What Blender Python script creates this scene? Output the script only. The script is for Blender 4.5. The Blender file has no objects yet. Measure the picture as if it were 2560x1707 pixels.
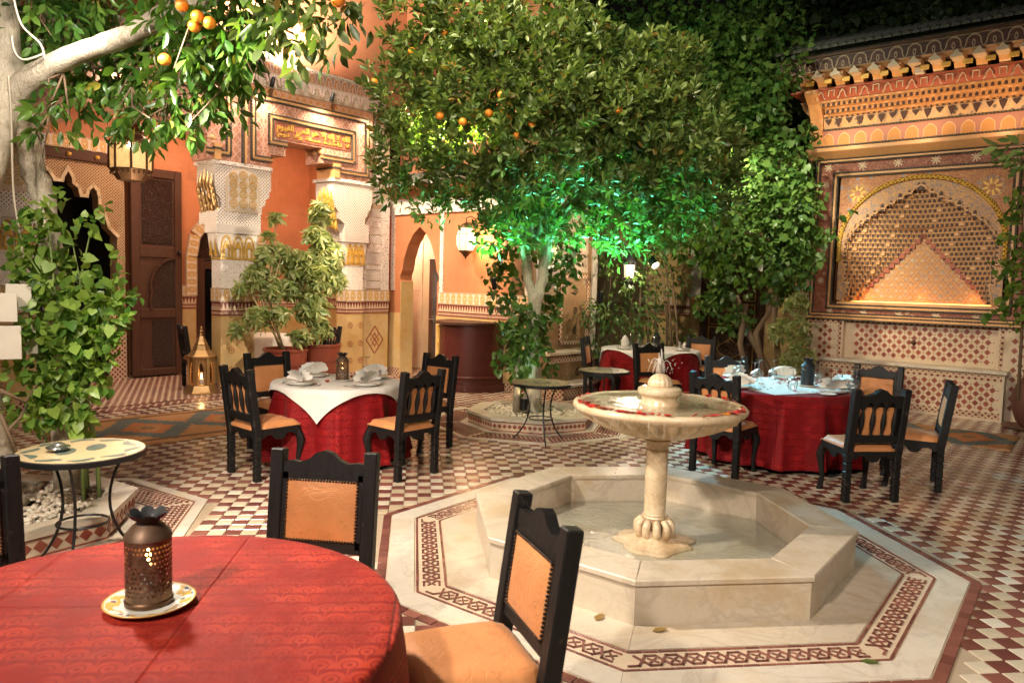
import bpy, bmesh, math, random
import numpy as np
from math import pi, sin, cos, sqrt, atan2, radians
from mathutils import Matrix, Vector

random.seed(7); RNG = np.random.default_rng(11)
SC = bpy.context.scene
COL = SC.collection

# ------------------------------------------------------------------ camera
YAW, PITCH, ROLL, HC = .0877, .0780, .0277, 1.72
_f = Vector((sin(YAW)*cos(PITCH), cos(YAW)*cos(PITCH), -sin(PITCH)))
_r0 = Vector((cos(YAW), -sin(YAW), 0)); _u0 = _r0.cross(_f)
_r = cos(ROLL)*_r0 + sin(ROLL)*_u0; _u = -sin(ROLL)*_r0 + cos(ROLL)*_u0
camd = bpy.data.cameras.new('camera'); cam = bpy.data.objects.new('camera', camd); COL.objects.link(cam)
camd.sensor_width = 36; camd.lens = 36*1861.7/2560; camd.clip_start = .05; camd.clip_end = 300
cm = Matrix((( _r.x, _u.x, -_f.x, 0), (_r.y, _u.y, -_f.y, 0), (_r.z, _u.z, -_f.z, HC), (0, 0, 0, 1)))
cam.matrix_world = cm
camd.dof.use_dof = True; camd.dof.focus_distance = 6.0; camd.dof.aperture_fstop = 4.0
SC.camera = cam

# ------------------------------------------------------------------ night sky, moon, exposure
wd = bpy.data.worlds.new('World'); SC.world = wd; wd.use_nodes = True
wt = wd.node_tree; bg = wt.nodes['Background']
sk = wt.nodes.new('ShaderNodeTexSky'); sk.sky_type = 'NISHITA'; sk.sun_disc = False
sk.sun_elevation = radians(-3); sk.sun_rotation = radians(200)
wt.links.new(sk.outputs[0], bg.inputs[0]); bg.inputs[1].default_value = .12
moon = bpy.data.lights.new('moonlight', 'SUN'); moon.energy = .02; moon.angle = radians(.5); moon.color = (.75, .85, 1)
mo = bpy.data.objects.new('moonlight', moon); COL.objects.link(mo); mo.rotation_euler = (radians(40), 0, radians(20))
SC.view_settings.view_transform = 'Standard'; SC.view_settings.look = 'None'
SC.view_settings.gamma = 1; SC.view_settings.exposure = 1.2; SC.view_settings.use_curve_mapping = False
SC.render.engine = 'CYCLES'; SC.cycles.use_denoising = True
SC.cycles.max_bounces = 6; SC.cycles.diffuse_bounces = 3; SC.cycles.glossy_bounces = 3
SC.cycles.transmission_bounces = 5; SC.cycles.transparent_max_bounces = 8
SC.cycles.sample_clamp_indirect = 4; SC.cycles.caustics_reflective = False; SC.cycles.caustics_refractive = False

WARM = (1, .79, .58); WHITE = (1, .90, .79)
def lamp(kind, loc, energy, color=WARM, target=None, size=.08, angle=90, blend=.6, name='lamp_light', sx=None, parent=None):
    l = bpy.data.lights.new(name, kind); l.energy = energy; l.color = color
    if kind == 'AREA':
        l.size = size
        if sx: l.shape = 'RECTANGLE'; l.size = sx; l.size_y = size
    else:
        l.shadow_soft_size = size
    if kind == 'SPOT': l.spot_size = radians(angle); l.spot_blend = blend
    o = bpy.data.objects.new(name, l); COL.objects.link(o); o.location = loc
    if target is not None:
        o.rotation_euler = (Vector(target)-Vector(loc)).to_track_quat('-Z', 'Y').to_euler()
    return o

# ------------------------------------------------------------------ frames
S = sqrt(.5)
FG = Matrix.Translation((-S*10.2, S*10.2, 0)) @ Matrix.Rotation(pi/4, 4, 'Z')     # left gallery: x along, y into it
FD = Matrix.Translation((S*9.0, S*9.0, 0)) @ Matrix.Rotation(-pi/4, 4, 'Z')       # archway wall
FN = Matrix.Translation((S*12.3, S*12.3, 0)) @ Matrix.Rotation(-pi/4, 4, 'Z')     # niche wall
def at(px, py, d):
    """a world point seen near that place of the view at a distance of d metres"""
    v = _f*1861.7 + _r*(px-1280) - _u*(py-853.5)
    return Vector((0, 0, HC)) + v.normalized()*d

# ------------------------------------------------------------------ mesh builder
def _cbox_faces():
    bm = bmesh.new(); c = .2
    for sx in (-1, 1):
        for sy in (-1, 1):
            for sz in (-1, 1):
                for k in range(3):
                    p = [sx*(1-c), sy*(1-c), sz*(1-c)]; p[k] = (sx, sy, sz)[k]
                    bm.verts.new(p)
    bm.verts.index_update(); bm.verts.ensure_lookup_table()
    bmesh.ops.convex_hull(bm, input=bm.verts)
    bmesh.ops.dissolve_limit(bm, angle_limit=.01, verts=bm.verts, edges=bm.edges)
    bm.verts.index_update()
    fs = []
    vs = [tuple(v.co) for v in bm.verts]
    order = []
    for sx in (-1, 1):
        for sy in (-1, 1):
            for sz in (-1, 1):
                for k in range(3):
                    p = [sx*(1-c), sy*(1-c), sz*(1-c)]; p[k] = (sx, sy, sz)[k]
                    order.append(p)
    mp = [min(range(24), key=lambda j: sum((a-b)**2 for a, b in zip(order[j], v))) for v in vs]
    for f in bm.faces: fs.append([mp[v.index] for v in f.verts])
    bm.free(); return fs
CBF = _cbox_faces()
BF = [(0, 1, 3, 2), (4, 6, 7, 5), (0, 4, 5, 1), (2, 3, 7, 6), (0, 2, 6, 4), (1, 5, 7, 3)]
class MB:
    def __init__(s): s.v = []; s.f = []; s.mi = []; s.cur = 0
    def add(s, vs, fs, M=None):
        n = len(s.v)
        if M is not None: vs = [M @ Vector(p) for p in vs]
        s.v += [tuple(p) for p in vs]; s.f += [tuple(i+n for i in f) for f in fs]; s.mi += [s.cur]*len(fs); return s
    def bb(s, x0, x1, y0, y1, z0, z1, M=None, faces=None):
        return s.add([(x, y, z) for x in (x0, x1) for y in (y0, y1) for z in (z0, z1)], faces or BF, M)
    def cb(s, x0, x1, y0, y1, z0, z1, c=.004, M=None):
        cx, cy, cz = (x0+x1)/2, (y0+y1)/2, (z0+z1)/2; hx, hy, hz = abs(x1-x0)/2, abs(y1-y0)/2, abs(z1-z0)/2
        c = min(c, hx*.8, hy*.8, hz*.8); vs = []
        for sx in (-1, 1):
            for sy in (-1, 1):
                for sz in (-1, 1):
                    for k in range(3):
                        p = [sx*(hx-c), sy*(hy-c), sz*(hz-c)]; p[k] = (sx*hx, sy*hy, sz*hz)[k]
                        vs.append((cx+p[0], cy+p[1], cz+p[2]))
        return s.add(vs, CBF, M)
    def lathe(s, prof, n=32, M=None, rf=None, cap=True, a0=0, a1=2*pi):
        full = abs(a1-a0-2*pi) < 1e-6; m = n if full else n+1; vs = []; fs = []
        for (r, z) in prof:
            for i in range(m):
                a = a0+(a1-a0)*i/n; q = r*(rf(a, z) if rf else 1); vs.append((q*cos(a), q*sin(a), z))
        for k in range(len(prof)-1):
            for i in range(n):
                j = (i+1) % m; fs.append((k*m+i, k*m+j, (k+1)*m+j, (k+1)*m+i))
        if cap and full:
            if prof[0][0] > 1e-4: fs.append(tuple(range(m-1, -1, -1)))
            if prof[-1][0] > 1e-4: fs.append(tuple((len(prof)-1)*m+i for i in range(m)))
        return s.add(vs, fs, M)
    def tube(s, pts, rad, n=8, M=None):
        pts = [Vector(p) for p in pts]; k = len(pts)
        rs = rad if hasattr(rad, '__len__') else [rad]*k
        t0 = (pts[1]-pts[0]).normalized(); ref = Vector((0, 0, 1)) if abs(t0.z) < .9 else Vector((1, 0, 0))
        nv = t0.cross(ref).normalized(); vs = []; fs = []
        for i, p in enumerate(pts):
            t = (pts[min(i+1, k-1)]-pts[max(i-1, 0)]).normalized()
            nv = (nv-t*nv.dot(t)).normalized(); b = t.cross(nv)
            for j in range(n):
                a = 2*pi*j/n; vs.append(p+(nv*cos(a)+b*sin(a))*rs[i])
        for i in range(k-1):
            for j in range(n):
                q = (j+1) % n; fs.append((i*n+j, i*n+q, (i+1)*n+q, (i+1)*n+j))
        fs.append(tuple(range(n-1, -1, -1))); fs.append(tuple((k-1)*n+j for j in range(n)))
        return s.add(vs, fs, M)
    def prism(s, poly, d0, d1, ax='y', M=None):
        n = len(poly)
        if ax == 'y': lo = [(u, d0, v) for u, v in poly]; hi = [(u, d1, v) for u, v in poly]
        elif ax == 'z': lo = [(u, v, d0) for u, v in poly]; hi = [(u, v, d1) for u, v in poly]
        else: lo = [(d0, u, v) for u, v in poly]; hi = [(d1, u, v) for u, v in poly]
        fs = [tuple(range(n-1, -1, -1)), tuple(range(n, 2*n))]+[(i, (i+1) % n, n+(i+1) % n, n+i) for i in range(n)]
        return s.add(lo+hi, fs, M)
    def strip(s, pts, w, d0, d1, M=None):
        """flat bar along a path in the xz plane"""
        for (a, b) in zip(pts[:-1], pts[1:]):
            dx, dz = b[0]-a[0], b[1]-a[1]; L = sqrt(dx*dx+dz*dz)
            if L < 1e-6: continue
            dx, dz = dx/L*w/2, dz/L*w/2
            s.prism([(a[0]-dx-dz, a[1]-dz+dx), (a[0]-dx+dz, a[1]-dz-dx), (b[0]+dx+dz, b[1]+dz-dx), (b[0]+dx-dz, b[1]+dz+dx)], d0, d1, 'y', M)
        return s
    def sph(s, c, r, n=12, m=8, sz=1, M=None):
        pr = [(max(1e-4, r*sin(pi*i/m)), -r*sz*cos(pi*i/m)) for i in range(m+1)]
        MM = Matrix.Translation(c)
        return s.lathe(pr, n, (M @ MM) if M is not None else MM, cap=False)
    def mesh(s, name, mats, smooth=False, fix=True):
        me = bpy.data.meshes.new(name); me.from_pydata(s.v, [], s.f)
        for m in (mats if isinstance(mats, (list, tuple)) else [mats]): me.materials.append(m)
        if s.mi and max(s.mi) > 0: me.polygons.foreach_set('material_index', s.mi)
        if fix:
            bm = bmesh.new(); bm.from_mesh(me); bmesh.ops.recalc_face_normals(bm, faces=bm.faces); bm.to_mesh(me); bm.free()
        if smooth:
            me.polygons.foreach_set('use_smooth', [True]*len(me.polygons))
            if smooth != 'all': me.set_sharp_from_angle(angle=radians(40))
        me.update(); return me
def ob(name, mb, mats, parent=None, smooth=False, kind=None, M=None, fix=True):
    me = mb.mesh(name, mats, smooth, fix) if isinstance(mb, MB) else mb
    o = bpy.data.objects.new(name, me); COL.objects.link(o)
    if parent is not None: o.parent = parent
    if M is not None: o.matrix_local = M
    if kind: o['kind'] = kind
    return o
def tag(o, label, cat, group=None):
    o['label'] = label; o['category'] = cat
    if group: o['group'] = group
    return o
def thing(name, label, cat, M=None, group=None, loc=None, rz=0):
    o = bpy.data.objects.new(name, None); COL.objects.link(o); o.empty_display_size = .1
    if loc is not None: M = Matrix.Translation(loc) @ Matrix.Rotation(rz, 4, 'Z')
    if M is not None: o.matrix_world = M
    return tag(o, label, cat, group)
def kids(o): return KID.get(o.name, [])
def dup(root, M, label, group=None):
    r = root.copy(); COL.objects.link(r); r.matrix_world = M; r['label'] = label
    if group: r['group'] = group
    for ch in [c for c in ALLC() if c.parent == root]:
        c = ch.copy(); COL.objects.link(c); c.parent = r
        for g in [q for q in ALLC() if q.parent == ch]:
            d = g.copy(); COL.objects.link(d); d.parent = c
    return r
_snap = {}
def ALLC(): return _snap['l']
def snap(): _snap['l'] = list(bpy.data.objects)

# ------------------------------------------------------------------ node expressions
class V:
    def __init__(s, m, k): s.m = m; s.k = k
    def _o(s, op, *a): return s.m.math(op, s, *a)
    def __add__(s, o): return s._o('ADD', o)
    __radd__ = __add__
    def __mul__(s, o): return s._o('MULTIPLY', o)
    __rmul__ = __mul__
    def __sub__(s, o): return s._o('SUBTRACT', o)
    def __rsub__(s, o): return s.m.math('SUBTRACT', o, s)
    def __truediv__(s, o): return s._o('DIVIDE', o)
    def __lt__(s, o): return s._o('LESS_THAN', o)
    def __gt__(s, o): return s._o('GREATER_THAN', o)
    def fr(s): return s._o('FRACT')
    def fl(s): return s._o('FLOOR')
    def ab(s): return s._o('ABSOLUTE')
    def sin(s): return s._o('SINE')
    def sq(s): return s._o('SQRT')
    def mn(s, o): return s._o('MINIMUM', o)
    def mx(s, o): return s._o('MAXIMUM', o)
    def pw(s, o): return s._o('POWER', o)
    def cl(s): return s.m.math('MINIMUM', s.m.math('MAXIMUM', s, 0), 1)
    def rng(s, a, b): return ((s-a)*(1/(b-a))).cl()
class Mt:
    def __init__(s, name):
        s.mat = bpy.data.materials.new(name); s.mat.use_nodes = True; s.t = s.mat.node_tree
        s.p = s.t.nodes['Principled BSDF']; s._oc = None
    def n(s, typ, **kw):
        nd = s.t.nodes.new(typ)
        for k, v in kw.items(): setattr(nd, k, v)
        return nd
    def set(s, sock, v):
        if isinstance(v, V): s.t.links.new(v.k, sock)
        elif hasattr(v, 'is_output'): s.t.links.new(v, sock)
        elif isinstance(v, (tuple, list)) and len(v) == 3 and sock.type == 'RGBA': sock.default_value = (*v, 1)
        else: sock.default_value = v
    def math(s, op, *a):
        nd = s.n('ShaderNodeMath', operation=op)
        for i, x in enumerate(a): s.set(nd.inputs[i], x)
        return V(s, nd.outputs[0])
    def co(s):
        if s._oc is None:
            tc = s.n('ShaderNodeTexCoord'); sx = s.n('ShaderNodeSeparateXYZ'); s._v = tc.outputs['Object']
            s.t.links.new(s._v, sx.inputs[0]); s._oc = [V(s, sx.outputs[i]) for i in range(3)]
        return s._oc
    def vec(s, x, y, z=0.0):
        c = s.n('ShaderNodeCombineXYZ')
        for i, q in enumerate((x, y, z)): s.set(c.inputs[i], q)
        return c.outputs[0]
    def noise(s, scale, detail=3, rough=.55, vec=None, dist=0):
        s.co(); nd = s.n('ShaderNodeTexNoise'); s.t.links.new(vec or s._v, nd.inputs['Vector'])
        nd.inputs['Scale'].default_value = scale; nd.inputs['Detail'].default_value = detail
        nd.inputs['Roughness'].default_value = rough; nd.inputs['Distortion'].default_value = dist
        return V(s, nd.outputs[0])
    def voro(s, scale, feature='F1', vec=None, out=0, rnd=1):
        s.co(); nd = s.n('ShaderNodeTexVoronoi', feature=feature); s.t.links.new(vec or s._v, nd.inputs['Vector'])
        nd.inputs['Scale'].default_value = scale; nd.inputs['Randomness'].default_value = rnd
        return V(s, nd.outputs[out])
    def rand(s):
        g = s.n('ShaderNodeNewGeometry'); o = s.n('ShaderNodeObjectInfo')
        return (V(s, g.outputs['Random Per Island'])+V(s, o.outputs['Random'])*.77).fr()
    def mix(s, f, a, b):
        nd = s.n('ShaderNodeMix', data_type='RGBA'); s.set(nd.inputs[0], f); s.set(nd.inputs[6], a); s.set(nd.inputs[7], b)
        return nd.outputs[2]
    def mul(s, c, f):
        nd = s.n('ShaderNodeMix', data_type='RGBA', blend_type='MULTIPLY'); nd.inputs[0].default_value = 1
        cc = s.n('ShaderNodeCombineColor')
        for i in range(3): s.set(cc.inputs[i], f)
        s.set(nd.inputs[6], c); s.t.links.new(cc.outputs[0], nd.inputs[7]); return nd.outputs[2]
    def out(s, col, rough=.5, h=None, hs=.5, hd=.01, metal=0, spec=.5, coat=0, emit=None, es=0, sheen=0, trans=0, alpha=None):
        p = s.p; s.set(p.inputs['Base Color'], col); s.set(p.inputs['Roughness'], rough); s.set(p.inputs['Metallic'], metal)
        p.inputs['Specular IOR Level'].default_value = spec; p.inputs['Coat Weight'].default_value = coat; p.inputs['Coat Roughness'].default_value = .08
        if sheen: p.inputs['Sheen Weight'].default_value = sheen; p.inputs['Sheen Roughness'].default_value = .4
        if emit is not None: s.set(p.inputs['Emission Color'], emit); s.set(p.inputs['Emission Strength'], es)
        if trans: p.inputs['Transmission Weight'].default_value = trans
        if alpha is not None: s.set(p.inputs['Alpha'], alpha)
        if h is not None:
            b = s.n('ShaderNodeBump'); b.inputs['Strength'].default_value = hs; b.inputs['Distance'].default_value = hd
            s.set(b.inputs['Height'], h); s.t.links.new(b.outputs[0], p.inputs['Normal'])
        return s.mat
# ------------------------------------------------------------------ materials
def plain(name, col, rough=.5, var=.15, ns=6, bump=0, bs=40, **kw):
    m = Mt(name); f = m.noise(ns, 4); c = m.mul(col, f*(2*var)+(1-var))
    return m.out(c, rough, m.noise(bs, 3) if bump else None, bump or .5, .004, **kw)
def plaster(name, col, dark=.8):
    m = Mt(name); f = m.noise(.9, 5, .6); g = m.noise(7, 4, .6)
    st = m.noise(2.3, 6, .72, dist=.8); c = m.mul(col, f*.6+.70); c = m.mul(c, g*.26+.87); c = m.mul(c, 1-(st-.56).rng(0, .12)*.22)
    return m.out(c, (g*.25+.42), m.noise(25, 4)+f, .25, .006, spec=.3)
ORANGE = plaster('orange_plaster', (.50, .195, .09))
PINK = plaster('pink_plaster', (.60, .27, .15))
def ochre_mat():
    m = Mt('ochre_dado'); f = m.noise(2.2, 5, .65); g = m.noise(14, 4)
    c = m.mix(f.rng(.3, .7), (.55, .33, .11), (.62, .46, .24)); c = m.mul(c, g*.2+.9)
    return m.out(c, .4, g, .15, .004, spec=.4)
OCHRE = ochre_mat()
CREAM = plain('cream_plaster', (.62, .47, .30), .5, .2, 3)
def holes(name, col, dark, sc, size=.3, rough=.7):
    m = Mt(name); x, y, z = m.co(); u = x+y
    p = ((u+z)*sc).fr()-.5; q = ((u-z)*sc).fr()-.5
    d = p.ab().mx(q.ab()); hole = d < size; n = m.noise(3, 3)
    c = m.mul(m.mix(hole, col, dark), n*.2+.9)
    return m.out(c, rough, 1-d.rng(size-.12, size+.1)*-1, .7, .012, spec=.2)
LATT = holes('stucco_lattice', (.80, .71, .63), (.22, .16, .12), 20, .24)
LATTF = holes('fine_stucco_lattice', (.78, .69, .61), (.32, .25, .20), 32, .23)
def carved(name, col, dark, sc, w=.09, sc2=None, gold=None):
    m = Mt(name); x, y, z = m.co(); wv = m.noise(sc*.5, 2)
    v = m.voro(sc, 'DISTANCE_TO_EDGE'); v2 = m.voro(sc*2.3, 'F1')
    line = v < w; blob = v2 < .33
    k = line.mx(blob)
    c = m.mix(k, dark, col)
    if gold: c = m.mix(m.voro(sc*.9, 'F1') < .22, c, gold)
    return m.out(m.mul(c, wv*.2+.9), .65, v.rng(w*1.6, w*.4)+blob*.6, .8, .012, spec=.25)
STUCCO = carved('carved_stucco', (.80, .71, .63), (.34, .26, .21), 26, .26)
def shaft_mat():
    m = Mt('pierced_stucco'); v = m.voro(26, 'F1'); v2 = m.voro(60, 'F1'); k = (v < .18).mx(v2 < .2)
    return m.out(m.mix(k, (.80, .72, .64), (.24, .17, .13)), .7, 1-k, .7, .01, spec=.2)
SHAFT = shaft_mat()
def ogive(name, col, lin, sx, sz, w=.1, acc=None, z0=0):
    m = Mt(name); x, y, z = m.co(); u = x+y
    a = ((u*sx).fr()-.5).ab()*2; t = (z-z0)*(sz*pi)
    s1 = t.sin().ab(); s2 = (t+pi/2).sin().ab()
    d = (a-s1).ab().mn((a-s2).ab()); grid = (((z-z0)*sz).fr()-.5).ab() > .475
    inner = m.voro(60, 'DISTANCE_TO_EDGE') < .1
    c = m.mix(inner*.35, col, lin); 
    if acc: c = m.mix((a*a+s2*s2) < .22, c, acc)
    c = m.mix((d < w).mx(grid), c, lin)
    return m.out(m.mul(c, m.noise(4, 3)*.3+.85), .55, d.rng(w*1.5, w*.3), .6, .01, spec=.3)
LAMB = ogive('pink_carved_panel', (.40, .165, .095), (.60, .36, .27), 5.6, 3.6, .11)
LAMB2 = ogive('border_carved_panel', (.42, .18, .11), (.62, .38, .29), 9, 5, .14)
LAMBG = ogive('gold_border_panel', (.52, .20, .05), (.60, .36, .26), 8, 4.2, .13, (.75, .38, .05))
def archband(name, col, lin, sx, h, acc):
    m = Mt(name); x, y, z = m.co(); u = x+y; a = ((u*sx).fr()-.5).ab()*2; v = z/h; n = m.noise(6, 3)
    g = a*a*.75+v*.80+((v*7).sin())*.09; e = ((g-.74).ab() < .075); a2 = ((u*sx+.5).fr()-.5).ab()*2
    bud = ((a*a*9+(v-.34)*(v-.34)*5).sq()-.42).ab() < .13; edge = ((v-.5).ab() > .455)
    c = m.mix(g < .70, col, acc); c = m.mix(e.mx(bud).mx(edge), c, lin); c = m.mix(m.voro(40, 'F1') < .16, c, lin)
    return m.out(m.mul(c, n*.3+.85), .5, e.mx(bud), .6, .008, spec=.3)
CORN = archband('painted_cornice', (.34, .20, .16), (.66, .50, .44), 6.5, .17, (.46, .20, .10))
CORND = archband('dark_painted_cornice', (.06, .03, .028), (.40, .29, .19), 4.2, .19, (.085, .038, .032))
def gold_frieze():
    m = Mt('gold_frieze'); x, y, z = m.co(); u = x+y   # local z 0..1 is scaled by 5
    a = ((u*7.5).fr()-.5).ab()*2; v = z*5
    e2 = (a*a+(v-.5)*(v-.5)*2.6).sq(); bell = (e2 > .74).mx(e2 < .22); ring = (e2-.50).ab() < .05
    edge = (v < .1).mx(v > .9); n = m.voro(70, 'F1') < .26
    c = m.mix(n, (.60, .34, .05), (.36, .18, .03)); c = m.mix(bell.mx(ring), c, (.68, .56, .46))
    c = m.mix(edge, c, (.64, .50, .36)); c = m.mix(edge*(((u*40).fr()) < .5), c, (.30, .19, .10))
    return m.out(c, .5, bell.mx(ring).mx(edge), .7, .01, spec=.3)
FRIEZE = gold_frieze()
def zigzag():
    m = Mt('zigzag_tile'); x, y, z = m.co(); u = x+y; v = z*5     # z 0..0.2
    a = ((u*17).fr()-.5).ab()*2
    tri = (a > (1.32-v*1.25+.02))*((v > .42)); 
    bar = (((v-.33).ab() < .06)+((v-.05).ab() < .05)+((v-.97).ab() < .04)).cl()
    dots = ((v-.19).ab() < .05)*(((u*34).fr()) < .5)
    c = m.mix(((v > .42)*(a < (v-.42)*1.75)).mx(bar).mx(dots), (.60, .45, .30), (.20, .035, .028))
    return m.out(m.mul(c, m.noise(8, 3)*.4+.8), .3, None)
ZIG = zigzag()
def lozenge(name, sc, lo, hi, border=None):
    m = Mt(name); x, y, z = m.co(); u = x+y
    p = ((u+z)*sc).fr()-.5; q = ((u-z)*sc).fr()-.5
    k = (p.ab().mx(q.ab())) < .32
    return m.out(m.mul(m.mix(k, lo, hi), m.noise(9, 3)*.4+.8), .3)
LOZ = lozenge('lozenge_tile_border', 13, (.60, .45, .30), (.20, .035, .028))
def tile_mat(name, c1, c2, rough=.22):
    m = Mt(name); r = m.rand(); n = m.noise(9, 4, .6); w = m.noise(1.1, 3)
    c = m.mix(r, c1, c2); c = m.mul(c, n*.5+.74); st = m.noise(.55, 5, .7); c = m.mul(c, w*.4+.8); c = m.mix((st-.55).rng(0, .14)*.35, c, (.16, .09, .05))
    return m.out(c, (n*.3+rough-.1), m.noise(16, 2)+n*.5, .12, .006, spec=.5)
TRED = tile_mat('maroon_glazed_tile', (.135, .043, .035), (.265, .100, .076), .16)
TIV = tile_mat('ivory_glazed_tile', (.50, .39, .25), (.70, .62, .49), .17)
TREDW = tile_mat('maroon_wall_tile', (.23, .045, .03), (.33, .085, .05), .3)
GROUT = plain('grout', (.40, .30, .20), .8, .2, 20)
PALE = plain('pale_tile_ground', (.62, .48, .34), .45, .15, 12)
def marble(name, col, vein, sc=1.6, rough=.28, stain=None):
    m = Mt(name); n = m.noise(sc, 6, .6, dist=1.2); v = (n-.5).ab(); f = m.noise(sc*4, 5, .6, dist=.6); v2 = (f-.5).ab()
    k = (1-v.rng(0, .035))*.55; k = k.mx((1-v2.rng(0, .03))*.25)
    c = m.mix(k, col, vein); c = m.mul(c, m.noise(sc*.7, 3)*.5+.75)
    if stain: c = m.mix((m.noise(2.6, 5, .65)-.5).rng(0, .15)*.8, c, stain)
    return m.out(c, f*.25+rough-.1, f, .05, .004, spec=.5)
MARB = marble('grey_veined_marble', (.59, .50, .385), (.40, .32, .235), 1.6, .36, stain=(.48, .35, .21))
MARBW = marble('white_marble', (.62, .55, .45), (.42, .365, .30), 2.0, .34, stain=(.56, .45, .32))
MARBY = marble('honey_marble', (.68, .53, .35), (.48, .32, .17), 5, .22, stain=(.50, .32, .16))
def wood(name, c1, c2, sc=30, rough=.45, b=.3):
    m = Mt(name); x, y, z = m.co(); n = m.noise(sc, 4, .6, vec=m.vec(x*4, y*4, z*.35)); g = m.noise(120, 2)
    sc = (m.noise(9, 5, .75)-.60).rng(0, .08); c = m.mix(sc*.35, m.mix(n, c1, c2), (.13, .10, .08)); return m.out(c, n*.25+rough-.1, n+g*.3, b, .004, spec=.3)
BLACK = wood('black_stained_wood', (.004, .0037, .004), (.014, .012, .011), 22, .48, .5)
DWOOD = wood('dark_walnut', (.045, .018, .011), (.10, .042, .022), 12)
GOLDW = plain('gilded_wood', (.60, .32, .13), .4, .15, 20)
ROPE = holes('dark_rope_moulding', (.05, .042, .035), (.16, .13, .09), 22, .3, .5)
def carvedwood():
    m = Mt('carved_dark_wood'); v = m.voro(24, 'DISTANCE_TO_EDGE'); w = m.noise(22, 3, dist=2.5); e = (w-.5).ab()
    h = e.rng(0, .09)+v.rng(0, .2)
    return m.out(m.mix(h*.5, (.022, .010, .007), (.085, .04, .026)), .33, h, 1, .02, spec=.6)
CWOOD = carvedwood()
def filigree(name, col, lin, sc, w=.06, acc=None, rough=.5):
    m = Mt(name); n = m.noise(sc, 2, .5, dist=2.2); e = (n-.5).ab(); n2 = m.noise(sc*1.9, 1, .5, dist=1.5); e2 = (n2-.5).ab()
    c = m.mix((e < w*.5).mx(e2 < w*.35), col, lin)
    if acc: c = m.mix(m.voro(sc*.55, 'F1') < .2, c, acc)
    return m.out(m.mul(c, m.noise(3, 3)*.35+.82), rough, None, spec=.35)
FIL_O = filigree('orange_painted_filigree', (.32, .115, .06), (.50, .24, .085), 14, .09, (.27, .23, .25))
FIL_R = filigree('red_painted_panel', (.22, .062, .042), (.38, .16, .08), 9, .05, (.42, .26, .16))
FIL_B = filigree('blue_painted_filigree', (.15, .15, .20), (.58, .30, .09), 16, .11)
FIL_G = filigree('grey_painted_frieze', (.36, .28, .22), (.58, .36, .14), 14, .10, (.16, .12, .09))
FIL_D = filigree('gilt_dark_panel', (.030, .013, .010), (.20, .11, .05), 10, .05)
MUQ = filigree('gilded_plaster_cells', (.33, .15, .06), (.54, .29, .11), 20, .14)
MUQD = plain('dark_cell_tone', (.05, .02, .014), .6, .2)  # dark brown puts the shade of the cell hollows into flat arches
MUQR = plain('red_cell_paint', (.34, .08, .035), .5, .2)
GOLD = plain('gold_paint', (.64, .38, .07), .4, .2, 25, metal=.15)
ROPEG = holes('gold_rope', (.62, .38, .06), (.20, .09, .02), 16, .3, .4)
def trefoil():
    m = Mt('trefoil_frieze'); x, y, z = m.co(); a = ((x*4.2).fr()-.5).ab()*2; v = z*4   # z 0..0.25
    g = (a*a*.9+v*.8+((v*9).sin())*.10); k = g < .72; e = (g-.72).ab() < .05; d = m.voro(24, 'F1', rnd=.4) < .22
    c = m.mix(k, (.40, .19, .14), (.50, .25, .08)); c = m.mix(d, c, (.34, .28, .28)); c = m.mix(e, c, (.60, .42, .24))
    return m.out(c, .5, spec=.3)
TREF = trefoil()
def diamondpanel():
    m = Mt('diamond_painted_panel'); x, y, z = m.co(); p = ((x*.72+z)*8.5); q = ((z-x*.72)*8.5)
    a = p.fr()-.5; b = q.fr()-.5; d = a.ab().mx(b.ab()); line = d > .42; core = d < .10
    r = m.n('ShaderNodeTexWhiteNoise', noise_dimensions='2D'); m.t.links.new(m.vec(p.fl(), q.fl()), r.inputs['Vector']); rv = V(m, r.outputs[0])
    c = m.mix(rv > .8, (.24, .075, .035), (.19, .12, .11)); c = m.mix(line, c, (.62, .29, .06)); c = m.mix(core.mx((d-.28).ab() < .05), c, (.60, .40, .22))
    return m.out(m.mul(c, m.noise(3, 3)*.3+.85), .45, spec=.35)
DIAM = diamondpanel()
def leather(name, col):
    m = Mt(name); o = m.n('ShaderNodeObjectInfo'); rr = V(m, o.outputs['Random']); x, y, z = m.co(); n = m.noise(3.2, 5, .65, vec=m.vec(x+rr*9, y, z)); g = m.noise(90, 3); w = (m.noise(7, 4, .6, dist=1.5)-.5).ab()
    c = m.mul(col, n*.75+.60); c = m.mix((m.noise(11, 4, .7)-.58).rng(0, .1)*.4, c, (.30, .11, .04)); c = m.mul(c, rr*.22+.87); return m.out(c, n*.3+.38, g*.3+n+w.rng(0, .06)*.8, .3, .006, spec=.3, sheen=.1)
LEATH = leather('tan_leather', (.58, .235, .085))
NAIL = plain('dark_nailheads', (.045, .03, .02), .35, .2, metal=.7)
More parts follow.
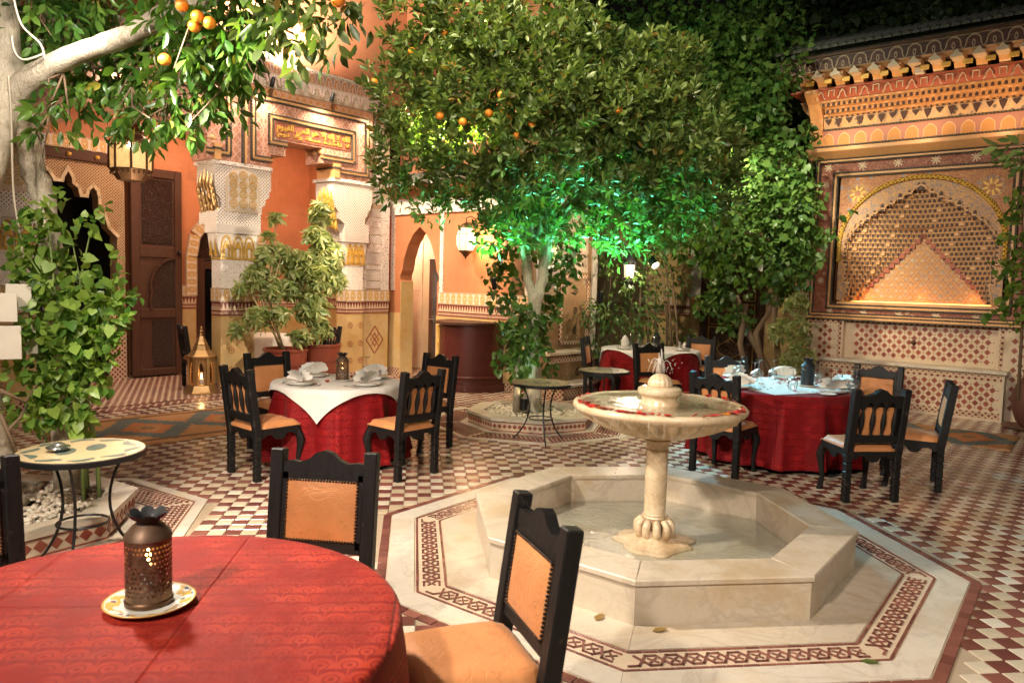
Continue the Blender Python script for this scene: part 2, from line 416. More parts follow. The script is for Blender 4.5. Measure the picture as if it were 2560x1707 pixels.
def damask(name, c1, c2, sc, rough=.42):
    m = Mt(name); x, y, z = m.co(); uv = m.n('ShaderNodeTexCoord'); sp = m.n('ShaderNodeSeparateXYZ'); m.t.links.new(uv.outputs['UV'], sp.inputs[0])
    u, v = V(m, sp.outputs[0]), V(m, sp.outputs[1]); w = m.noise(5, 2)
    row = (v*sc).fl(); a = (u*sc*.9+row*.5).fr()-.5; b = (v*sc).fr()-.5
    r = (a*a*1.1+(b+.25)*(b+.25)*.9).sq(); arc = ((r-.42).ab() < .10).mx((r-.18).ab() < .07).mx(a.ab() > .475)
    k = arc*(w.rng(.38, .7)); f = m.noise(7, 4, .6); g = m.noise(260, 2)
    c = m.mix(k*.9, c1, c2); c = m.mul(c, f*.7+.64)
    return m.out(c, f*.2+.5, g*.3+k+m.noise(4, 4, .6)*2.5+(1-((u*1.7+.27).fr()-.5).ab().rng(0, .014))*1.1+(1-((v*1.7+.31).fr()-.5).ab().rng(0, .014))*1.1, .5, .008, spec=.16, sheen=.05)
DAMASK = damask('red_damask', (.22, .011, .007), (.40, .038, .016), 15)
VELVET = damask('crimson_velvet', (.17, .0035, .005), (.34, .012, .012), 13, .38)
LINEN = plain('white_linen', (.68, .63, .56), .75, .06, 5, .12, 180, sheen=.2)
PORC = plain('white_porcelain', (.74, .71, .66), .15, .05, 4)
def rimplate():
    m = Mt('gilt_rimmed_porcelain'); x, y, z = m.co(); r = (x*x+y*y).sq()
    n = m.voro(38, 'F1'); rim = (r > .082)*(r < .118)
    c = m.mix(rim*(n < .35), (.74, .70, .62), (.06, .07, .12)); c = m.mix(rim*(m.voro(30, 'F1') > .52), c, (.62, .38, .10)); c = m.mix((r > .121), c, (.60, .36, .10))
    return m.out(c, .15)
RIMPL = rimplate()
def tin():
    m = Mt('pierced_rusty_tin'); x, y, z = m.co(); th = m.math('ARCTAN2', y, x)
    a = (th*(34/(2*pi))+(z*70).fl()*.5).fr()-.5; b = (z*70).fr()-.5
    blk = m.noise(9, 2) ; hole = ((a*a+b*b) < .07)*(z > .03)*(z < .185)*(blk > .36)
    r = m.noise(26, 5, .65); c = m.mix((r-.5)*2.2+.5, (.022, .012, .008), (.26, .16, .095))
    return m.out(c, .5, r, .4, .004, metal=.5, alpha=1-hole)
TIN = tin()
TINB = plain('black_tin', (.02, .02, .022), .5, .3, 30, .3, 60, metal=.3)
BRASS = plain('aged_brass', (.48, .29, .12), .38, .2, 12, .2, 30, metal=.75)
BRONZE = plain('dark_bronze', (.10, .05, .022), .45, .25, 20, metal=.7)
IRON = plain('black_iron', (.012, .012, .013), .4, .2, 30, metal=.3)
STEEL = plain('brushed_steel', (.62, .62, .62), .28, .08, 20, metal=1)
TERRA = plain('glazed_terracotta', (.22, .05, .028), .28, .25, 6, .12, 18)
COUNT = plain('hammered_oxblood_leather', (.075, .016, .012), .32, .25, 7, .35, 55)
SAND = plain('side_table_stone', (.38, .285, .16), .3, .25, 8)
DGREEN = plain('green_inlay_stone', (.085, .105, .085), .3, .2, 12)
SOIL = plain('soil', (.06, .038, .022), .9, .3, 20, .6, 30)
def pebble():
    m = Mt('pebble_stone'); r = m.rand(); return m.out(m.mul(m.mix(r, (.42, .32, .22), (.70, .62, .50)), m.noise(20, 3)*.4+.8), .55)
PEB = pebble()
def bark():
    m = Mt('whitewashed_bark'); n = m.noise(4, 6, .7); x, y, z = m.co(); s = m.noise(30, 4, .7, vec=m.vec(x*1.5, y*1.5, z*.25)); cr = (s-.5).ab(); kn = m.voro(5, 'F1')
    c = m.mix((n-.48).rng(0, .16), (.60, .52, .40), (.34, .27, .18)); c = m.mix((1-cr.rng(0, .035))*.45, c, (.20, .15, .09)); c = m.mix((kn < .05)*.6, c, (.24, .18, .11)); return m.out(m.mul(c, s*.5+.72), .85, n+cr*1.5, .9, .02, spec=.2)
BARK = bark()
BROWNB = plain('brown_stem', (.16, .10, .055), .8, .3, 20, .4, 30)
GREENS = plain('green_stem', (.14, .19, .05), .6, .2)
def leafmat(name, c1, c2, trans=.3, rough=.35, tip=None):
    m = Mt(name); r = m.rand(); c = m.mix(r, c1, c2)
    if tip: c = m.mix((r*7.3).fr() > .965, c, tip)
    p = m.p; m.set(p.inputs['Base Color'], c); p.inputs['Roughness'].default_value = rough; p.inputs['Specular IOR Level'].default_value = .4
    tr = m.n('ShaderNodeBsdfTranslucent'); gc = m.n('ShaderNodeMix', data_type='RGBA', blend_type='MULTIPLY'); gc.inputs[0].default_value = 1
    m.t.links.new(c, gc.inputs[6]); gc.inputs[7].default_value = (1.5, 1.7, .7, 1); m.t.links.new(gc.outputs[2], tr.inputs[0])
    mx = m.n('ShaderNodeMixShader'); mx.inputs[0].default_value = trans
    m.t.links.new(p.outputs[0], mx.inputs[1]); m.t.links.new(tr.outputs[0], mx.inputs[2])
    m.t.links.new(mx.outputs[0], m.t.nodes['Material Output'].inputs[0]); return m.mat
LF_OR = leafmat('citrus_leaf', (.050, .092, .020), (.15, .19, .05), .28, .38, (.20, .13, .03))
LF_BR = leafmat('bright_citrus_leaf', (.040, .115, .020), (.12, .21, .035), .35, .3, (.30, .26, .04))
LF_CL = leafmat('climber_leaf', (.045, .12, .018), (.25, .36, .065), .35, .35)
LF_IV = leafmat('ivy_leaf', (.035, .085, .018), (.10, .17, .035), .3, .4)
LF_DK = leafmat('unlit_ivy_leaf', (.018, .040, .012), (.045, .075, .02), .2, .45)  # ivy leaf colour darkened to stand in for missing light
LF_SC = leafmat('variegated_leaf', (.14, .20, .06), (.42, .42, .18), .35, .35, (.58, .54, .28))
ORNG = plain('orange_rind', (.72, .22, .02), .4, .1, 8, .2, 120)
def petal_mat():
    m = Mt('rose_petal'); r = m.rand(); return m.out(m.mix(r, (.30, .006, .010), (.58, .035, .015)), .45, sheen=.2)
PETAL = petal_mat()
DRYL = plain('dry_leaf', (.22, .13, .03), .55, .3, 10)
def glassmat():
    m = Mt('clear_glass'); t = m.n('ShaderNodeBsdfTransparent'); g = m.n('ShaderNodeBsdfGlossy'); g.inputs['Roughness'].default_value = .16
    fr = m.n('ShaderNodeLayerWeight'); fr.inputs[0].default_value = .5; mx = m.n('ShaderNodeMixShader')
    t.inputs[0].default_value = (.93, .95, .95, 1); m.set(mx.inputs[0], V(m, fr.outputs['Facing']).pw(1.5)*.8+.20); m.t.links.new(t.outputs[0], mx.inputs[1]); m.t.links.new(g.outputs[0], mx.inputs[2])
    m.t.links.new(mx.outputs[0], m.t.nodes['Material Output'].inputs[0]); return m.mat
GLASS = glassmat()
def watermat():
    m = Mt('water'); t = m.n('ShaderNodeBsdfTransparent'); g = m.n('ShaderNodeBsdfGlossy'); g.inputs['Roughness'].default_value = .04
    fr = m.n('ShaderNodeLayerWeight'); fr.inputs[0].default_value = .5; mx = m.n('ShaderNodeMixShader'); t.inputs[0].default_value = (.95, .96, .95, 1)
    n = m.noise(9, 4, .6, dist=.8); b = m.n('ShaderNodeBump'); b.inputs['Strength'].default_value = .6; b.inputs['Distance'].default_value = .03
    m.set(b.inputs['Height'], n); m.t.links.new(b.outputs[0], g.inputs['Normal']); m.t.links.new(b.outputs[0], fr.inputs['Normal'])
    m.set(mx.inputs[0], V(m, fr.outputs['Facing']).pw(5.0)*.95+.02); m.t.links.new(t.outputs[0], mx.inputs[1]); m.t.links.new(g.outputs[0], mx.inputs[2])
    m.t.links.new(mx.outputs[0], m.t.nodes['Material Output'].inputs[0]); return m.mat
WATER = watermat()
def foam():
    m = Mt('water_spray'); t = m.n('ShaderNodeBsdfTransparent'); mx = m.n('ShaderNodeMixShader'); mx.inputs[0].default_value = .45
    m.p.inputs['Base Color'].default_value = (.75, .68, .58, 1); m.p.inputs['Roughness'].default_value = .2
    m.t.links.new(t.outputs[0], mx.inputs[1]); m.t.links.new(m.p.outputs[0], mx.inputs[2]); m.t.links.new(mx.outputs[0], m.t.nodes['Material Output'].inputs[0]); return m.mat
SPRAY = foam()
def glow(name, col, st, tex=0):
    m = Mt(name); 
    if tex: return m.out((.5, .35, .18), .5, None, emit=col, es=m.noise(tex, 3)*st*1.2+st*.4)
    return m.out((.5, .4, .3), .5, emit=col, es=st)
FLAME = glow('candle_flame', (1, .5, .14), 25)
LAMPG = glow('lit_amber_glass', (1, .55, .18), .34, 14)
LAMPW = glow('lit_milk_glass', (1, .74, .42), .62)
BULB = glow('bright_bulb', (1, .88, .7), 60)
BULBG = glow('lit_floodlight_lens', (1, .85, .5), 14)
LEDO = glow('led_strip', (1, .46, .10), 1.6)
def kilim():
    m = Mt('kilim_weave'); x, y, z = m.co(); n = m.noise(5, 4); q = .045
    X = (((x+(n-.5)*.02)/q).fl()*q); Y = (((y+(n-.5)*.02)/q).fl()*q)
    d1 = X.ab()*.75+Y.ab(); per = (((X*1.1).fr()-.5).ab()*1.5+Y.ab()*1.15)
    c = m.mix((per < .85)*(per > .46), (.50, .25, .11), (.13, .17, .165)); c = m.mix((per < .46)*(per > .26), c, (.52, .19, .08))
    c = m.mix(per < .14, c, (.30, .16, .08)); c = m.mix((Y.ab() > .62)*(Y.ab() < .72), c, (.16, .09, .05))
    c = m.mix(m.noise(60, 3) > .6, c, (.34, .19, .09))
    return m.out(m.mul(c, m.noise(140, 2)*.6+.7), .9, m.noise(200, 2), .5, .004, spec=.1)
KILIM = kilim()
ROOFT = plain('glazed_roof_tile', (.12, .125, .10), .3, .3, 8, .2, 20)
WHITEB = plain('white_painted_box', (.55, .49, .40), .6, .12, 9)
CABLE = plain('pale_cable', (.48, .41, .31), .6, .1)
VOID = plain('near_black', (.010, .008, .007), .9, .1)  # near black: stands in for shade of rooms and high wall; also flowers
REDC = plain('red_ribbon', (.45, .01, .01), .5, .1)
CYANB = glow('cyan_bulb', (.05, .6, .8), 1.5)
# ================================================================== THE FLOOR
FC = Vector((1.404, 4.759, 0)); FROT = radians(2.5)          # fountain
PA = Vector((-2.95, 5.13, 0)); PM = Vector((1.07, 9.15, 0))  # planters
def octR(x, y, c, rot):
    dx, dy = x-c.x, y-c.y; a = atan2(dy, dx)-rot; k = round(a/(pi/4))*(pi/4)
    return sqrt(dx*dx+dy*dy)*cos(a-k)/cos(pi/8)              # corner radius of the octagon through the point
RA, RM = radians(7), radians(3.4+22.5)
floor = ob('floor', MB().bb(-14, 16, -4, 20, -.30, -.008), GROUT, kind='structure')
TS = .107; tr = radians(2)
def view_px(x, y, z=0):
    p = Vector((x, y, z-HC)); w = p.dot(_f)
    return (1280+1861.7*p.dot(_r)/w, 853.5-1861.7*p.dot(_u)/w, w) if w > .3 else None
cand = []
for i in range(-90, 100):
    for j in range(5, 160):
        u, v = (i+.5)*TS, (j+.5)*TS; x, y = u*cos(tr)-v*sin(tr), u*sin(tr)+v*cos(tr)
        a_, b_ = (x+y)*S, (y-x)*S
        if b_ > 9.62 or a_ > 14.5 or (a_ > 12.35 and b_ < 4.15) or (a_ > 8.95 and b_ > 7.2): continue
        p = view_px(x, y)
        if p is None or not (-350 < p[0] < 2900 and p[1] < 2050): continue
        if octR(x, y, FC, FROT) < 1.99 or octR(x, y, PA, RA) < 1.36 or octR(x, y, PM, RM) < 1.37: continue
        cand.append((x, y, (i+j) % 2, p))
def hidden(x, y):
    d = Vector((x, y, -HC)); t = (HC-.74)/HC; q = d*t
    return (q.x+.82)**2+(q.y-2.1)**2 < .8**2
vis = sorted([c for c in cand if 0 < c[3][0] < 2560 and c[3][1] < 1707 and not hidden(c[0], c[1])], key=lambda c: c[3][2])
single = set((c[0], c[1]) for c in vis[:300])
tile_me = []
for nm, mt in (('tile', TIV), ('tile', TRED)):
    b = MB(); b.cb(-.0508, .0508, -.0508, .0508, -.008, 0, .0022); tile_me.append(b.mesh('tile', mt))
bulk = [MB(), MB()]
for (x, y, k, p) in cand:
    M = Matrix.Translation((x, y, random.uniform(-.0008, .0008))) @ Matrix.Rotation(tr+random.gauss(0, .006), 4, 'Z') @ Matrix.Rotation(random.gauss(0, .004), 4, 'X') @ Matrix.Rotation(random.gauss(0, .004), 4, 'Y')
    if (x, y) in single:
        ob('tile', tile_me[k], None, floor, M=M)
    else:
        h = .0512; c = .049
        vs = [(-h, -h, -.008), (h, -h, -.008), (h, h, -.008), (-h, h, -.008), (-h, -h, -.0015), (h, -h, -.0015), (h, h, -.0015), (-h, h, -.0015), (-c, -c, 0), (c, -c, 0), (c, c, 0), (-c, c, 0)]
        bulk[k].add(vs, [(0, 1, 5, 4), (1, 2, 6, 5), (2, 3, 7, 6), (3, 0, 4, 7), (4, 5, 9, 8), (5, 6, 10, 9), (6, 7, 11, 10), (7, 4, 8, 11), (8, 9, 10, 11)], M)
ob('ivory_tiles', bulk[0], TIV, floor, kind='stuff', fix=False); ob('maroon_tiles', bulk[1], TRED, floor, kind='stuff', fix=False)

def side_M(c, rot, k, R, z=0):
    """frame on the k-th side of an octagon: x along the side, y up, z outwards; origin at the middle of the side of corner radius R"""
    a = rot+k*pi/4; n = Vector((cos(a), sin(a), 0)); t = Vector((-sin(a), cos(a), 0)); o = c+n*R*cos(pi/8)
    return Matrix(((t.x, 0, n.x, o.x), (t.y, 0, n.y, o.y), (0, 1, 0, z), (0, 0, 0, 1)))
def half(R): return R*sin(pi/8)
def ring(b, c, rot, R0, R1, z0, z1, k, gap=.001):
    M = side_M(c, rot, k, R0); w = (R1-R0)*cos(pi/8); h0, h1 = half(R0)-gap, half(R1)-gap
    b.prism([(-h0, 0), (h0, 0), (h1, w), (-h1, w)], z0, z1, 'y', M)
pav = ob('fountain_paving', MB().prism([(FC.x+1.93*cos(FROT+pi/8+k*pi/4), FC.y+1.93*sin(FROT+pi/8+k*pi/4)) for k in range(8)], -.03, -.004, 'z'), PALE, kind='structure')
for k in range(8):
    b = MB(); ring(b, FC, FROT, .95, 1.505, -.02, .003, k); ob('marble_slab', b, MARB, pav)
    b = MB(); ring(b, FC, FROT, 1.715, 1.885, -.02, .003, k); ob('marble_slab', b, MARBW, pav)
    w = .2*cos(pi/8); M = side_M(FC, FROT, k, 1.51); b = MB(); L = half(1.61)
    for v, t in ((.010, .014), (.172, .014)):
        h = half(1.51)+v*.414
        n = 16
        for i in range(n): b.cb(-h+2*h*i/n+.002, -h+2*h*(i+1)/n-.002, -.02, .002, v-t/2, v+t/2, .001, M)
    P = .205; N = int(2*L/P)
    for i in range(N+1):
        u0 = -L+.02+(2*L-.04-N*P)/2+i*P-P/2
        for sgn in (1, -1):
            f = lambda v: .091+sgn*(v-.091)
            for (p, q) in (((0, .135), (.05, .135)), ((.05, .135), (.103, .047)), ((.103, .047), (.153, .047)), ((.153, .047), (.205, .135))):
                A = (u0+p[0], f(p[1])); B = (u0+q[0], f(q[1])); hm = half(1.51)+min(A[1], B[1])*.414-.012
                if max(abs(A[0]), abs(B[0])) < hm: b.strip([A, B], .012, -.02, .0015+.0004*(sgn+1)/2, M)
        for (cu, cv) in ((.026, .091), (.128, .091)):
            if abs(u0+cu)+.03 < L:
                for q in range(4):
                    a0 = q*pi/2+pi/4; b.strip([(u0+cu+.010*cos(a0), cv+.010*sin(a0)), (u0+cu+.026*cos(a0), cv+.026*sin(a0))], .009, -.02, .0012, M)
    ob('interlace_mosaic', b, TRED, pav, kind='stuff')
    M = side_M(FC, FROT, k, 1.892); n = 14; h = half(1.92)
    for i in range(n):
        b = MB(); b.cb(-h+2*h*i/n+.003, -h+2*h*(i+1)/n-.003, -.02, .002+random.uniform(-.001, .001), .002, .058, .002, M); ob('tile', b, TRED, pav)

def planter(c, R, rot, z, name, label, group, Rpave, ds, single_sides=()):
    t = thing(name, label, 'planter', loc=c, group=group); O = Vector((0, 0, 0))
    b = MB()
    for k in range(8): ring(b, O, rot, R-.10, R-.012, -.02, z-.035, k, 0)
    ob('wall', b, PALE, t)
    for k in range(8):
        b = MB(); ring(b, O, rot, R-.20, R+.012, z-.034, z, k, .0012); ob('marble_slab', b, MARBW, t)
    rows = max(1, int((z-.06)/(ds*1.42))); n = int(2*half(R)/(ds*1.42))
    joint = MB()
    for k in range(8):
        M = side_M(O, rot, k, R-.012)
        st = 2*half(R-.012)/n
        for i in range(n):
            for j in range(rows):
                u = -half(R-.012)+st*(i+.5); v = .03+ds*.72+j*(z-.09-ds*1.4)/max(1, rows-1) if rows > 1 else (z-.03)/2
                h = ds*.66; P4 = [(u-h, v), (u, v-h), (u+h, v), (u, v+h)]
                if k in single_sides:
                    q = MB(); q.prism([(p, s_) for p, s_ in P4], 0, .004, 'z', M); ob('tile', q, TREDW, t)
                else: joint.prism([(p, s_) for p, s_ in P4], 0, .003, 'z', M)
        joint.bb(-half(R-.012), half(R-.012), .002, .014, 0, .0035, M); joint.bb(-half(R-.012), half(R-.012), z-.05, z-.038, 0, .0035, M)
    ob('maroon_tiles', joint, TREDW, t, kind='stuff')
    ob('soil', MB().prism([((R-.15)*cos(rot+pi/8+k*pi/4), (R-.15)*sin(rot+pi/8+k*pi/4)) for k in range(8)], 0, z-.05, 'z'), SOIL, t)
    b = MB(); Rp = R-.22
    npb = 1500
    for i in range(npb):
        a = random.uniform(0, 2*pi); r = Rp*sqrt(random.random()); s = random.uniform(.011, .023)
        M = Matrix.Translation((r*cos(a), r*sin(a), z-.045+random.uniform(0, .03))) @ Matrix.Rotation(random.uniform(0, 3), 4, 'Z') @ Matrix.Diagonal((1.3*s, s, .75*s, 1))
        b.sph((0, 0, 0), 1, 7, 4, 1, M)
    ob('pebbles', b, PEB, t, smooth='all', kind='stuff')
    # mosaic apron on the ground
    p = ob(name.replace('planter', 'apron') if 'planter' in name else 'mosaic_apron', MB().prism([(c.x+Rpave*cos(rot+pi/8+k*pi/4), c.y+Rpave*sin(rot+pi/8+k*pi/4)) for k in range(8)], -.02, -.004, 'z'), PALE, kind='structure')
    q = MB(); e = .034
    for k in range(8):
        b = MB(); ring(b, c, rot, Rpave-.075, Rpave, -.02, .003, k); ob('marble_slab', b, MARBW, p)
        b = MB(); ring(b, c, rot, R-.02, R+.085, -.02, .002, k); ob('marble_slab', b, MARBW, p)
        R0 = R+.10; w = (Rpave-.09-R0)*cos(pi/8); M = side_M(c, rot, k, R0)
        for v0 in (.006, w-.006):
            h = half(R0)+v0*.414-.004; q.bb(-h, h, -.02, .0015, v0-.005, v0+.005, M)
        nv = int((w-.03)/(e*1.0)); 
        for j in range(nv):
            v = .022+(w-.044)*(j+.5)/nv; h = half(R0)+v*.414-.02; off = (j % 2)*.5
            nu = int(2*h/(e*1.5))
            for i in range(nu):
                u = -h+2*h*(i+.25+off*.5+.0)/nu
                s_ = e*.62; q.prism([(u-s_, v), (u, v-s_*.8), (u+s_, v), (u, v+s_*.8)], -.02, .0013, 'y', M)
    ob('mosaic_tiles', q, TRED, p, kind='stuff')
    return t
planter(PA, .828, RA, .16, 'tree_planter', 'octagonal planter of white marble with pebbles under the large whitewashed tree beside the red table', 'octagonal tree planters', 1.32, .062, (0, 7))
planter(PM, .80, RM, .155, 'tree_planter', 'octagonal planter of gravel and checkered tile round the forked orange tree', 'octagonal tree planters', 1.33, .04, ())
# gallery floor, small lozenges
g = MB(); gf = ob('gallery_floor', MB().bb(0, 11, -.58, 2.5, -.2, -.003), PALE, kind='structure', M=FG)
for z0, z1, mt in ((-.56, -.50, TRED), (-.26, -.22, TRED)):
    n = 70
    for i in range(n): g.cb(11*i/n+.003, 11*(i+1)/n-.003, z0, z1, -.02, .001, .002)
for i in range(110):
    for j in range(3): 
        u, v = (i+.5+.5*(j % 2))*.1, -.455+j*.085; g.prism([(u-.045, v), (u, v-.04), (u+.045, v), (u, v+.04)], -.02, .001, 'z')
for i in range(115):
    for j in range(27):
        u, v = (i+.5*(j % 2))*.095, -.18+j*.095; s_ = .03; g.prism([(u-s_, v-s_), (u+s_, v-s_), (u+s_, v+s_), (u-s_, v+s_)], -.02, .0005, 'z')
ob('lozenge_tiles', g, TRED, gf, kind='stuff')

# ================================================================== THE LEFT GALLERY
def bandset(t, x0, x1, y0, y1, z0=0, pre='', frieze=True):
    """dado bands round a pier face: x0..x1, y0..y1"""
    ob('ochre_dado', MB().bb(x0, x1, y0, y1, z0+.14, 1.13), OCHRE, t)
    ob('tile_skirting', MB().bb(x0-.004, x1+.004, y0-.006, y1, z0, .14), LOZ, t)
    ob('zigzag_tile_band', MB().bb(x0-.004, x1+.004, y0-.006, y1, 0, .20), ZIG, t, M=Matrix.Translation((0, 0, 1.13)))
    if frieze: ob('gold_frieze', MB().bb(x0-.012, x1+.012, y0-.016, y1, 0, .20), FRIEZE, t, M=Matrix.Translation((0, 0, 1.332)))
def flower(b, x, z, y, r=.05, M=None):
    for k in range(8):
        a = k*pi/4; b.prism([(x+.76*r*cos(a)+.20*r*cos(a+q), z+.76*r*sin(a)+.20*r*sin(a+q)) for q in [j*pi/3 for j in range(6)]], y, y+.01, 'y', M)
    b.prism([(x+.24*r*cos(q), z+.24*r*sin(q)) for q in [j*pi/3 for j in range(6)]], y, y+.01, 'y', M)
def column(x, w, label, caprange, cx):
    t = thing('gallery_column', label, 'column', M=FG @ Matrix.Translation((x, 0, 0)), group='gallery columns')
    h = w/2; d = .26
    bandset(t, -h, h, 0, d)
    ob('pierced_shaft', MB().bb(-h+.005, h-.005, .004, d, 1.534, 1.95), SHAFT, t)
    ob('gold_collar', MB().bb(-h-.006, h+.006, -.006, d+.006, 1.951, 1.978), GOLD, t)
    # leaf arches fanning out under the capital
    ob('pierced_neck', MB().prism([(-h, 0), (h, 0), (h+.03, .12), (h+.06, .35), (-h-.06, .35), (-h-.03, .12)], .0, d, 'y'), SHAFT, t, M=Matrix.Translation((0, 0, 1.979)))
    b = MB(); n = 3
    for i in range(n):
        cxx = -h+(i+.5)*w/n; q = w/n*.46
        for s_ in (-1, 1):
            pts = [(cxx+s_*q*(1-(k/6.)**2*.98), 1.99+.30*sin(k/6.*pi/2)) for k in range(7)]
            b.strip(pts, .022, -.018, .002)
            b.strip([(cxx+s_*q*.45, 2.0), (cxx+s_*q*.5, 2.1), (cxx+s_*q*.12, 2.2)], .028, -.014, .002)
        b.prism([(cxx-.02, 2.12), (cxx+.02, 2.12), (cxx, 2.22)], -.016, .002)
    for i in range(2):
        cxx = -h-.03; yy = .06+.13*i
        b.add([(cxx-.012, yy-.05, 2.0), (cxx-.012, yy+.05, 2.0), (cxx-.03, yy, 2.27)], [(0, 1, 2)])
    ob('gilded_leaf', b, GOLD, t)
    b = MB(); n = 2
    for i in range(2):
        for zz in (.33, .62, .93):
            flower(b, -h+w*(i+.62)/1.7-.03 if w > .4 else -.03+.22*i-.06, zz, -.004, .056)
    ob('painted_flower', b, TREDW, t)
    # capital
    l, r = caprange
    ob('abacus', MB().bb(-h-.075, h+.085, -.03, d+.06, 2.33, 2.46), LATTF, t)
    prof_r = [(r, 3.35), (r, 3.0), (r-.03, 2.98), (r-.03, 2.9), (r-.09, 2.86), (r-.10, 2.78), (r-.15, 2.75), (r-.16, 2.66), (h+.10, 2.62), (h+.10, 2.46)]
    prof_l = [(-h-.06, 2.46), (-h-.06, 2.62), (l+.10, 2.70), (l+.08, 2.82), (l+.03, 2.88), (l, 3.0), (l, 3.35)]
    ob('bracket_capital', MB().prism(prof_l+prof_r, -.012, .50), LATT, t)
    ob('cap_moulding', MB().bb(l-.03, r+.01, -.035, .54, 3.30, 3.352), STUCCO, t)
    if w > .4:
        m0, m1 = l+.20, r-.235; mm = (m0+m1)/2; hw = (m1-m0)/2
        arch = lambda q, zb: [(mm-q, zb)]+[(mm-q*cos(k*pi/10), 3.02+q*1.0*sin(k*pi/10)) for k in range(11)]+[(mm+q, zb)]
        ob('panel_frame', MB().prism(arch(hw+.04, 2.645), -.024, -.01), PALE, t)
        ob('pierced_panel', MB().prism(arch(hw+.012, 2.685), -.03, -.02), LATTF, t)
        for i in range(3):
            for j in range(4):
                cx_ = mm+(i-1)*hw*.66; cz = 2.765+j*.137
                if j == 3 and i != 1: cz -= .03
                b = MB(); R_ = .068
                for k in range(12):
                    a = k*pi/6; b.prism([(cx_+.46*R_*cos(a-.10), cz+.46*R_*sin(a-.10)), (cx_+R_*cos(a-.15), cz+R_*sin(a-.15)), (cx_+R_*cos(a+.15), cz+R_*sin(a+.15)), (cx_+.46*R_*cos(a+.10), cz+.46*R_*sin(a+.10))], -.04, -.028)
                b.prism([(cx_+.24*R_*cos(k*pi/4), cz+.24*R_*sin(k*pi/4)) for k in range(8)], -.042, -.028)
                ob('gold_rosette', b, GOLD, t)
    # hanging plaster fingers on the side of the bracket
    b = MB()
    for i in range(6):
        for j in range(5):
            yy = .03+j*.10; zt = 3.10-.088*i-abs(j-2)*.035+(i % 2)*.01; xx = l-.012+.020*i
            if (i+j) % 5 == 4: continue
            b.tube([(xx-.02, yy, zt+.13), (xx-.022, yy, zt+.06), (xx-.028, yy, zt), (xx-.012, yy, zt-.06), (xx+.03, yy, zt-.10)], [.004, .014, .030, .030, .012], 7)
    ob('stalactite', b, BRASS if w > .4 else GOLD, t, smooth=True, kind='stuff')
    # gilded impost and brackets above
    ob('gilded_impost', MB().bb(l-.02, l+.08, -.05, .44, 3.354, 3.50), GOLDW, t)
    ob('impost_rope', MB().bb(l-.03, l+.10, -.06, .45, 3.502, 3.53), ROPE, t)
    ob('impost_rail', MB().bb(l-.026, l+.09, -.055, .445, 3.532, 3.58), GOLDW, t)
    b = MB()
    for (px, pz, pr) in ((l-.03, 3.66, .085), (l-.20, 3.74, .07), (l-.02, 3.60, .07)):
        for j in range(3): b.sph((px, .06+.16*j, pz), pr, 8, 6, .8)
    ob('carved_bracket', b, GOLDW, t, smooth=True)
    return t
column(5.83, .54, 'carved plaster gallery column with a gold rosette panel on its wide bracket', (-.36, .54), 5.83)
column(7.98, .44*.8, 'gallery column with bright gilded stalactites next to the archway pilaster', (-.45, .34), 7.98)
column(2.92, .54, 'carved plaster gallery column half hidden behind the whitewashed tree', (-.36, .40), 2.92)

t = thing('gallery_lintel', 'carved pink and gold lintel with an Arabic inscription above the gallery opening', 'lintel', M=FG)
poly = [(1.0, 3.356), (3.32, 3.356), (3.32, 3.56), (3.6, 3.56), (3.6, 3.82), (5.12, 3.82), (5.12, 3.70), (5.37, 3.70), (5.37, 3.356), (6.37, 3.356), (6.37, 3.56), (6.63, 3.56), (6.63, 3.79), (7.30, 3.79), (7.30, 3.56), (7.53, 3.56), (7.53, 3.356), (8.38, 3.356), (8.38, 4.53), (1.0, 4.53)]
ob('carved_panel', MB().prism(poly, 0, .46), LAMB, t)
ob('gold_border', MB().bb(1.0, 8.36, -.008, .1, 4.40, 4.528), LAMBG, t)
def frame(pts, nm='moulding'):
    b = MB(); b.strip(pts, .034, -.03, .02); ob('gilded_moulding', b, GOLDW, t)
    def off(d):
        out = []
        for i, p in enumerate(pts):
            n = Vector((0, 0))
            for (p_, q_) in ([(pts[i-1], p)] if i else [])+([(p, pts[i+1])] if i < len(pts)-1 else []):
                v = Vector((q_[0]-p_[0], q_[1]-p_[1])).normalized(); n += Vector((-v.y, v.x))
            out.append((p[0]+n.x*d, p[1]+n.y*d))
        return out
    for d in (.03, -.03): ob('rope_moulding', MB().strip(off(d), .02, -.042, .02), ROPE, t)
frame([(6.37, 3.47), (6.07, 3.47), (6.07, 4.37), (8.19, 4.37), (8.19, 3.47), (7.53, 3.47)])
frame([(6.63, 3.74), (6.36, 3.74), (6.36, 4.12), (7.90, 4.12), (7.90, 3.66), (7.30, 3.66)])
frame([(5.37, 3.47), (5.68, 3.47), (5.68, 4.32), (3.4, 4.32)])
frame([(5.12, 3.84), (5.36, 3.84), (5.36, 4.05), (3.4, 4.05)])
for xx, mt in ((5.90, ROPE), (5.935, GOLDW), (8.33, ROPE)):
    ob('upright_moulding', MB().bb(xx-.014, xx+.014, -.05, .01, 3.36, 4.53), mt, t)
b = MB(); b.prism([(6.43, 3.90), (6.43, 4.03), (6.47, 4.06), (7.82, 4.06), (7.855, 4.03), (7.855, 3.845), (7.82, 3.82), (6.47, 3.82), (6.43, 3.85)], -.012, .02)
insc = ob('inscription_board', b, FIL_R, t)
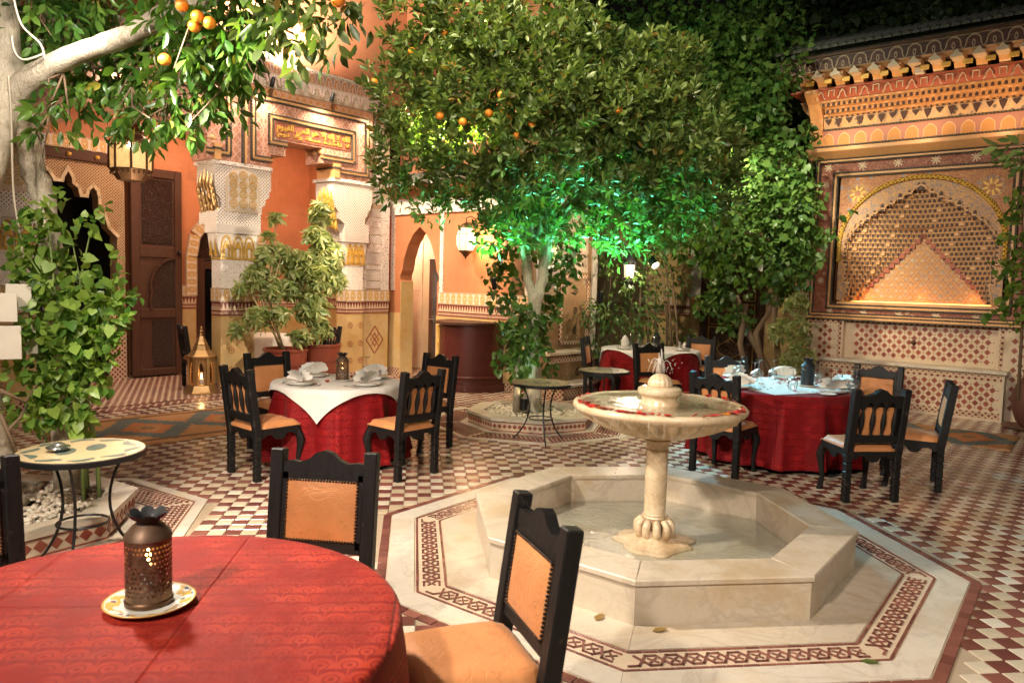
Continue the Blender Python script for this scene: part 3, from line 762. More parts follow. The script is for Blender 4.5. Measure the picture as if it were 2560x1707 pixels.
def script(text, x0, x1, z0, z1, off):
    cu = bpy.data.curves.new('calligraphy', 'FONT'); cu.body = text
    cu.size = .26; cu.extrude = .004; cu.offset = off; cu.align_x = 'CENTER'; cu.resolution_u = 3
    tmp = bpy.data.objects.new('calligraphy', cu); COL.objects.link(tmp); bpy.context.view_layer.update()
    cme = bpy.data.meshes.new_from_object(tmp); bpy.data.objects.remove(tmp); cme.materials.clear(); cme.materials.append(GOLD)
    xs = [v.co.x for v in cme.vertices]; ys = [v.co.y for v in cme.vertices]; sx_ = (x1-x0)/(max(xs)-min(xs)); sy_ = (z1-z0)/(max(ys)-min(ys))
    for v in cme.vertices: v.co = ((v.co.x-min(xs))*sx_+x0, -v.co.z-.018, (v.co.y-min(ys))*sy_+z0)
    ob('calligraphy', cme, None, insc)
script('\ufee1\ufeee\ufef4\ufed8\ufedf\u0627 \ufef2\ufea4\ufedf\u0627 \ufeee\ufeeb \ufefb\u0625 \ufeea\ufedf\u0625 \ufefb \ufeea\ufee0\ufedf\u0627', 6.46, 7.83, 3.90, 4.05, .007)
script('\ufee1\ufeee\ufee7 \ufefb\ufeed \ufe94\ufee8\ufeb3 \ufee9\ufeac\ufea7\ufe84\ufe97 \ufefb', 6.47, 7.82, 3.83, 3.945, .006)
# cornice over the lintel
t = thing('gallery_cornice', 'carved cornice with small lit niches under the pink upper wall', 'cornice', M=FG)
ob('cornice_board', MB().prism([(-.05, 4.53), (-.20, 4.66), (-.20, 4.69), (.4, 4.69), (.4, 4.53)], 1.0, 8.42, 'x'), STUCCO, t)
ob('painted_cornice_band', MB().bb(.95, 8.46, -.24, .4, 0, .17), CORN, t, M=Matrix.Translation((0, 0, 4.692)))
ob('cornice_cap', MB().bb(.92, 8.48, -.27, .4, 4.864, 4.89), STUCCO, t)
NN = 40
for i in range(NN):
    xx = 1.1+7.25*i/(NN-1); b = MB()
    b.prism([(xx-.075, 4.54), (xx-.055, 4.57), (xx-.05, 4.61), (xx-.02, 4.64), (xx, 4.675), (xx+.02, 4.64), (xx+.05, 4.61), (xx+.055, 4.57), (xx+.075, 4.54), (xx+.085, 4.69), (xx-.085, 4.69)], -.215, -.19); ob('scalloped_niche', b, CORN, t)
b = MB()
for i in range(170): b.tube([(1+7.4*i/170, -.25, 4.89), (1+7.4*i/170, -.26, 4.93)], .003, 4)
ob('bird_spike', b, IRON, t, kind='stuff')
w = MB(); w.bb(-1, 9.4, .28, .6, 4.87, 9.5); ob('plaster_face', w, PINK, thing('upper_wall', 'tall pink plaster upper wall above the gallery cornice', 'wall', M=FG))
t = thing('gallery_ceiling', 'orange plaster ceiling of the left gallery', 'ceiling', M=FG)
ob('ceiling_slab', MB().bb(-1, 8.9, .46, 2.6, 4.40, 4.52), ORANGE, t)
# back wall of the gallery
BW = 2.4
t = thing('gallery_back_wall', 'orange gallery wall behind the columns with gold edged openings', 'wall', M=FG)
ob('plaster_face', MB().prism([(5.30, 0), (6.42, 0), (6.42, 2.0), (6.48, 2.35), (6.68, 2.62), (7.02, 2.75), (7.36, 2.62), (7.56, 2.35), (7.62, 2.0), (7.62, 0), (8.8, 0), (8.8, 4.41), (-1, 4.41), (-1, 3.55), (5.30, 3.55)], BW, BW+.3), ORANGE, t)
for (x0, x1) in ((5.28, 6.40), (7.64, 8.78)):
    ob('ochre_dado', MB().bb(x0, x1, BW-.02, BW, .14, 1.13), OCHRE, t)
    ob('tile_skirting', MB().bb(x0, x1, BW-.026, BW, 0, .139), LOZ, t)
    ob('zigzag_tile_band', MB().bb(x0, x1, BW-.026, BW, 0, .20), ZIG, t, M=Matrix.Translation((0, 0, 1.131)))
    ob('gold_frieze', MB().bb(x0, x1, BW-.036, BW, 0, .20), FRIEZE, t, M=Matrix.Translation((0, 0, 1.333)))
arcp = [(6.42, 1.35), (6.42, 2.0), (6.48, 2.35), (6.68, 2.62), (7.02, 2.75), (7.36, 2.62), (7.56, 2.35), (7.62, 2.0), (7.62, 1.35)]
for i in range(len(arcp)-1):
    p, q = Vector(arcp[i]), Vector(arcp[i+1]); L = (q-p).length; ang = atan2(q.y-p.y, q.x-p.x)
    M = Matrix.Translation((p.x, BW, p.y)) @ Matrix.Rotation(-ang, 4, 'Y')
    ob('gold_frieze', MB().bb(0, L+.03, -.04, 0, 0, .20), FRIEZE, t, M=M)
t = thing('lattice_window', 'dark carved wooden screen in the gold edged horseshoe arch behind the rosette column', 'window', M=FG)
ob('frame', MB().bb(6.44, 6.60, BW+.05, BW+.15, 0, 2.0).bb(7.44, 7.60, BW+.05, BW+.15, 0, 2.0).bb(6.60, 7.44, BW+.05, BW+.15, 1.82, 1.95), DWOOD, t)
ob('carved_tympanum', MB().prism([(6.44, 1.952), (6.50, 2.35), (6.70, 2.62), (7.02, 2.74), (7.34, 2.62), (7.54, 2.35), (7.60, 1.952)], BW+.08, BW+.14), CWOOD, t)
ob('shade_backing', MB().bb(6.40, 7.64, BW+.9, BW+1.0, 0, 2.8), VOID, t)  # near-black sheet stands in for the shade behind the screen
# big carved doorway
t = thing('carved_doorway', 'lobed arch doorway of fine plaster fretwork with a dark room behind', 'doorway', M=FG)
hl = [(5.10, 0), (5.10, 2.30), (4.98, 2.42), (4.92, 2.62), (4.85, 2.66), (4.84, 2.88), (4.82, 2.98), (4.75, 3.06), (4.68, 2.98), (4.66, 2.88), (4.58, 2.88), (4.55, 3.0), (4.48, 3.06), (4.47, 3.14), (4.40, 3.28), (4.33, 3.14), (4.32, 3.08), (4.22, 3.08), (4.15, 3.2), (4.05, 3.28)]
lob = [(5.22, 0), (5.22, 3.40), (2.2, 3.40), (2.2, 0)]+[(7.8-x_, z_) for x_, z_ in hl]+[(3.9, 3.33)]+hl[::-1]
ob('fretwork_panel', MB().prism(lob, BW-.03, BW+.25), holes('plaster_fretwork', (.50, .33, .19), (.13, .06, .03), 22, .27), t)
b = MB(); b.strip(lob[5:-1], .045, BW-.05, BW-.02); ob('arch_moulding', b, CREAM, t)
ob('gold_frieze', MB().bb(2.2, 5.62, BW-.04, BW, 0, .20), FRIEZE, t, M=Matrix.Translation((0, 0, 3.57)))
ob('gold_frieze', MB().bb(0, .42, -.04, 0, 0, .18), FRIEZE, t, M=Matrix.Translation((5.44, BW, 3.57)) @ Matrix.Rotation(pi/2, 4, 'Y'))
ob('studded_beam', MB().cb(2.2, 5.43, BW-.08, BW, 3.402, 3.56, .01), DWOOD, t)
for i in range(8): ob('gold_stud', MB().sph((2.4+.4*i, BW-.085, 3.48), .04, 10, 6, .8), GOLD, t, smooth='all')
ob('tile_skirting', MB().bb(4.95, 5.22, BW-.05, BW-.032, 0, 1.1), LOZ, t)
ob('shade_shell', MB().bb(2.2, 5.3, BW+1.6, BW+1.7, 0, 3.4).bb(2.1, 2.2, BW+.25, BW+1.6, 0, 3.4).bb(5.3, 5.4, BW+.31, BW+1.6, 0, 3.4).bb(2.2, 5.3, BW+.26, BW+1.6, 3.42, 3.5), VOID, t)  # near-black shell puts the room's darkness into its colour
t = thing('door_leaf', 'tall dark carved wooden door leaf folded open against the orange wall', 'door', M=FG)
Y0 = BW-.12
ob('board', MB().cb(5.27, 6.10, Y0, BW-.04, .03, 3.42, .008), DWOOD, t)
ob('stile', MB().cb(5.27, 5.40, Y0-.03, Y0+.01, .03, 3.42, .008), DWOOD, t); ob('stile', MB().cb(5.98, 6.10, Y0-.03, Y0+.01, .03, 3.42, .008), DWOOD, t)
for (z0, z1) in ((3.28, 3.42), (1.98, 2.16), (.98, 1.14), (.03, .14)): ob('rail', MB().cb(5.40, 5.98, Y0-.028, Y0+.01, z0, z1, .008), DWOOD, t)
for (x0, x1, z0, z1) in ((5.44, 5.95, 2.20, 3.25), (5.60, 5.95, .18, .95)): ob('carved_panel', MB().cb(x0, x1, Y0-.02, Y0+.01, z0, z1, .012), CWOOD, t)
ob('carved_panel', MB().prism([(5.60, 1.16)]+[(5.98-.40*sin(k*pi/16)-.0, 1.16+.30+.50*cos(k*pi/16)*1.0) for k in range(8, -1, -1)]+[(5.98, 1.16)], Y0-.022, Y0+.01), CWOOD, t)
b = MB(); b.strip([(5.575, 1.14), (5.56, 1.25), (5.585, 1.45)]+[(5.98-.42*sin(k*pi/16), 1.46+.52*cos(k*pi/16)) for k in range(8, -1, -1)], .035, Y0-.045, Y0-.01); ob('arch_moulding', b, DWOOD, t)
ob('latch', MB().sph((6.04, Y0-.05, 2.07), .035, 10, 6), IRON, t, smooth='all')
# closing side wall of the gallery
t = thing('gallery_side_wall', 'plain orange end wall of the gallery with a light switch', 'wall', M=FG)
ob('plaster_face', MB().bb(8.72, 8.95, .36, BW+.3, 0, 4.45), ORANGE, t)
ob('ochre_dado', MB().bb(8.70, 8.72, .36, BW-.04, .14, 1.13), OCHRE, t); ob('zigzag_tile_band', MB().bb(8.69, 8.72, .36, BW-.04, 0, .2), ZIG, t, M=Matrix.Translation((0, 0, 1.131)))
ob('gold_frieze', MB().bb(8.68, 8.72, .36, BW-.04, 0, .2), FRIEZE, t, M=Matrix.Translation((0, 0, 1.333))); ob('tile_skirting', MB().bb(8.69, 8.72, .36, BW-.04, 0, .139), LOZ, t)
ob('switch_plate', MB().cb(8.70, 8.72, 1.0, 1.12, 1.58, 1.70, .004), PORC, t)
def lattice_diamond(b, cx, cz, r, y):
    D = [(cx, cz-r), (cx+r*.78, cz), (cx, cz+r), (cx-r*.78, cz), (cx, cz-r)]
    b.strip(D, .018, y-.005, y)
    k = [(cx+q[0]*r*.39, cz+q[1]*r*.5) for q in ((1, 0), (.4, .4), (0, 1), (-.4, .4), (-1, 0), (-.4, -.4), (0, -1), (.4, -.4), (1, 0))]
    b.strip(k, .013, y-.005, y-.001)
    for (p, q) in (((-.39, -.5), (.39, .5)), ((-.39, .5), (.39, -.5))): b.strip([(cx+p[0]*r, cz+p[1]*r), (cx+q[0]*r, cz+q[1]*r)], .013, y-.006, y-.002)
    b.prism([(cx+.1*r*cos(j*pi/4), cz+.1*r*sin(j*pi/4)) for j in range(8)], y-.007, y)
# white pilaster between gallery and archway wall
t = thing('carved_pilaster', 'white carved plaster pilaster with stacked fretwork bands above a maroon star diamond', 'pilaster', M=FG)
bandset(t, 8.19, 8.80, .10, .36)
ob('pier_core', MB().bb(8.19, 8.80, .115, .36, 1.534, 4.6), CREAM, t)
zz = 1.56; mats = [LATTF, LATT, SHAFT, LATTF, STUCCO, LATT, LATTF, STUCCO, LATTF]
for i, mt in enumerate(mats):
    h_ = (.14, .19, .09, .21, .15, .16, .13, .17, .15)[i]; ob('fretwork_band', MB().bb(8.30, 8.62, .098, .12, zz, zz+h_-.012), mt, t); zz += h_
ob('carved_border', MB().bb(8.63, 8.80, .092, .12, 1.535, 3.02).bb(8.20, 8.29, .092, .12, 1.535, 3.02), STUCCO, t)
ob('carved_upper_shaft', MB().bb(8.36, 8.62, .085, .12, 3.04, 4.50), STUCCO, t)
ob('carved_border', MB().bb(8.19, 8.80, .08, .12, 3.022, 3.14), LATTF, t)
b = MB(); lattice_diamond(b, 8.50, .66, .24, .10); ob('star_diamond', b, TREDW, t)
b = MB(); lattice_diamond(b, 8.30, .70, .15, .10)

# ================================================================== THE ARCHWAY WALL   (x = -b)
t = thing('archway_wall', 'orange wall with a pointed arch doorway and a carved white border', 'wall', M=FD)
xa, xl, xr = -9.72, -10.18, -9.26
arch = [(xr, 0), (xr, 1.70), (xr+.035, 1.72), (xr+.035, 1.80), (xr-.02, 1.9), (xr-.06, 2.1), (xr-.17, 2.36), (xr-.30, 2.54), (xa, 2.66), (xl+.30, 2.54), (xl+.17, 2.36), (xl+.06, 2.1), (xl+.02, 1.9), (xl-.035, 1.80), (xl-.035, 1.72), (xl, 1.70), (xl, 0)]
ob('plaster_face', MB().prism([(-10.6, 0), (-10.6, 3.5), (-7.15, 3.5), (-7.15, 0)]+arch, 0, .28), ORANGE, t)
ob('upper_face', MB().bb(-10.6, -7.15, .30, .6, 3.5, 7.5), PINK, t)
for (x0, x1) in ((-10.6, -10.185), (-9.255, -7.15)):
    ob('ochre_dado', MB().bb(x0, x1, -.018, 0, .14, 1.13), OCHRE, t)
    ob('tile_skirting', MB().bb(x0, x1, -.024, 0, 0, .139), LOZ, t)
ob('ochre_dado', MB().bb(xl-.001, xl+.012, -.017, .28, .01, 1.70), OCHRE, t)
ob('zigzag_tile_band', MB().bb(-9.2, -7.15, -.024, 0, 0, .2), ZIG, t, M=Matrix.Translation((0, 0, 1.131)))
ob('gold_frieze', MB().bb(-9.2, -7.15, -.034, 0, 0, .2), FRIEZE, t, M=Matrix.Translation((0, 0, 1.333)))
ob('carved_border', MB().bb(-10.6, -7.15, -.04, 0, 2.88, 3.14), STUCCO, t)
for xx in (-10.40, -9.14, -7.25): ob('carved_border', MB().bb(xx-.04, xx+.04, -.03, 0, 1.535, 2.878), STUCCO, t)
t = thing('tiled_corridor', 'beige tiled corridor wall seen through the pointed arch', 'wall', M=FD)
ob('plaster_face', MB().bb(-12.2, -9.1, .95, 1.0, 0, 3.1), CREAM, t)
for i in range(3):
    for j in range(6):
        b = MB(); b.cb(-11.68+.35*i, -11.335+.35*i, .938, .951, .02+.5*j, .515+.5*j, .003); ob('tile', b, PALE, t)
ob('return_wall', MB().bb(-9.1, -9.0, .28, 1.1, 0, 3.1), CREAM, t); ob('ceiling_slab', MB().bb(-12.2, -9.0, .28, 1.1, 3.1, 3.2), CREAM, t)
t = thing('corridor_door', 'dark wooden corridor door with a steel handle behind the arch', 'door', M=FD)
ob('leaf', MB().cb(-10.05, -9.30, .56, .60, .01, 2.12, .004), DWOOD, t); ob('leaf_panel', MB().cb(-9.95, -9.40, .548, .559, .25, 1.9, .01), CWOOD, t)
ob('handle', MB().tube([(-9.98, .56, 1.02), (-9.98, .51, 1.02), (-9.88, .51, 1.02)], .012, 6), STEEL, t)
# roof tiles
t = thing('tiled_eave', 'row of grey green half round roof tiles over the archway wall', 'roof', M=FD)
ob('eave_board', MB().prism([(-.30, 3.30), (-.28, 3.34), (.30, 3.60), (.30, 3.30)], -10.3, -7.15, 'x'), ORANGE, t)
tm = None
for i in range(28):
    b = MB(); 
    for (q, r_) in ((0, .055),):
        prof = [(cos(a)*r_, sin(a)*r_*.9) for a in [k*pi/7 for k in range(8)]]
        n = len(prof); vs = []
        for (yy, zz_, sc_) in ((-.36, 3.325, 1), (-.34, 3.335, 1), (.0, 3.475, .92), (0.001, 3.49, 1.0), (.30, 3.62, .95)):
            vs += [(p*sc_, yy, zz_+q_*sc_) for p, q_ in prof]
        fs = [(r0*n+j, r0*n+j+1, (r0+1)*n+j+1, (r0+1)*n+j) for r0 in range(4) for j in range(n-1)]+[tuple(range(n))]
        b.add(vs, fs)
    if tm is None: tm = b.mesh('roof_tile', ROOFT, 'all')
    ob('roof_tile', tm, None, t, M=Matrix.Translation((-10.2+.11*i, 0, random.uniform(-.006, .006))))
# counter
t = thing('reception_counter', 'curved oxblood leather counter with a gilt emblem below the wall lantern', 'counter', M=FD @ Matrix.Translation((-8.25, -.03, 0)))
def dshape(ax, ay, n=24): return [(-ax*cos(k*pi/n), -ay*sin(k*pi/n)) for k in range(n+1)]
ob('front', MB().prism(dshape(.56, .70), .04, 1.05, 'z'), COUNT, t, smooth=True); ob('top', MB().prism(dshape(.62, .77), 1.051, 1.09, 'z'), DWOOD, t, smooth=True)
ob('plinth', MB().prism(dshape(.60, .745), 0, .12, 'z'), COUNT, t, smooth=True)
ob('foot_rail', MB().tube([(-.64*cos(k*pi/24), -.79*sin(k*pi/24), .24) for k in range(1, 24)], .02, 8), COUNT, t, smooth=True)
aa = radians(52); em = Vector((-.56*cos(aa), -.70*sin(aa), 0)); M = Matrix.Translation(em) @ Matrix.Rotation(-radians(40), 4, 'Z')
b = MB(); b.strip([(-.10, .92), (-.09, .60), (-.02, .45)], .008, -.012, 0); b.strip([(.10, .92), (.09, .60), (.02, .45)], .008, -.012, 0); b.strip([(-.14, .93), (.14, .93)], .012, -.012, 0)
for k in range(5): b.sph((-.10+.05*k, -.005, .96), .028, 8, 5, .8)
b.sph((0, -.005, .98), .04, 8, 5, .7); b.sph((0, -.01, .74), .030, 10, 6, 1.6); b.sph((0, -.01, .56), .026, 10, 6, 1.6); b.tube([(0, -.008, .90), (0, -.008, .52)], .005, 5)
ob('gilt_emblem', b, GOLD, t, M=M)
# ================================================================== THE FAR RECESS
FP = Matrix.Translation((S*9.0-S*7.1, S*9.0+S*7.1, 0)) @ Matrix.Rotation(pi/4, 4, 'Z')   # pier: x along from a=9, y into it
def mosaic_brown():
    m = Mt('worn_brown_mosaic'); n = m.noise(1.6, 5, .7); g = m.noise(12, 4); st = m.noise(3.2, 5, .7)
    c = m.mix(n.rng(.35, .65), (.16, .085, .035), (.30, .18, .09)); c = m.mix((st > .62), c, (.42, .36, .28)); return m.out(m.mul(c, g*.5+.75), .45, g, .2, .005)
BROWNM = mosaic_brown()
t = thing('mosaic_pier', 'worn brown mosaic pier with a stepped base behind the forked orange tree', 'pier', M=FP)
ob('wall_core', MB().bb(0, 1.62, 0, .5, 0, 4.2), BROWNM, t)
ob('carved_panel', MB().bb(.62, 1.36, -.02, 0, 1.93, 3.1), carved('brown_carved_plaster', (.45, .34, .24), (.10, .06, .035), 13, .25), t)
ob('mosaic_border', MB().strip([(.66, .78), (.66, 1.86), (1.40, 1.86), (1.40, .78), (.66, .78)], .06, -.018, 0), LOZ, t)
b = MB()
for zz in (1.62, 1.30, .98): flower(b, 1.06, zz, -.012, .06)
ob('painted_flower', b, VOID, t)
ob('white_edge', MB().bb(1.50, 1.64, -.03, .5, 0.02, 4.2), MARBW, t)
ob('stepped_base', MB().cb(.05, 1.30, -.26, 0, 0, .62, .01), BROWNM, t); ob('base_cap', MB().cb(.02, 1.33, -.30, 0, .622, .68, .01), PALE, t)
ob('mosaic_border', MB().bb(.06, 1.29, -.268, -.26, .50, .60).bb(.06, 1.29, -.268, -.26, .05, .14), LOZ, t)
b = MB(); flower(b, .82, .33, -.272, .07); ob('painted_flower', b, VOID, t)
t = thing('marble_kerb', 'low marble kerb with lozenge tiles at the foot of the mosaic pier', 'kerb', M=FP)
ob('kerb_stone', MB().cb(-.05, 1.2, -.62, -.27, 0, .17, .008), LOZ, t); ob('kerb_cap', MB().cb(-.08, 1.23, -.65, -.27, .172, .21, .006), MARBW, t)
# back wall and gilt door   (x = -b)
FR = Matrix.Translation((S*14.5, S*14.5, 0)) @ Matrix.Rotation(-pi/4, 4, 'Z')
t = thing('recess_wall', 'dim ochre wall at the back of the ivy covered recess', 'wall', M=FR)
ob('plaster_face', MB().bb(-10.4, -4.0, 0, .3, 0, 4.4), OCHRE, t)
ob('zigzag_tile_band', MB().bb(-10.4, -7.25, -.024, 0, 0, .2), ZIG, t, M=Matrix.Translation((0, 0, 1.131)))
ob('gold_frieze', MB().bb(-10.4, -7.25, -.034, 0, 0, .2), FRIEZE, t, M=Matrix.Translation((0, 0, 1.333)))
ob('gold_jamb', MB().bb(-7.24, -7.02, -.05, 0, 1.55, 3.0), STUCCO, t)
ob('gold_crest', MB().strip([(-7.05, 2.75), (-6.96, 2.95), (-6.80, 3.10), (-6.62, 3.20)], .10, -.10, -.02), GOLD, t)
for k in range(4): ob('crest_leaf', MB().sph((-6.98+.11*k, -.07, 3.02+.09*k), .075, 8, 6, 1.2), GOLD, t, smooth='all')
t = thing('upper_wall', 'high wall coloured near black as if unlit, behind the dark ivy', 'wall', M=FR)
ob('plaster_face', MB().bb(-12, 6, .32, .6, 0, 10), VOID, t)  # wall coloured near black in place of night shade
t = thing('gilt_door', 'dark double door painted with faint gilt scrolls in the recess', 'door', M=FR)
ob('door_frame', MB().cb(-7.0, -6.86, -.09, 0, 0, 2.6, .01).cb(-5.78, -5.64, -.09, 0, 0, 2.6, .01).cb(-6.86, -5.78, -.09, 0, 2.48, 2.6, .01), FIL_D, t)
ob('leaf', MB().cb(-6.855, -5.785, -.04, 0, .02, 2.478, .005), DWOOD, t)
for (z0, z1) in ((.10, .92), (1.02, 1.40), (1.52, 2.40)):
    ob('gilt_panel', MB().cb(-6.76, -5.88, -.06, -.03, z0, z1, .01), FIL_D, t)
    ob('gilt_line', MB().strip([(-6.80, z0-.02), (-6.80, z1+.02), (-5.84, z1+.02), (-5.84, z0-.02), (-6.80, z0-.02)], .014, -.066, -.04), GOLD, t)
b = MB()
for sx in (-1, 1):
    for q in range(3): b.strip([(-6.32+sx*(.30-.10*q)*sin(k*pi/12), 1.21+(.13-.035*q)*cos(k*pi/12)) for k in range(13)], .008, -.066, -.055)
    b.strip([(-6.32+sx*.28*sin(k*pi/12)**2, .25+.5*k/12) for k in range(13)], .010, -.066, -.055)
ob('gilt_scroll', b, GOLD, t)

# ================================================================== THE NICHE WALL   (x = -b)
XL, XR, XC = -4.10, -.62, -2.57
t = thing('niche_wall', 'painted and gilded wall with a pointed stalactite niche over tiled panels', 'wall', M=FN)
def wo(z):
    P = [(1.60, 1.0), (1.85, .95), (1.93, 1.03), (2.1, .985), (2.18, 1.04), (2.50, 1.035), (2.75, .86), (2.95, .60), (3.12, .32), (3.24, .12), (3.31, 0)]
    for (a, b_) in zip(P[:-1], P[1:]):
        if a[0] <= z <= b_[0]: return a[1]+(b_[1]-a[1])*(z-a[0])/(b_[0]-a[0])
    return 1.0 if z < 1.6 else 0
def wi(z): return max(0, (2.60-z)/(2.60-1.58)*.96)
RH = .070; rows = [1.60+RH*k for k in range(25)]
outl = []
for z in rows:
    w = wo(z+RH*.5); outl += [(w, z), (w, z+RH*.55), (max(0, w-.03), z+RH*.8), (max(0, w-.035), z+RH)]
apex = 3.33; outl = [p for p in outl if p[1] < apex and p[0] > .012]
left = [(XC-w, z) for w, z in outl]; right = [(XC+w, z) for w, z in outl][::-1]
ring_ = [(XC+1.10*cos(k*pi/40), 2.46+.98*sin(k*pi/40)) for k in range(41)]
ob('blue_spandrel', MB().prism([(XC-1.10, 1.6), left[0]]+left+[(XC, apex)]+right+[(XC+1.10, 1.6)]+ring_, .02, .3), FIL_B, t)
ob('orange_spandrel', MB().prism([(-3.70, 1.53), (XC-1.13, 1.53), (XC-1.13, 2.46)]+[(XC-1.13*cos(k*pi/40), 2.46+1.01*sin(k*pi/40)) for k in range(41)]+[(XC+1.13, 2.46), (XC+1.13, 1.53), (-1.44, 1.53), (-1.44, 3.50), (-3.70, 3.50)], .005, .3), FIL_O, t)
b = MB()
pts = [(XC-1.10*cos(k*pi/48), .005, 2.46+.98*sin(k*pi/48)) for k in range(49)]; b.tube([(XC-1.10, .005, 2.2)]+pts+[(XC+1.10, .005, 2.2)], .034, 8)
ob('gold_rope_arch', b, ROPEG, t, smooth=True)
b = MB(); b.strip([(XC-w, z) for w, z in outl]+[(XC, apex)]+[(XC+w, z) for w, z in outl[::-1]], .022, .0, .03); ob('arch_moulding', b, GOLDW, t)
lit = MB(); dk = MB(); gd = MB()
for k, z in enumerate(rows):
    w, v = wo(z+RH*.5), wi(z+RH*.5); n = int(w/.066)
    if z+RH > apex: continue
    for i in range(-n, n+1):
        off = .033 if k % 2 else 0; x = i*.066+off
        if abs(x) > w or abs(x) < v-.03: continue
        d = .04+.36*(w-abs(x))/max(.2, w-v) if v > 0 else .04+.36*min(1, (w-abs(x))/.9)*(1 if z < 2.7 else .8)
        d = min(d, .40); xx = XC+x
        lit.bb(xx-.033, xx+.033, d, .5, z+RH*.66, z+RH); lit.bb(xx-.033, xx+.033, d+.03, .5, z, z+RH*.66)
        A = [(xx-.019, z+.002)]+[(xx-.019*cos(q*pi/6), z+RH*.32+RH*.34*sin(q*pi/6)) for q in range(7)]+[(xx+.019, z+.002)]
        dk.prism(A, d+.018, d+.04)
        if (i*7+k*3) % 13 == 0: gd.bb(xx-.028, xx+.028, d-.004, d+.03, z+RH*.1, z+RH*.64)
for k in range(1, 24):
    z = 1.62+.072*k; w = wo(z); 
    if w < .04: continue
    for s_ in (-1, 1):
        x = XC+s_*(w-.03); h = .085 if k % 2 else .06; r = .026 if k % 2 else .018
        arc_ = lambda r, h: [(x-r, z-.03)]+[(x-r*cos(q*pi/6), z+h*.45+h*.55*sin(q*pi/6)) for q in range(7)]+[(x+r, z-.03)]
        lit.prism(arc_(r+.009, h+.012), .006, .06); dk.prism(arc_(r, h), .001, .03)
ob('stalactite_cells', lit, MUQ, t, kind='stuff', fix=False); ob('dark_cell_arches', dk, MUQD, t, kind='stuff', fix=False); ob('gilt_cells', gd, GOLDW, t, kind='stuff', fix=False)  # flat dark arches stand in for shaded hollows
ob('diamond_panel', MB().bb(XC-1.06, XC+1.06, .43, .5, 1.58, 2.72), DIAM, t)
b = MB(); W_ = 1.06
for k in range(-26, 27):
    for sg in (-1, 1):
        c0 = k*.135; pts = [(XC+c0+sg*(zz-1.58)*.72, zz) for zz in [1.58+.03*q for q in range(39)]]; pts = [p for p in pts if abs(p[0]-XC) < W_*(2.70-p[1])/1.12]
        if len(pts) > 2: b.strip([pts[0], pts[-1]], .012, .421, .432)
ob('diamond_lattice', b, GOLDW, t)
b = MB()
for j in range(12):
    for i in range(-8, 9):
        x_, z_ = XC+.135*(i+(.5 if j % 2 else 0)), 1.58+.0937*(j+.5)+.045
        if abs(x_-XC) < W_*(2.62-z_)/1.12: 
            for q in range(4): b.prism([(x_+.018*cos(q*pi/2)+.011*cos(v*pi/2), z_+.018*sin(q*pi/2)+.011*sin(v*pi/2)) for v in range(4)], .424, .432)
ob('diamond_flowers', b, CREAM, t, kind='stuff')
b = MB()
for s_ in (-1, 1):
    for k in range(15):
        q = k/14.; b.bb(XC+s_*(.97*(1-q))-.035, XC+s_*(.97*(1-q))+.035, .385, .432, 1.56+1.03*q-.03, 1.56+1.03*q+.045)
ob('cell_edge', b, MUQR, t, kind='stuff')
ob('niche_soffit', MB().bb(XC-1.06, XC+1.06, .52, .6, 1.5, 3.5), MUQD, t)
ob('niche_sill', MB().bb(XC-1.08, XC+1.08, -.01, .45, 1.53, 1.578), GOLDW, t)
ob('niche_cheek', MB().bb(XC-1.06, XC-1.0, .05, .44, 1.58, 1.75).bb(XC+1.0, XC+1.06, .05, .44, 1.58, 1.75), MUQ, t)
ob('led_strip', MB().bb(XC-.98, XC+.98, .385, .40, 1.579, 1.592), LEDO, t)
# red painted surround
ob('painted_surround', MB().prism([(XL+.02, 1.34), (-1.10, 1.34), (-1.10, 3.80), (XL+.02, 3.80), (XL+.02, 1.345), (-3.82, 1.47), (-3.82, 3.58), (-1.34, 3.58), (-1.34, 1.465)], .01, .28), FIL_R, t)
ob('painted_surround', MB().bb(XL+.02, -1.10, -.006, .02, 1.34, 1.47), FIL_R, t)
ob('painted_panel', MB().bb(-1.095, XR, -.004, .28, 1.34, 3.80), FIL_R, t)
def nframe(x0, x1, z0, z1, w=.03, y=-.03, close=True):
    P = [(x0, z0), (x0, z1), (x1, z1), (x1, z0)]+([(x0, z0)] if close else [])
    ob('gilded_moulding', MB().strip(P, w, y, .02), GOLDW, t)
    for d in (w, -w):
        Q = [(x0+d, z0+d), (x0+d, z1-d), (x1-d, z1-d), (x1-d, z0+d)]+([(x0+d, z0+d)] if close else [])
        ob('rope_moulding', MB().strip(Q, w*.72, y-.008, .02), ROPE, t)
nframe(-3.77, -1.39, 1.50, 3.54); nframe(XL+.06, -1.12, 1.37, 3.76, .024)
b = MB()
def star(b, x, z, r, y): 
    for k in range(8):
        a = k*pi/4+.2; b.strip([(x+.15*r*cos(a), z+.15*r*sin(a)), (x+r*cos(a), z+r*sin(a))], .018 if k % 2 else .012, y-.003, y)
for k in range(6): star(b, -3.9+.5*k, 3.67, .06, .008); star(b, -3.75+.5*k, 1.405, .05, -.008)
for k in range(4): star(b, -3.92, 1.9+.5*k, .045, .008)
for k in range(5): star(b, -.88, 1.6+.45*k, .06, -.006)
ob('painted_star', b, CREAM, t)
for cx in (-3.44, -1.68):
    b = MB()
    for k in range(16):
        a = k*pi/8; b.prism([(cx+.14*cos(a)+.028*cos(q*pi/3), 3.24+.14*sin(a)+.028*sin(q*pi/3)) for q in range(6)], .0, .006)
    ob('blue_rosette', b, FIL_B, t)
    b = MB()
    for k in range(8):
        a = k*pi/4+.2; b.strip([(cx+.06*cos(a), 3.24+.06*sin(a)), (cx+.105*cos(a), 3.24+.105*sin(a))], .03, -.003, .004)
    ob('gold_rosette', b, GOLD, t)
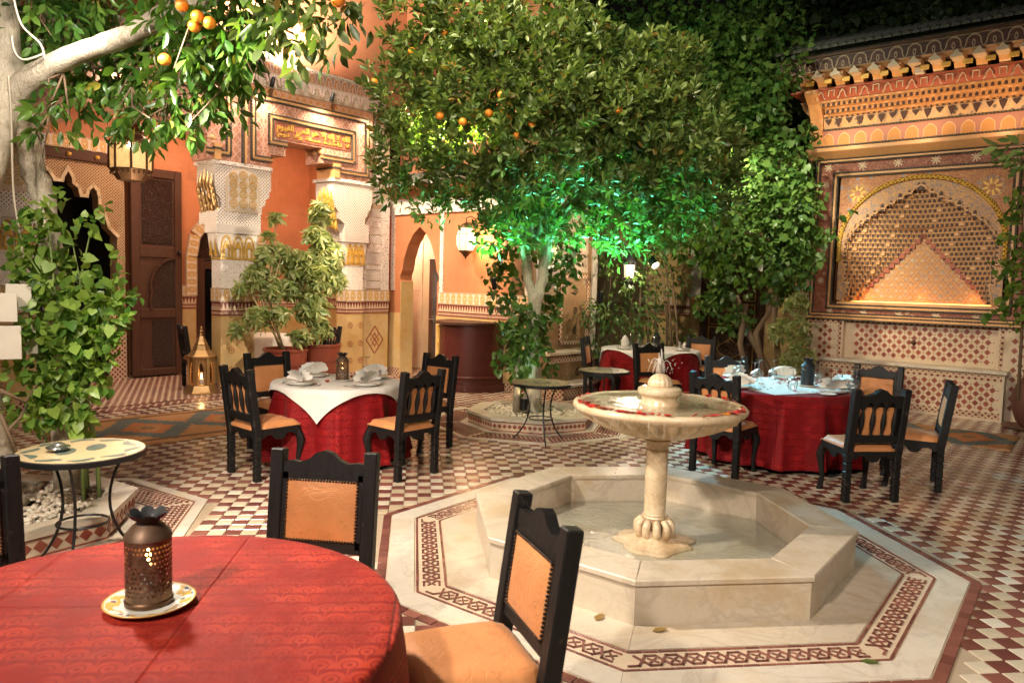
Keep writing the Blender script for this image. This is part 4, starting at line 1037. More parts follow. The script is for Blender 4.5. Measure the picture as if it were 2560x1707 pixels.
# tiled dado: ground, border, diamonds
def diamonds(parent, x0, x1, z0, z1, y, sp=.128, r=.040, M=None):
    nx = max(1, int((x1-x0-.03)/sp)); sx = (x1-x0-.03)/nx; nz = max(1, int((z1-z0-.02)/(sp*.5))); sz = (z1-z0-.02)/nz
    q = MB(); q.prism([(-r, 0), (0, -r*1.08), (r, 0), (0, r*1.08)], -.004, .004); me = q.mesh('tile', TREDW); dots = MB()
    for j in range(nz):
        for i in range(nx):
            x = x0+.015+sx*(i+.5)+(sx*.5 if j % 2 else 0); z = z0+.01+sz*(j+.5)
            if x+r > x1: continue
            o = ob('tile', me, None, parent, M=Matrix.Translation((x, y, z)) @ Matrix.Rotation(random.gauss(0, .03), 4, 'Y'))
            if x+sx*.5 < x1-.01: dots.prism([(x+sx*.5-.011, z), (x+sx*.5, z-.011), (x+sx*.5+.011, z), (x+sx*.5, z+.011)], y-.003, y+.004)
    ob('dot_tiles', dots, TREDW, parent, kind='stuff')
ob('tile_ground', MB().bb(XL+.02, -3.53, .0, .3, 0, 1.30), PALE, t); diamonds(t, XL+.14, -3.64, .14, 1.22, .0)
ob('tile_ground', MB().bb(-3.53, -1.47, .14, .3, 0, 1.30), PALE, t); diamonds(t, -3.44, -1.52, .74, 1.25, .14)
ob('tile_ground', MB().bb(-1.47, XR, .0, .3, 0, 1.30), PALE, t); diamonds(t, -1.36, XR-.1, .14, 1.22, .0)
ob('mosaic_border', MB().strip([(XL+.07, .10), (XL+.07, 1.26), (-3.58, 1.26), (-3.58, .10)], .05, -.006, .01), LOZ, t)
ob('mosaic_border', MB().bb(-3.52, -1.48, .132, .15, 1.255, 1.298), LOZ, t)
ob('mosaic_border', MB().strip([(-1.42, .10), (-1.42, 1.26), (XR-.05, 1.26), (XR-.05, .10)], .05, -.006, .01), LOZ, t)
ob('string_course', MB().cb(XL, XR, -.035, .2, 1.30, 1.345, .006), GOLDW, t); ob('rope_moulding', MB().bb(XL, XR, -.045, .1, 1.285, 1.305), ROPE, t)
ob('water_spout', MB().sph((-2.55, .12, 1.0), .035, 8, 6), BRONZE, t, smooth='all')
# left return of the wall
ob('return_core', MB().bb(XL, XL+.3, .29, 2.2, 0, 3.8), CREAM, t); ob('fretwork_band', MB().bb(XL-.02, XL, .1, 2.0, 1.5, 3.75), LATT, t)
ob('mosaic_border', MB().bb(XL-.012, XL, .02, 2.0, .1, 1.3), LOZ, t)
# gilded ledge, frieze and stalactite cornice
t = thing('stalactite_cornice', 'gilded stalactite cornice with painted brackets and a dark fascia above the niche wall', 'cornice', M=FN)
ob('gilded_ledge', MB().prism([(-.02, 3.80), (-.09, 3.86), (-.14, 3.90), (-.14, 3.955), (.3, 3.955), (.3, 3.80)], XL-.10, XR, 'x'), GOLDW, t)
ob('ledge_rope', MB().bb(XL-.10, XR, -.15, .2, 3.957, 3.985), ROPE, t)
ob('trefoil_frieze', MB().bb(XL+.0, XR, -.01, .3, 0, .25), TREF, t, M=Matrix.Translation((0, 0, 3.986)))
ob('rope_moulding', MB().bb(XL-.02, XR, -.03, .2, 4.237, 4.262), ROPE, t)
ob('scroll_frieze', MB().prism([(-.0, 4.262), (-.05, 4.42), (.3, 4.42), (.3, 4.262)], XL+.1, XR, 'x'), FIL_G, t)
ob('corbel', MB().prism([(-.02, 3.99), (-.05, 4.2), (-.06, 4.42), (-.22, 4.62), (-.40, 4.74), (-.40, 4.80), (.3, 4.80), (.3, 3.99)], XL-.10, XL+.09, 'x'), GOLDW, t)
c1, c2, c3 = MB(), MB(), MB(); nx = 44; dx = (XR-XL-.1)/nx
for k in range(3):
    z = 4.40+.085*k; y = -.06-.095*k
    for i in range(nx):
        x = XL+.1+dx*(i+.5)+(dx*.5 if k % 2 else 0)
        if x+dx/2 > XR: continue
        c1.bb(x-dx/2, x+dx/2, y, .2, z+.052, z+.085); c1.bb(x-dx/2, x+dx/2, y+.03, .2, z, z+.052)
        c2.prism([(x-.02, z)]+[(x-.02*cos(q*pi/6), z+.028+.024*sin(q*pi/6)) for q in range(7)]+[(x+.02, z)], y+.02, y+.035)
        if (i+k) % 4 == 0: c3.bb(x-.03, x+.03, y-.005, y+.02, z+.053, z+.084)
for i in range(int(nx/2)):    # dark pendants below the cells
    x = XL+.1+dx*2*(i+.5); h = .13 if i % 2 else .08
    c2.prism([(x-.05, 4.40), (x-.035, 4.40-h*.4), (x, 4.40-h), (x+.035, 4.40-h*.4), (x+.05, 4.40)], -.075, -.055)
ob('stalactite_cells', c1, MUQ, t, kind='stuff', fix=False); ob('dark_cell_arches', c2, MUQD, t, kind='stuff', fix=False); ob('gilt_cells', c3, GOLDW, t, kind='stuff', fix=False)
ob('red_board', MB().prism([(-.24, 4.655), (-.30, 4.80), (.3, 4.80), (.3, 4.655)], XL-.05, XR, 'x'), MUQR, t)
for i in range(22):
    x = XL+.12+.158*i; b = MB()
    if i % 2 == 0: pp = [(x-.065, 4.66), (x-.04, 4.70), (x-.035, 4.735), (x, 4.785), (x+.035, 4.735), (x+.04, 4.70), (x+.065, 4.66)]
    else: pp = [(x-.04, 4.70), (x-.04, 4.785), (x+.04, 4.785), (x+.04, 4.70)]
    b.strip(pp, .010, -.325, -.29); ob('white_outline', b, PALE, t)
ob('soffit', MB().bb(XL-.35, XR, -.32, .3, 4.802, 4.83), MUQR, t)
bm_ = MB(); bm_.prism([(.05, 4.832), (-.16, 4.832), (-.20, 4.86), (-.25, 4.88), (-.28, 4.915), (-.33, 4.92), (-.33, 4.965), (.05, 4.965)], -.05, .05, 'x')
bme = bm_.mesh('bracket', GOLDW); cm_ = MB(); cm_.prism([(-.06, 4.90), (-.045, 4.93), (-.03, 4.935), (0, 4.975), (.03, 4.935), (.045, 4.93), (.06, 4.90)], -.36, -.10); cme_ = cm_.mesh('bracket_cap', PALE)
gm_ = MB(); gm_.cb(-.045, .045, -.345, -.33, 4.845, 4.895, .01); gme = gm_.mesh('gilt_boss', GOLD)
for i in range(15):
    x = XL-.12+.262*i
    o = ob('bracket', bme, None, t, M=Matrix.Translation((x, -.13, 4.832)) @ Matrix.Diagonal((1.3, 1.0, 1.42, 1)) @ Matrix.Translation((0, 0, -4.832))); ob('bracket_cap', cme_, None, o, M=Matrix.Translation((0, -.12, 0))); ob('gilt_boss', gme, None, o, M=Matrix.Translation((.09, .0, 0)))
ob('dark_fascia', MB().bb(XL-.46, XR, -.56, .3, 0, .19), CORND, t, M=Matrix.Translation((0, 0, 5.03)))
ob('fascia_return', MB().bb(XL-.46, XL-.42, .305, 2.2, 0, .19), CORND, t, M=Matrix.Translation((0, 0, 5.03)))
ob('return_board', MB().prism([(-.40, 4.80), (-.34, 4.66), (-.14, 4.45), (0, 4.3), (0, 4.80)], .305, 2.2, 'y', Matrix.Translation((XL, 0, 0))), GOLDW, t)
ob('fascia_cap', MB().bb(XL-.49, XR, -.60, .3, 5.222, 5.255), DWOOD, t)
ob('alarm_box', MB().cb(-2.66, -2.54, -.46, -.36, 4.82, 4.90, .006), WHITEB, t)
t = thing('tiled_eave', 'dark glazed roof tiles above the stalactite cornice', 'roof', M=FN)
ob('roof_slope', MB().prism([(-.62, 5.26), (2.4, 6.65), (2.4, 5.26)], XL-.5, XR, 'x'), ROOFT, t)
for i in range(31):
    ob('roof_tile', tm, None, t, M=Matrix.Translation((XL-.45+.12*i, -.33, 1.99)))
t = thing('stone_bench', 'white marble topped bench with maroon diamond tiles under the niche', 'bench', M=FN)
ob('top', MB().cb(-3.82, -1.30, -.29, .135, .655, .70, .008), MARBW, t); ob('base', MB().bb(-3.78, -1.345, -.245, .13, 0, .654), PALE, t); ob('end_slab', MB().cb(-1.344, -1.33, -.25, .13, 0, .654, .002), MARBW, t)
diamonds(t, -3.74, -1.38, .13, .54, -.245)
ob('mosaic_border', MB().bb(-3.76, -1.36, -.252, -.24, .56, .60).bb(-3.76, -1.36, -.252, -.24, .615, .645).bb(-3.76, -1.36, -.252, -.24, .04, .085).bb(-3.76, -1.36, -.252, -.24, .09, .12), LOZ, t)
# ================================================================== THE FOUNTAIN
t = thing('fountain', 'octagonal marble fountain with a petal strewn bowl on a column', 'fountain', loc=FC)
O = Vector((0, 0, 0)); RB, RI, HB = 1.245, .975, .245
for k in range(8):
    b = MB(); ring(b, O, FROT, RB-.035, RB-.004, .003, HB-.03, k, .0008); ob('wall_slab', b, MARB, t)
    b = MB(); ring(b, O, FROT, RI-.0, RI+.04, .003, HB-.03, k, .0008); ob('inner_slab', b, MARB, t)
    M = side_M(O, FROT, k, RI-.008); w = (RB+.012-RI+.008)*cos(pi/8); h0, h1 = half(RI-.008)-.0008, half(RB+.012)-.0008
    b = MB(); c = .007
    lo = HB-.03; b.prism([(-h0, 0), (h0, 0), (h1, w), (-h1, w)], lo, HB-c, 'y', M)
    b.add([(-h0, HB-c, 0), (h0, HB-c, 0), (h1, HB-c, w), (-h1, HB-c, w), (-h0+c*.4, HB, c), (h0-c*.4, HB, c), (h1-c*.4, HB, w-c), (-h1+c*.4, HB, w-c)], [(0, 1, 5, 4), (1, 2, 6, 5), (2, 3, 7, 6), (3, 0, 4, 7), (4, 5, 6, 7)], M)
    ob('cap_slab', b, MARB, t)
octo = lambda R: [(R*cos(FROT+pi/8+k*pi/4), R*sin(FROT+pi/8+k*pi/4)) for k in range(8)]
for i in range(2):
    pts = octo(RI-.001); half_ = pts[:5] if i == 0 else pts[4:]+pts[:1]
    ob('floor_slab', MB().prism(half_, -.01, .018, 'z'), MARBW, t)
ob('basin_water', MB().prism(octo(RI-.003), .019, .040, 'z'), WATER, t)
# foot: lumpy crusted mound, ring of claws, column
mound = lambda a, z: 1+.09*sin(3*a+1)+.06*sin(7*a)+.04*sin(11*a+z*40)
ob('crusted_mound', MB().lathe([(.262, .019), (.252, .030), (.225, .040), (.18, .050), (.14, .062), (.105, .085), (.09, .12)], 48, None, mound), MARBY, t, smooth='all')
for k in range(10):
    a = k*2*pi/10+.2; M = Matrix.Rotation(a, 4, 'Z')
    b = MB(); b.tube([(.068, 0, .172), (.092, 0, .178), (.112, 0, .155), (.114, 0, .115), (.102, 0, .080), (.078, 0, .072)], [.016, .023, .026, .027, .024, .016], 10, M); ob('claw', b, MARBY, t, smooth='all')
ob('column', MB().lathe([(.07, .05), (.07, .185), (.074, .19), (.078, .20), (.073, .21), (.076, .22), (.071, .228), (.072, .35), (.073, .5), (.071, .60), (.069, .63), (.076, .64), (.076, .652), (.071, .658), (.072, .685), (.085, .70), (.087, .715), (.078, .722)], 32), MARBY, t, smooth=True)
flute = lambda a, z: 1+(.20*max(0, min(1, (z-.735)/.03))*max(0, min(1, (.905-z)/.03))*(1 if z < .92 else 0))*(abs(sin(12*a+z*14))-.6)*1.15
ob('bowl', MB().lathe([(.070, .715), (.075, .728), (.11, .738), (.16, .747), (.22, .762), (.29, .784), (.36, .812), (.42, .842), (.47, .872), (.51, .897), (.538, .908), (.562, .925), (.568, .944), (.556, .960), (.535, .966), (.51, .958), (.45, .946), (.3, .938), (.001, .935)], 240, None, flute, cap=False), MARBY, t, smooth='all')
ob('bowl_water', MB().lathe([(.001, .957), (.3, .9572), (.513, .957)], 48), WATER, t, smooth='all')
ob('pedestal', MB().lathe([(.135, .93), (.13, .965), (.118, .985), (.118, 1.0), (.124, 1.012), (.140, 1.022), (.146, 1.04), (.141, 1.058), (.125, 1.068), (.085, 1.072)], 48), MARBY, t, smooth=True)
dome = lambda a, z: 1+.05*(abs(sin(7*a))-.6)
ob('gadrooned_dome', MB().lathe([(.076, 1.07), (.080, 1.085), (.077, 1.105), (.064, 1.13), (.042, 1.148), (.018, 1.155), (.0, 1.156)], 84, None, dome), MARBY, t, smooth='all')
b = MB()
for i in range(26):
    a = random.uniform(0, 2*pi); r = random.uniform(.02, .10); h = random.uniform(.05, .11)
    pts = [(r*q*cos(a), r*q*sin(a), 1.155+h*4*q*(1-q)*.9+.03*(1-q)) for q in [k/6. for k in range(7)]]
    b.tube(pts, [.003]*5+[.002, .001], 5)
for i in range(10):
    a = random.uniform(0, 6.28); r = random.uniform(0, .012); b.tube([(r*cos(a), r*sin(a), 1.15), (r*cos(a)*1.6, r*sin(a)*1.6, 1.15+random.uniform(.10, .17))], [.006, .003], 5)
for i in range(60): b.sph((random.gauss(0, .05), random.gauss(0, .05), 1.19+random.uniform(-.02, .07)), random.uniform(.002, .0045), 5, 4)
ob('water_jet', b, SPRAY, t, smooth='all', kind='stuff')
b = MB()
for i in range(13):
    a = radians(random.uniform(165, 260)); r = .565; z = random.uniform(.80, .92)
    b.tube([(r*cos(a), r*sin(a), .93), (r*cos(a), r*sin(a), z)], .0008, 4)
    for q in range(4): b.sph((r*cos(a), r*sin(a), random.uniform(.05, .7)), .0025, 5, 4, 2.5)
ob('drips', b, SPRAY, t, smooth='all', kind='stuff')
def petal_mesh():
    b = MB(); b.add([(-.014, -.006, .002), (0, -.013, 0), (.014, -.004, .003), (.013, .009, .007), (0, .014, .003), (-.013, .009, .006), (0, 0, -.001)], [(0, 1, 6), (1, 2, 6), (2, 3, 6), (3, 4, 6), (4, 5, 6), (5, 0, 6)]); return b.mesh('rose_petal', PETAL, 'all', False)
PETM = petal_mesh()
def petal(p, label, group, s=1, me=None):
    o = ob('rose_petal', me or PETM, None, None, M=Matrix.Translation(p) @ Matrix.Rotation(random.uniform(0, 6.3), 4, 'Z') @ Matrix.Rotation(random.gauss(0, .25), 4, 'X') @ Matrix.Scale(s*random.uniform(.75, 1.3), 4))
    tag(o, label, 'petal', group)
PORM = PETM.copy(); PORM.materials.clear(); PORM.materials.append(plain('orange_petal', (.62, .20, .02), .5))
for i in range(104):
    if i < 62: a = radians(random.gauss(218, 24))
    elif i < 94: a = radians(random.gauss(312, 15))
    else: a = radians(random.uniform(0, 80))
    r = random.gauss(.522, .013)
    petal((FC.x+r*cos(a), FC.y+r*sin(a), .968 if r > .51 else .960), 'orange petal on the rim of the fountain bowl' if i % 9 == 0 else 'red rose petal on the rim of the fountain bowl', 'orange petals on the fountain bowl' if i % 9 == 0 else 'red petals on the fountain bowl', 1.35, PORM if i % 9 == 0 else None)

# ================================================================== CHAIRS
def make_chair(label, group):
    t = thing('dining_chair', label, 'chair', group=group)
    W = .215
    for s in (-1, 1):
        b = MB()     # rear leg of stacked turned blocks
        n = 6
        for k in range(n):
            z0 = .40*k/n; b.cb(s*W-.029*1, s*W+.029, -.235, -.177, z0+.002, z0+.40/n-.002, .006)
        b.cb(s*W-.022, s*W+.022, -.228, -.184, .01, .43, .002)
        ob('rear_leg', b, BLACK, t)
        b = MB(); M = Matrix.Translation((0, -.206, .40)) @ Matrix.Rotation(radians(7.5), 4, 'X')
        b.cb(s*W-.030, s*W+.030, -.031, .031, -.005, .555, .005, M); ob('back_post', b, BLACK, t)
        b = MB(); b.tube([(s*.20, .185, .40), (s*.206, .20, .36), (s*.214, .215, .31), (s*.208, .205, .22), (s*.20, .192, .12), (s*.203, .205, .05), (s*.205, .215, 0)], [.032, .036, .038, .027, .021, .024, .030], 8); ob('front_leg', b, BLACK, t, smooth=True)
    scal = [(-.19, .44), (-.19, .37), (-.16, .36), (-.12, .385), (-.07, .385), (-.04, .345), (0, .335), (.04, .345), (.07, .385), (.12, .385), (.16, .36), (.19, .37), (.19, .44)]
    ob('apron', MB().prism(scal, .185, .215, 'y'), BLACK, t); ob('apron', MB().prism(scal, -.222, -.19, 'y'), BLACK, t)
    for s in (-1, 1): ob('apron', MB().prism([(v[0]*.98, v[1]) for v in scal], s*.215-.013, s*.215+.013, 'x'), BLACK, t)
    # padded seat
    n = 12; vs = []; fs = []
    for j in range(n+1):
        for i in range(n+1):
            u, v = i/n*2-1, j/n*2-1; e = max(abs(u), abs(v)); z = .485-.035*max(0, (e-.80)/.2)**2+.008*(1-u*u)*(1-v*v)+.002*sin(9*u+3*v)
            vs.append((u*.222*(1 if v > -.75 else .83), -.01+v*.215, z))
    for j in range(n):
        for i in range(n): a = j*(n+1)+i; fs.append((a, a+1, a+n+2, a+n+1))
    b = MB(); b.add(vs, fs)
    rim = [j*(n+1) for j in range(n)]+[n*(n+1)+i for i in range(n)]+[j*(n+1)+n for j in range(n, 0, -1)]+[i for i in range(n, 0, -1)]
    lo = [(vs[k][0], vs[k][1], .428) for k in rim]; m = len(b.v); b.v += lo; 
    for k in range(len(rim)): b.f.append((rim[k], rim[(k+1) % len(rim)], m+(k+1) % len(rim), m+k)); b.mi.append(0)
    ob('seat', b, LEATH, t, smooth='all')
    nl = MB()
    for k in range(26):
        x = -.21+.42*k/25; nl.sph((x, .207, .437), .0055, 5, 3)
        for s in (-1, 1): nl.sph((s*.224, -.20+.40*k/25, .437), .0055, 5, 3)
    ob('seat_nails', nl, NAIL, t, kind='stuff', smooth='all', fix=False)
    B = Matrix.Translation((0, -.206, .40)) @ Matrix.Rotation(radians(7.5), 4, 'X')      # frame of the raked back
    crest = [(-.186, .40), (-.186, .50), (-.15, .505), (-.11, .50), (-.07, .515), (-.035, .545), (0, .556), (.035, .545), (.07, .515), (.11, .50), (.15, .505), (.186, .50), (.186, .40)]
    arches = []
    for c in (.12, .04, -.04, -.12)[:0]: pass
    low = [(.186, .40)]
    for c in (.095, 0, -.095):
        low += [(c+.034, .40), (c+.030, .425), (c, .45), (c-.030, .425), (c-.034, .40)]
    low += [(-.186, .40)]
    ob('crest_rail', MB().prism([(x, z) for x, z in crest[1:-1]]+[(.186, .40)]+low[1:-1]+[(-.186, .40)], -.026, .004, 'y', B).prism(crest, .0045, .020, 'y', B), BLACK, t)
    ob('lower_rail', MB().cb(-.186, .186, -.024, .020, .105, .165, .005, B), BLACK, t)
    for x in (-.142, -.0475, .0475, .142):
        b = MB(); b.lathe([(.014, .165), (.017, .175), (.010, .185), (.012, .20), (.019, .24), (.022, .28), (.018, .33), (.012, .37), (.010, .38), (.017, .39), (.015, .402)], 10, B @ Matrix.Translation((x, -.008, 0))); ob('spindle', b, BLACK, t, smooth=True)
    # leather panel, bulging forward
    n = 8; b = MB()
    for (sgn, yb, dp) in ((1, .022, .016), (-1, .006, 0)):
        base = len(b.v); q = []
        for j in range(n+1):
            for i in range(n+1):
                u, v = i/n*2-1, j/n*2-1; q.append(B @ Vector((u*.165, yb+dp*(1-u**4)*(1-v**4), .29+v*.135)))
        f = [(j*(n+1)+i, j*(n+1)+i+1, (j+1)*(n+1)+i+1, (j+1)*(n+1)+i) for j in range(n) for i in range(n)]
        b.add(q, f)
    ob('back_panel', b, LEATH, t, smooth='all')
    ob('panel_frame', MB().strip([(-.176, .142), (-.176, .438), (.176, .438), (.176, .142), (-.176, .142)], .03, .004, .021, B), BLACK, t)
    nl = MB()
    for k in range(24):
        for z in (.158, .422): nl.sph(B @ Vector((-.16+.32*k/23, .026, z)), .0062, 6, 4)
    for k in range(18):
        for x in (-.162, .162): nl.sph(B @ Vector((x, .026, .165+.25*k/17)), .0062, 6, 4)
    ob('panel_nails', nl, NAIL, t, kind='stuff', smooth='all', fix=False)
    return t
ch = make_chair('', '')
snap()
G1, G2, G3, G4, G5 = 'chairs round the linen covered crimson table', 'chairs round the large crimson table', 'chairs round the small far table', 'chairs at the bare red table', 'chairs in the gallery'
first = [True]
def chair(x, y, fx, fy, label, group):
    M = Matrix.Translation((x, y, 0)) @ Matrix.Rotation(atan2(-fx, fy), 4, 'Z')
    if first[0]: ch.matrix_world = M; ch['label'] = label; ch['group'] = group; first[0] = False; return ch
    return dup(ch, M, label, group)
chair(-1.56, 6.59, .72, .69, 'black spindle back chair standing beside the woven rug, left of the linen covered table', G1)
chair(-.385, 6.61, -.707, .707, 'black spindle back chair in front of the linen covered table, nearest the fountain', G1)
chair(-1.64, 7.55, .67, -.74, 'chair with pale leather back in front of the terracotta plant pots', G1)
chair(-.25, 7.69, -.70, -.71, 'chair with leather back between the linen covered table and the counter', G1)
chair(2.64, 6.75, .73, .68, 'black chair partly hidden by the rim of the fountain bowl', G2)
chair(3.50, 5.96, -.03, 1, 'black spindle back chair with its back to the fountain steps, before the large crimson table', G2)
chair(4.23, 6.33, -.86, .50, 'black chair seen from its side at the right end of the large crimson table', G2)
chair(4.42, 7.36, -.70, -.71, 'dark framed chair between the large crimson table and the tiled bench', G2)
chair(3.2, 8.02, -.05, -1, 'chair with its tan back showing behind the upturned glasses', G2)
chair(2.32, 10.9, .86, -.35, 'chair with pink lit leather back beside the worn mosaic pier', G3)
chair(3.55, 10.22, -.5, -.86, 'tan backed chair tucked behind the right side of the small far table', G3) if False else None
chair(3.98, 11.6, -.62, -.78, 'tan backed chair by the gilt door, right of the small far table', G3)
chair(2.62, 9.55, .55, .83, 'chair seen through the fountain spray in front of the small far table', G3) if False else chair(2.86, 9.75, .35, -.94, 'chair with tan back seen beside the fountain jet, before the small far table', G3)
chair(-.585, 3.08, -.20, -.98, 'dark chair with nailed tan leather back facing the camera across the bare red table', G4)
chair(.085, 2.42, -.962, -.27, 'large dark chair with tan seat close by, between the red table and the fountain', G4)
chair(-1.78, 2.87, .66, -.75, 'dark chair cut by the picture edge behind the bare red table', G4)
chair(-3.75, 11.75, .85, .5, 'gallery chair behind the brass floor lantern', G5)
chair(-2.05, 12.05, -.9, .3, 'gallery chair behind the taller potted plant', G5)

# ================================================================== TABLES AND CLOTHS
def dining_table(c, R, label):
    t = thing('dining_table', label, 'table', loc=(c[0], c[1], 0), group='round dining tables')
    ob('tabletop', MB().lathe([(R-.02, .70), (R, .71), (R, .728), (.001, .73)], 48, None, None), DWOOD, t, smooth=True)
    ob('pedestal', MB().lathe([(.28, .008), (.27, .04), (.08, .08), (.05, .2), (.05, .6), (.12, .70)], 24), DWOOD, t, smooth=True)
def drape(c, R, name, label, group, mat, ztop=.738, zbot=.05, folds=15, amp=.05, flare=.10, seed=0):
    rnd = random.Random(seed); n = 220; prof = [(.001, ztop)]+[(R*q_, ztop) for q_ in (.12, .25, .38, .5, .6, .7, .8, .88, .94)]+[(R-.006, ztop-.001), (R+.006, ztop-.010)]
    K = 13; ph = [rnd.uniform(0, 6.28) for _ in range(6)]; b = MB(); vs = []; fs = []; uv = []
    rowsz = [(r, z, 0) for r, z in prof]+[(R+.008, ztop-.010-(ztop-.010-zbot)*(k/K)**.9, (k/K)) for k in range(1, K+1)]
    for (r, z, q) in rowsz:
        for i in range(n):
            a = 2*pi*i/n
            f = sin(folds*a+ph[0]+.9*sin(3*a+ph[1]))*.6+.4*sin((folds*2-3)*a+ph[2])+.5*sin(5*a+ph[3])
            f = f*.5+.9*(1-2*abs(sin(folds*.5*a+ph[5]+.7*sin(2*a+ph[1])))**.7); rr = r+q*flare+amp*(q**.6)*f if q > 0 else r
            wz = .0022*(sin(9*r*cos(a)+4*r*sin(a)+ph[4])*sin(7*r*sin(a)+ph[0])+.6*sin(17*r*cos(a-.6)+ph[2])**3) if q == 0 else 0
            vs.append((rr*cos(a), rr*sin(a), z-abs(wz)*.8*(1 if r < R*.93 else .3)+(.006*sin(7*a+ph[4])*q if q == 1 else 0)))
            uv.append((a*R*.9, z*1.1) if q > 0 else (r*cos(a), r*sin(a)))
    m = len(rowsz)
    for k in range(m-1):
        for i in range(n): j = (i+1) % n; fs.append((k*n+i, k*n+j, (k+1)*n+j, (k+1)*n+i))
    b.add(vs, fs); me = b.mesh(name, mat, 'all', False)
    ul = me.uv_layers.new(name='UVMap'); vi = np.zeros(len(me.loops), dtype=np.int32); me.loops.foreach_get('vertex_index', vi)
    U = np.array(uv)[vi]
    ul.data.foreach_set('uv', U.astype(np.float32).ravel())
    o = ob(name, me, None, None, M=Matrix.Translation((c[0], c[1], 0))); tag(o, label, 'tablecloth', group)
def overlay(c, R, side, rot, label, ztop=.742, seed=1):
    n = 44; vs = []; fs = []
    for j in range(n+1):
        for i in range(n+1):
            u, v = (i/n*2-1)*side/2, (j/n*2-1)*side/2; r = sqrt(u*u+v*v); a = atan2(v, u)
            if r <= R: x, y, z = u, v, ztop
            else:
                e = r-R; hr = R+.014+min(e, .02)*.5+.012*sin(9*a+seed)*min(1, e/.1)+e*.10; x, y, z = hr*cos(a), hr*sin(a), ztop-max(0, e-.01)*.98
            vs.append((x, y, z))
    for j in range(n):
        for i in range(n): q = j*(n+1)+i; fs.append((q, q+1, q+n+2, q+n+1))
    b = MB(); b.add(vs, fs); o = ob('linen_overlay', b, LINEN, None, smooth='all', fix=False, M=Matrix.Translation((c[0], c[1], 0)) @ Matrix.Rotation(rot, 4, 'Z'))
    tag(o, label, 'tablecloth', 'white linen overlays')
T1, T2, T3, T4 = (-1.03, 7.17), (3.45, 7.42), (3.22, 11.55), (-.86, 2.11)
dining_table(T1, .57, 'round table under crimson velvet and white linen near the gallery'); drape(T1, .575, 'velvet_cloth', 'crimson damask cloth falling to the floor under white linen', 'red tablecloths', VELVET, amp=.075, flare=.11, folds=11, seed=2)
overlay(T1, .585, 1.27, radians(45-8), 'white linen square with its corner hanging toward the fountain')
dining_table(T2, .80, 'large round table laid with many upturned glasses'); drape(T2, .80, 'velvet_cloth', 'wide crimson cloth on the large table in front of the niche wall', 'red tablecloths', VELVET, amp=.06, flare=.08, folds=13, seed=5)
overlay(T2, .795, 1.13, radians(18), 'white linen square lit blue on the large crimson table')
dining_table(T3, .74, 'small far round table in front of the ivy'); drape(T3, .74, 'velvet_cloth', 'crimson cloth on the far table below the ivy', 'red tablecloths', VELVET, amp=.03, flare=.08, folds=14, seed=8)
overlay(T3, .75, 1.50, radians(28), 'white linen square on the far table below the ivy')
dining_table(T4, .735, 'bare round table close to the camera'); drape(T4, .74, 'damask_cloth', 'bright red damask cloth on the near table with the pierced lantern', 'red tablecloths', DAMASK, amp=.022, flare=.05, folds=12, seed=4)
PLM = MB().lathe([(.001, .006), (.085, .006), (.092, .008), (.128, .022), (.131, .022), (.128, .017), (.09, .001), (.001, .001)], 40).mesh('plate', PORC, 'all')
def plate(x, y, z, label, group, s=1):
    o = ob('plate', PLM, None, None, M=Matrix.Translation((x, y, z)) @ Matrix.Scale(s, 4)); tag(o, label, 'plate', group); return o
def napkin_mesh(kind=0):
    b = MB(); vs = []; fs = []; n = 12
    for lay in range(2):
        base = len(vs); yo = .028*lay-.01
        for i in range(n+1):
            a = pi*(.06+.88*i/n); r = .125*(.92+.10*sin(a*3+lay)) if kind == 0 else .115
            z = .013*(1 if i % 2 else -1)
            vs += [(.012*cos(a), yo+z*.2, .004+.01*sin(a)), (r*.55*cos(a), yo+z*.8, .008+r*.55*sin(a)), (r*cos(a), yo*1.8+z*1.2-.012+.035*(lay-.5), .008+r*sin(a)*.95)]
        for i in range(n):
            for k in range(2): q = base+i*3+k; fs.append((q, q+3, q+4, q+1))
    b.add(vs, fs); return b.mesh('napkin', LINEN, 'all', False)
NPM = napkin_mesh()
def napkin_roll():
    b = MB(); b.lathe([(.055, .004), (.058, .05), (.05, .10), (.035, .14), (.012, .175), (.001, .178)], 20, None, lambda a, z: 1+.14*sin(4*a+z*20)); return b.mesh('napkin', LINEN, 'all')
NPR = napkin_roll()
def napkin(x, y, z, rz, label, group, me=None, s=1):
    o = ob('napkin', me or NPM, None, None, M=Matrix.Translation((x, y, z)) @ Matrix.Rotation(rz, 4, 'Z') @ Matrix.Scale(s, 4)); tag(o, label, 'napkin', group)
GLM = MB().lathe([(.030, .0), (.040, .03), (.041, .06), (.034, .085), (.012, .10), (.0045, .112), (.004, .165), (.008, .175), (.036, .180), (.036, .183), (.001, .184)], 20, cap=False).mesh('wine_glass', GLASS, 'all')
def glass(x, y, label, group, z=.745, s=1.05):
    o = ob('wine_glass', GLM, None, None, M=Matrix.Translation((x, y, z)) @ Matrix.Scale(s*random.uniform(.97, 1.06), 4)); tag(o, label, 'glass', group)
def cutlery(x, y, z, rz, label, group):
    M = Matrix.Translation((x, y, z)) @ Matrix.Rotation(rz, 4, 'Z')
    t = thing('knife', label, 'cutlery', M=M, group=group)
    ob('handle', MB().cb(-.006, .006, -.10, 0, 0, .006, .002), STEEL, t); ob('blade', MB().prism([(-.008, 0), (.008, 0), (.008, .09), (0, .11)], .001, .004, 'z'), STEEL, t)
